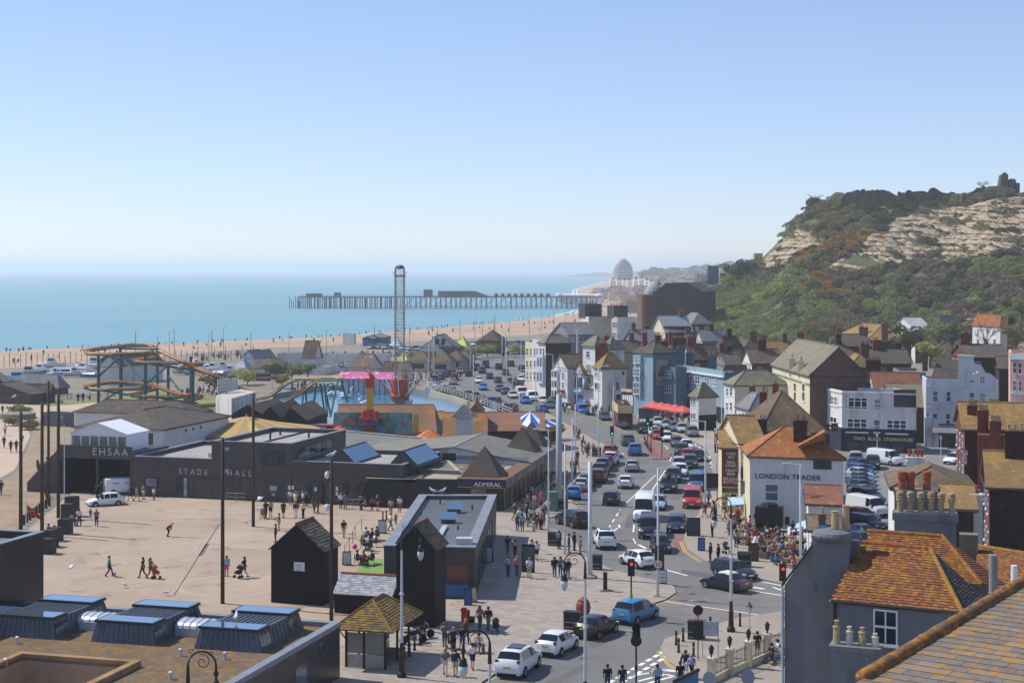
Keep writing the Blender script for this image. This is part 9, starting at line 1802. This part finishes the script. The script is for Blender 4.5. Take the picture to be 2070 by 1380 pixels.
 # traffic lights
m_off=mat('lens_dark','#141414',ro_=.3,vr_=0)
def light(lb_,x,yb,ht,face,on,z=.11):
 P=V(x,yb,z);t=th_('traffic_light',lb_,'traffic light',P,R(face),gp_='traffic lights');MB().tb_([(0,0,0),(0,0,ht)],.06,7).bd('post',mi_,t);MB().box((0,-.12,ht-1.),(.36,.22,1.1)).bd('head',mk_,t);MB().box((0,-.02,ht-1.1),(.52,.02,1.3)).bd('backboard',fd,t);MB().box((0,-.1,ht*.36),(.2,.16,.3)).bd('push_box',m_gold,t)
 for i,c_ in enumerate(('#e03028','#d89a28','#2ae0a0')):
  lit=i==on;MB().tb_([(0,-.235,ht-.16-i*.34),(0,-.25,ht-.16-i*.34)],.115,10).bd('lens',mat('lens_on_%d'%i,c_,ro_=.3,vr_=0,emit=1.6)if lit else m_off,t)
light('red traffic light on the plaza kerb above the blue people carrier',1276,1248,4.2,0,0);light('green traffic light on the near side of the crossing',1237,925,4.2,0,2);light('green traffic light on the crossing island',1316,912,4.2,10,2);light('second green light on the crossing island',1309,905,4.4,0,2);light('green light at the right kerb beyond the beer sign',1445,915,4.2,0,2);light('red light half hidden by the grey house wall',1582,1250,3.9,0,0);light('green light by the far white columns',1017,755,5.,0,2);light('green light on the far bend',1026,752,5.,0,2);light('dark backed light beside the pub crossing',1338,925,4.,180,1);light('signal with its back turned at the corner bollards',1286,1404,4.2,180,1)
# bollards
boll=MB().la((0,0,0),[(.11,0),(.11,.1),(.085,.14),(.075,.75),(.1,.78),(.1,.83),(.06,.88),(.09,.95),(.03,1.)],8).mesh('bollard',mi_,sm_=True);band=MB().la((0,0,.6),[(.082,0),(.082,.06)],8).mesh('band',m_gold)
for i,(x,y)in enumerate(((817,1335),(828,1326),(838,1314),(849,1304),(859,1296),(1367,1303),(1372,1318),(1381,1296),(1402,1326),(1436,1273),(1496,1265),(774,1052),(781,1050))):t=th_('bollard',('%s black bollard counted from the shelter'%ordn(i))if i<5 else('%s black bollard on the corner pavement'%ordn(i-5))if i<11 else('%s short bollard by the hall corner'%ordn(i-11)),'bollard',V(x,y,.115),gp_='black bollards');in_('shaft',boll,t);in_('band',band,t)
wbm=MB().box((0,0,0),(.24,.24,.95)).hx_([(-.12,-.12,.951),(.12,-.12,.951),(.12,.12,.951),(-.12,.12,.951)],[(-.06,-.06,1.02),(.06,-.06,1.02),(.06,.06,1.02),(-.06,.06,1.02)]).mesh('wooden_bollard',m_wood)
for i in range(24):
 f=i/23;pts=[(46,1062),(72,1032),(88,990),(118,1000),(75,952)];x,y=(np.interp(f,[0,.35,1],[48,100,76]),np.interp(f,[0,.35,1],[1060,1022,944]));tag(in_('wooden_bollard',wbm,None,V(x,y,.02)),'%s squat wooden post from the bottom along the shingle verge'%ordn(i),'bollard','wooden posts along the verge')
 # bins and planters
m_bin=mat('bin_black','#26272a',ro_=.6,vr_=.08)
def bin_(lb_,x,y,w=1.15,d=.7,h=1.25,rz=-.27):t=th_('litter_bin',lb_,'bin',V(x,y,.116),rz,gp_='black litter bins');MB().box((0,0,0),(w,d,h*.8)).bd('body',m_bin,t);MB().box((0,0,h*.8+.14),(w+.06,d+.06,.12)).bd('lid',m_bin,t);[MB().box((sx*(w/2-.06),0,h*.8),(.1,d,.14)).bd('corner',m_bin,t)for sx in(-1,1)];MB().box((0,-d/2-.012,.15),(w*.9,.02,.05)).box((0,-d/2-.012,.5),(w*.9,.02,.05)).bd('trim',mcg,t)
for a in(('double litter bin beside the waiting person on the plaza',1121,1102),('litter bin at the foot of the thick white column',1203,1150),('litter bin beside the terracotta urn',1157,1270),('double bin by the pub benches',1505,1144),('bin behind the notice frame',1408,1290),('bin on the arcade kerb by the sign',1136,1030),('bin by the queue at the crossing',1206,922),('bin beside the ale house lights',1453,915)):bin_(*a)
for i,(x,y,h)in enumerate(((132,1078,1.4),(138,1050,1.6),(146,1042,2.),(112,1092,1.2),(97,1118,1.3),(100,1104,1.5))):t=th_('planter_block','%s dark block of the seating edge from the bottom, left of the square'%ordn(i),'planter',V(x,y,.105),-.27,gp_='dark seating blocks');MB().box((0,0,0),(1.1,1.1,h)).bd('block',m_bin,t);MB().box((0,0,h+.001),(1.,1.,.06)).bd('lid',mk_,t)
# terracotta urn, postbox, totem, boards
t=th_('urn','big terracotta-red urn on the plaza by the kerb','urn',V(1179,1243,.116));MB().la((0,0,0),[(.34,0),(.5,.3),(.56,.65),(.5,.95),(.36,1.1)],16).bd('body',m_pot_t,t,sm_=True);MB().la((0,0,1.101),[(.42,0),(.4,.08),(.12,.2),(.05,.3)],14).bd('lid',m_pot_t,t);MB().la((0,0,.55),[(.57,0),(.57,.08)],16).bd('band',m_pot_t,t)
t=th_('postbox','red pillar box in front of the bench by the tall hut','postbox',V(938,1268,.116));MB().la((0,0,0),[(.25,0),(.25,.12),(.21,.14),(.21,1.25)],14).bd('body',mat('postbox_red','#c2231f',ro_=.4),t);MB().la((0,0,1.25),[(.27,0),(.27,.1),(.15,.2),(.02,.24)],14).bd('cap',mat('postbox_red','#c2231f'),t);MB().box((0,-.205,1.08),(.26,.03,.05)).bd('slot',mk_,t)
t=th_('information_totem','tall dark information totem on the plaza','sign',V(1068,1156,.116),-.27);MB().box((0,0,0),(1.1,.2,2.4)).bd('slab',m_bin,t);MB().box((0,-.105,.6),(.95,.02,1.6)).bd('map',mat('map_green','#5a7a70','#3f5a58',ro_=.3,scale=2),t)
t=th_('ticket_post','slim black machine post on the plaza beside its lit foot','machine',V(1226,1194,.116));MB().box((0,0,0),(1.,.6,.12)).bd('foot',m_kerb,t);MB().box((-.1,0,.121),(.32,.3,1.4)).bd('post',mk_,t)
t=th_('phone_cabinet','green telephone cabinet beside the monolith','cabinet',V(1117,1032,.116),-.4);MB().box((0,0,0),(1.,.9,2.)).bd('body',mat('cabinet_green','#5d7a70',ro_=.6),t);MB().box((0,0,2.001),(1.1,1.,.1)).bd('roof',MATS['cabinet_green'],t)
def aboard(lb_,x,y,w,h,face,c,rz=0,z=.116,txt=None):t=th_('sign_board',lb_,'sign',V(x,y,z),rz);k=.22;[MB().hx_([(-w/2,s*k,0),(w/2,s*k,0),(w/2,s*(k-.03),0),(-w/2,s*(k-.03),0)],[(-w/2,s*.03,h),(w/2,s*.03,h),(w/2,0,h),(-w/2,0,h)]).bd('frame',m_bin,t)for s in(-1,1)];MB().pl_([(-w*.44,-k*.93-.012,.1),(w*.44,-k*.93-.012,.1),(w*.44,-.055,h*.93),(-w*.44,-.055,h*.93)]).bd('face',mat('board_'+c,c,ro_=.6,vr_=.15,scale=4),t);return t
aboard('tall chalkboard by the navy car outside the pub',1402,1082,1.3,1.75,0,'#3a3c40');aboard('small blue leaflet board on the pub pavement',1418,1112,.65,1.2,0,'#4a6a9a');t=aboard('white CAR PARK board hanging by the speed sign column',1338,1178,.8,1.1,0,'#e4e6ea')
text(t,'CAR',(-.24,-.2,.72),(1,0),.26,m_dkblue,ext=.003);text(t,'PARK',(-.32,-.22,.42),(1,0),.26,m_dkblue,ext=.003);text(t,'CLOSED',(-.3,-.24,.2),(1,0),.16,m_dkblue,ext=.003)
aboard('tilted menu board beside the squat hut',701,1141,.75,1.2,0,'#c2c6c4',.3);aboard('menu board at the cafe fence',773,1077,.8,1.3,0,'#b9bfc2');aboard('menu board in the cafe shade',987,1135,.9,1.4,0,'#a9bcc8',-.3);aboard('blue and red ice cream board by the hut',946,1222,.6,1.3,0,'#34558a');aboard('leaning price board by the hut',956,1216,.6,1.2,0,'#b8a890',.9);aboard('board with menu at the ice cream cone',1523,1133,.9,1.6,0,'#4a3c34')
t=th_('ice_cream_cone','giant model ice cream cone outside the pub','statue',V(1527,1127,.116));MB().la((0,0,0),[(.06,0),(.1,.05),(.24,1.1),(.28,1.15)],12).bd('cone',mat('wafer','#c9a254',ro_=.8,vr_=.2,scale=8),t);MB().la((0,0,1.151),[(.3,0),(.34,.15),(.24,.3),(.27,.4),(.16,.55),(.17,.62),(.04,.8)],12).bd('ice_cream',mcv,t,sm_=True)
t=th_('notice_frame','steel-framed town notice board on two posts','sign',V(1436,1325,.116),-.1);[MB().tb_([(x,0,0),(x,0,2.35)],.035,6).bd('post',mcg,t)for x in(-.52,.52)];MB().box((0,0,1.35),(1.,.08,.95)).bd('frame',mcg,t);MB().box((0,-.045,1.4),(.88,.02,.84)).bd('map',mat('town_map','#b9bcc0','#8fa6b8',ro_=.4,scale=3,c3='#a58a70',s3=4),t)
def roundsign(lb_,x,y,ht,r=.34,extra=False):
 t=th_('road_sign',lb_,'road sign',V(x,y,.116));MB().tb_([(0,0,0),(0,0,ht)],.04,6).bd('post',mi_,t);MB().tb_([(0,-.05,ht),(0,-.02,ht)],r,16).bd('disc',mk_,t)
 MB().tb_([(0,0,ht+.1),(-.35,0,ht+r+.25)],.025,5).box((-.4,0,ht+r+.2),(.45,.16,.08)).bd('lamp',mcg,t)
 if extra:MB().box((0,-.04,ht-1.9),(.7,.05,1.2)).bd('panel',mk_,t);MB().tb_([(-.3,-.06,ht-.7),(0,-.06,ht-.2),(.3,-.06,ht-.7),(-.3,-.06,ht-.7)],.03,4).bd('triangle',mat('sign_red','#b02028'),t)
roundsign('round sign seen from behind with a lamp, by the dashed markings',1286,1404,3.3);roundsign('round sign above a red triangle panel on the corner',1411,1333,3.3,.34,True)
# heritage lantern
def lantern(lb_,x,yb,ht):t=th_('lantern_post',lb_,'street lamp',V(x,yb,.116));MB().tb_([(0,0,0),(0,0,ht)],[.07,.04],7).bd('post',m_col,t);MB().la((0,0,ht),[(.04,0),(.1,.1),(.2,.45),(.22,.47)],4).bd('glass',mat('lamp_glass','#b9c0c4'),t);MB().la((0,0,ht+.471),[(.25,0),(.08,.2),(.03,.35)],4).bd('cap',mi_,t)
lantern('small lantern post on the corner pavement',1515,1328,2.9);lantern('white lantern post by the steakhouse van',1773,935,3.4);lantern('lantern post before the guest house awning',1902,935,3.)
# cream wall piers with lanterns and iron railings
m_pier_w=MATS['render_cream'];PX_=[(1438,1388),(1475,1368),(1513,1352),(1551,1336),(1590,1320)];t=th_('garden_wall','cream wall with lantern-topped piers and iron railings by the grey house','wall',V(1475,1368,0));P=[V(x,y,0)for x,y in PX_]
for p in P:kd(MB().box((p.x,p.y,0),(.42,.42,1.75),-.5).box((p.x,p.y,1.751),(.52,.52,.1),-.5),'pier',m_pier_w,t);kd(MB().la((p.x,p.y,1.85),[(.05,0),(.05,.15),(.12,.25),(.16,.55),(.2,.57),(.04,.8)],6),'lantern',mi_,t)
for a,b in zip(P,P[1:]):
 kd(MB().hx_([(a.x,a.y,0),(b.x,b.y,0),(b.x,b.y+.2,0),(a.x,a.y+.2,0)],[(a.x,a.y,.55),(b.x,b.y,.55),(b.x,b.y+.2,.55),(a.x,a.y+.2,.55)]),'wall',m_pier_w,t);o=MB();n_=14
 for i in range(1,n_):p=a.lerp(b,i/n_);o.tb_([(p.x,p.y+.1,.55),(p.x,p.y+.1,1.6)],.018,4)
 for z in(.7,1.45):o.tb_([(a.x,a.y+.1,z),(b.x,b.y+.1,z)],.022,4)
 sr_(kd(o,'railing',mi_,t),'stuff')
 # boat-shaped sign and dishes at the bottom
t=th_('shop_fascia','blue shop fascia with brown coping cut by the bottom edge','sign',V(1385,1420,0));a,b=V(1362,1384,1.),V(1412,1366,1.);kd(MB().hx_([(a.x,a.y,.2),(b.x,b.y,.2),(b.x,b.y+.4,.2),(a.x,a.y+.4,.2)],[(a.x,a.y,1.1),(b.x,b.y,1.3),(b.x,b.y+.4,1.3),(a.x,a.y+.4,1.1)]),'board',mat('fascia_blue','#2f6f9a',ro_=.5),t);kd(MB().tb_([(a.x,a.y,1.2),(b.x,b.y,1.4)],.12,6),'coping',m_wood,t)
for lab,x,y,D in(('grey satellite dish above the bottom edge',1508,1368,72),('black satellite dish behind the steakhouse',1753,778,232),('white satellite dish beside the shop fascia',1430,1372,80)):p=Q(x,y,D);t=th_('satellite_dish',lab,'satellite dish',p,.5);o=MB().la((0,0,0),[(.05,0),(.3,.06),(.42,.16)],14).bd('dish',mcg if 'black' not in lab else m_bin,t);o.rotation_euler=(R(75),0,0);o.scale=(1.3,)*3 if D>200 else(.9,)*3;MB().tb_([(0,.05,0),(0,.35,-.6)],.03,5).bd('bracket',mi_,t)
# benches and picnic tables
m_bw=mat('picnic_wood','#8a6a48','#75583c',ro_=.9,scale=2);tb_top=MB().box((0,0,.72),(1.8,.75,.05)).mesh('table_top',m_bw);tb_seat=MB().box((0,0,.42),(1.8,.26,.05)).mesh('seat',m_bw);tb_leg=MB().tb_([(0,-.7,0),(0,-.25,.72)],.04,4).tb_([(0,.7,0),(0,.25,.72)],.04,4).tb_([(0,-.7,.42),(0,.7,.42)],.04,4).mesh('leg_frame',m_bw)
def picnic(lb_,x,y,rz,z=.116,g='picnic tables by the pub'):t=th_('picnic_table',lb_,'table',V(x,y,z),rz,gp_=g);in_('table_top',tb_top,t);in_('seat',tb_seat,t,(0,.75,0));in_('seat',tb_seat,t,(0,-.75,0));[in_('leg_frame',tb_leg,t,(sx,0,0))for sx in(-.65,.65)]
for i,(x,y,rz)in enumerate(((1490,1085,.3),(1512,1098,.2),(1540,1096,.1),(1565,1108,.3),(1590,1100,.2),(1610,1118,.4),(1545,1120,.2),(1580,1130,.3),(1605,1145,.2),(1510,1075,.3),(1628,1105,.2))):picnic('%s picnic table from the left among the pub drinkers'%ordn(i),x,y,rz)
for i,(x,y)in enumerate(((130,805),(150,806),(170,804),(190,803),(210,802),(225,800))):picnic('%s picnic table in the row below the coaster'%ordn(i),x,y,.2,.02,'picnic tables by the coaster')
for i,(x,y)in enumerate(((746,1094),(740,1112),(728,1142),(745,1142),(757,1092))):t=th_('cafe_table','%s round cafe table on the terrace'%ordn(i),'table',V(x,y,.112),gp_='cafe tables');MB().la((0,0,.7),[(.36,0),(.36,.03)],12).bd('table_top',m_bin,t);MB().la((0,0,0),[(.25,0),(.04,.05),(.03,.7)],8).bd('pedestal',mi_,t)
for i,(x,y,rz)in enumerate(((741,1090,2),(752,1096,-.5),(734,1108,.3),(747,1116,2.8),(721,1138,.2),(735,1146,1.2),(752,1138,3),(762,1092,2.9),(757,1105,3.2))):t=th_('cafe_chair','%s metal cafe chair on the terrace'%ordn(i),'chair',V(x,y,.112),rz,gp_='cafe chairs');MB().box((0,0,.43),(.42,.42,.03)).bd('seat',m_bin,t);MB().box((-.2,0,.46),(.03,.42,.42)).bd('backrest',m_bin,t);[MB().tb_([(a,b,0),(a,b,.43)],.015,4).bd('leg',mcg,t)for a in(-.18,.18)for b in(-.18,.18)]
t=th_('bench','dark wooden bench behind the red pillar box','bench',V(948,1262,.116),1.3);MB().box((0,0,.42),(1.6,.45,.05)).bd('seat',m_wood,t);MB().box((0,.2,.5),(1.6,.05,.45)).bd('backrest',m_wood,t);[MB().box((sx,0,0),(.08,.45,.42)).bd('leg',mi_,t)for sx in(-.7,.7)]
t=th_('balloon','pink balloon at the cafe terrace','balloon',V(717,1140,.112)+Vector((0,0,1.3)));MB().la((0,0,0),[(.02,0),(.18,.12),(.23,.28),(.15,.44),(.02,.5)],12).bd('skin',mat('balloon_pink','#d83a86',ro_=.3),t,sm_=True);MB().tb_([(0,0,0),(.05,0,-1.2)],.006,4).bd('string',fw,t)
# cafe fence and cycle rails
for lab,pts,ht in(('thin black post-and-rope fence round the cafe terrace',[(697,1128),(706,1112),(713,1098),(718,1085),(731,1072)],1.2),):t=th_('rope_fence',lab,'fence',V(*pts[0],.11));P=[V(x,y,.11)for x,y in pts];[kd(MB().tb_([p,p+Vector((0,0,ht))],.03,5),'post',mi_,t)for p in P];kd(MB().tb_([p+Vector((0,0,ht-.08))for p in P],.02,4),'rope',mi_,t)
for lab,x0,x1,y in(('galvanised cycle rail in front of the hall doors',458,494,1013),('galvanised cycle rail by the hall corner',695,730,1026)):t=th_('cycle_rail',lab,'railing',V(x0,y,.11));a,b=V(x0,y,.11),V(x1,y+1,.11);kd(MB().tb_([a,a+Vector((0,0,.95)),b+Vector((0,0,.95)),b],.035,6).tb_([a.lerp(b,.5),a.lerp(b,.5)+Vector((0,0,.95))],.03,5).tb_([a+Vector((0,0,.5)),b+Vector((0,0,.5))],.025,5),'frame',mcg,t)
# white railing by the lake
RL=[(862,781),(893,789),(930,800),(968,812),(1003,826),(1036,838)];t=th_('lake_railing','white two-rail fence between the lake and the parked cars','railing',V(*RL[0],1.1));P=[V(x,y,1.1)for x,y in RL];P=[Vector((p.x,p.y,0))for p in P]
for a,b in zip(P,P[1:]):
 for z in(1.2,1.65,2.1):kd(MB().tb_([(a.x,a.y,z),(b.x,b.y,z)],.035,5),'rail',fw,t)
 n_=max(2,int((b-a).length/2.2))
 for i in range(n_):p=a.lerp(b,i/n_);kd(MB().tb_([(p.x,p.y,.9),(p.x,p.y,2.15)],.04,5),'post',fw,t)
for x,y in((864,795),(1000,828)):p=V(x,y,1.2);kd(MB().box((p.x,p.y-.1,1.2),(1.,.05,1.3)),'notice',fw,t)
# guard rails on the crossing island
t=th_('guard_rail','dark pedestrian guard rail on the crossing island','railing',V(1304,905,.11));P=[V(x,y,.11)for x,y in((1302,890),(1306,905),(1318,922))]
for a,b in zip(P,P[1:]):kd(MB().tb_([a+Vector((0,0,1)),b+Vector((0,0,1))],.04,5).tb_([a+Vector((0,0,.2)),b+Vector((0,0,.2))],.03,5),'rail',mi_,t);o=MB();[o.tb_([a.lerp(b,i/16)+Vector((0,0,.2)),a.lerp(b,i/16)+Vector((0,0,1))],.018,4)for i in range(17)];sr_(kd(o,'bars',mi_,t),'stuff')
# red parasols and bus shelter
for i,(x,y)in enumerate(((1322,852),(1337,854),(1351,857),(1365,859),(1380,862))):ps_('%s faded red parasol from the bus shelter'%ordn(i),x,y,2.2,3.5,('#cf5a54','#d46a62'),.12,2.6,'red parasols outside the terrace',4)
t=th_('terrace_screen','white slatted screen in front of the parasol tables','fence',V(1330,862,.12));a,b=V(1330,862,.12),V(1394,872,.12)
for i in range(18):p=a.lerp(b,i/18);q_=a.lerp(b,(i+.9)/18);kd(MB().hx_([p,q_,q_+Vector((0,.06,0)),p+Vector((0,.06,0))],[v+Vector((0,0,1.))for v in(p,q_,q_+Vector((0,.06,0)),p+Vector((0,.06,0)))]),'slat',fw,t)
t=th_('bus_shelter','red-sided bus shelter below the sailing-boat pub','shelter',V(1312,852,.12),-.1);MB().box((0,0,2.3),(3.6,1.5,.12)).bd('roof',mcg,t);MB().box((1.7,0,.1),(.06,1.4,2.2)).bd('end_panel',mat('shelter_red','#8a4038',ro_=.5),t);MB().box((0,.7,.4),(3.4,.04,1.8)).bd('back_glass',m_glass_pale,t);[MB().tb_([(x,y,0),(x,y,2.3)],.04,5).bd('post',mi_,t)for x in(-1.7,1.7)for y in(-.65,.65)]
# flag and pole, white flagpoles, go-karts board, beach fence posts and lamps
P=V(53,1075,.1);t=th_('flag','red advertising flag on a white pole at the left edge of the square','flag',P);MB().tb_([(0,0,0),(0,0,3.2)],.04,6).bd('pole',fw,t);MB().pl_([(.05,0,2.7),(.6,.05,2.3),(.9,0,1.9),(.7,0,1.6),(.1,0,2.)]).pl_([(.9,0,1.9),(1.5,.1,1.6),(1.4,.1,1.2),(.7,0,1.6)]).bd('cloth',mat('flag_red','#b8302a',ro_=.7),t);text(t,'CLUB',(.2,-.03,2.05),(1,-.02),.2,fw,ext=.002)
P=V(130,1040,.1);t=th_('flagpole','slim white flagpole beside the wooden poles','flagpole',P);MB().tb_([(0,0,0),(0,0,9.5)],[.06,.03],6).bd('pole',fw,t)
t=th_('kart_board','dark red GO KARTS board at the hedge','sign',V(525,775,0));p0=V(520,785,0);kd(MB().box((p0.x+1.4,p0.y,1.6),(3.2,.12,1.7)),'board',mat('board_maroon','#6a2a30',ro_=.6),t);kd(MB().box((p0.x+3.3,p0.y,0),(.15,.15,2.4)),'post',fw,t);text(t,'GO KARTS',Vector((p0.x,p0.y-.1,2.2))-t.location,(1,0),.6,fw,ext=.01)
for i in range(46):
 x=8+i*11.2;y=742-i*.35+rnd.uniform(-4,4);P=V(x,y,-.4);tag(in_('fence_post',MB().tb_([(0,0,-.5),(0,0,rnd.uniform(2.6,4.2))],.09,5).mesh('fence_post',m_wood),None,P),'%s weathered post from the left along the top of the beach'%ordn(i),'post','posts along the top of the beach')
for i,(x,y)in enumerate(((318,728),(342,725),(352,724),(422,722),(428,722),(452,720),(507,718),(660,722),(274,732),(584,716),(930,690),(960,688),(975,686),(998,684),(1000,682),(1030,680),(1070,676),(1095,674),(757,700),(828,706),(1120,672),(1143,668),(1160,664),(1175,664))):P=V(x,y,-.3);t=th_('promenade_lamp','%s slim promenade lamp in the row behind the beach'%ordn(i),'street lamp',P,gp_='promenade lamps');hh=7+(i%3);MB().tb_([(0,0,0),(0,0,hh)],[.11,.07],5).bd('post',mcg if i%2 else mi_,t);MB().tb_([(0,0,hh),(.5,0,hh+.25),(1.1,0,hh+.1)],.06,4).bd('arm',mcg,t)
# pushchairs, wheelchair, motorbike
def pram(lb_,x,y,rz,c,z=.116):t=th_('pushchair',lb_,'pushchair',V(x,y,z),rz);MB().hx_([(-.25,-.2,.35),(.25,-.2,.45),(.25,.2,.45),(-.25,.2,.35)],[(-.35,-.22,.85),(.1,-.22,.6),(.1,.22,.6),(-.35,.22,.85)]).bd('seat',mat('pram_'+c,c,ro_=.9),t);MB().tb_([(-.75,0,1.02),(-.35,0,.75),(.3,0,.15)],.025,5).tb_([(-.3,0,.15),(.1,0,.6)],.025,5).bd('frame',mi_,t);MB().la((-.2,0,.85),[(.26,0),(.25,.15),(.1,.27)],8).bd('hood',mat('pram_'+c,c),t);[MB().tb_([(a,b-.03,.13),(a,b+.03,.13)],.13,9).bd('wheel',m_tyre,t)for a,b in((.3,0),(-.3,.22),(-.3,-.22))]
for a in(('red pushchair crossing the square',317,1169,-.2,'#b0402a'),('black pushchair by the wooden pole',480,1168,2.8,'#202226'),('black pushchair near the white van',192,1000,3.,'#202226'),('pale buggy with the family near the hall',531,1047,1.6,'#8a7a70'),('dark buggy by the pillar box',911,1312,-1.5,'#24262a'),('black pushchair beside the auburn couple',1003,1278,1.4,'#24262a'),('grey pushchair at the pub corner',1470,1118,.5,'#3a3c40')):pram(*a)
def bike(lb_,x,y,rz):t=th_('motorbike',lb_,'motorbike',V(x,y,.116),rz);[MB().tb_([(s*.7,-.06,.3),(s*.7,.06,.3)],.3,12).bd('wheel',m_tyre,t)for s in(-1,1)];MB().tb_([(-.5,0,.5),(0,0,.75),(.35,0,.8),(.5,0,.7)],[.14,.16,.18,.1],7).bd('body',mk_,t);MB().tb_([(.7,0,.3),(.5,0,.95),(.4,.3,1.05)],.03,5).tb_([(.5,0,.95),(.4,-.3,1.05)],.03,5).bd('fork',m_rim,t);MB().box((0,0,.25),(.5,.25,.35)).bd('engine',m_rim,t);MB().box((-.35,0,.78),(.6,.25,.1)).bd('saddle',m_tyre,t)
bike('motorbike parked behind the black bollards',835,1300,.4);bike('second motorbike parked nearer the tall hut',852,1290,.5);bike('motorbike under the clubhouse balcony',133,940,.3)
t=th_('football','blue football at the feet of the teal-shirted player','ball',V(231,1163,.106));MB().la((0,0,0),[(.02,0),(.13,.06),(.16,.16),(.13,.26),(.02,.32)],10).bd('skin',mat('ball_blue','#3a6ab0','#d8d8d8',ro_=.5,scale=6),t,sm_=True)
t=th_('wheelchair','wheelchair with a seated person on the plaza by the crook lamp','wheelchair',V(968,1318,.116),-1.2);MB().box((0,0,.45),(.45,.45,.06)).box((-.22,0,.5),(.05,.45,.5)).bd('seat',m_bin,t);[MB().tb_([(0,s*.28,.3),(0,s*.32,.3)],.3,14).bd('wheel',m_tyre,t)for s in(-1,1)]
prs(968,1318,'sit',-70,'cream','grey','seated in the wheelchair',hair=4)
t=th_('drinks_cart','black vintage serving cart outside the pub wall','cart',V(1555,1072,.116),-.3);MB().box((0,0,.5),(2.6,1.6,1.9)).bd('body',mk_,t);MB().la((0,0,2.4),[(.9,0),(.8,.3),(.3,.4)],8).bd('roof',mk_,t);[MB().tb_([(x,-.85,.45),(x,-.75,.45)],.45,14).bd('wheel',m_tyre,t)for x in(-.8,.8)]
t=th_('screen_board','big black event board beside the beer sign','sign',V(1437,1010,.116),-.2);MB().box((0,0,1.4),(1.7,.3,1.6)).bd('board',mk_,t);[MB().tb_([(x,0,0),(x,0,1.4)],.05,5).bd('post',mi_,t)for x in(-.7,.7)]
c=V(34,845);t=th_('round_planter','round stone planter with a black bin beside the coastal path','planter',(c.x,c.y,0));MB().la((0,0,0),[(3.2,0),(3.2,.9),(2.8,.95)],20).bd('wall',m_wallst,t)
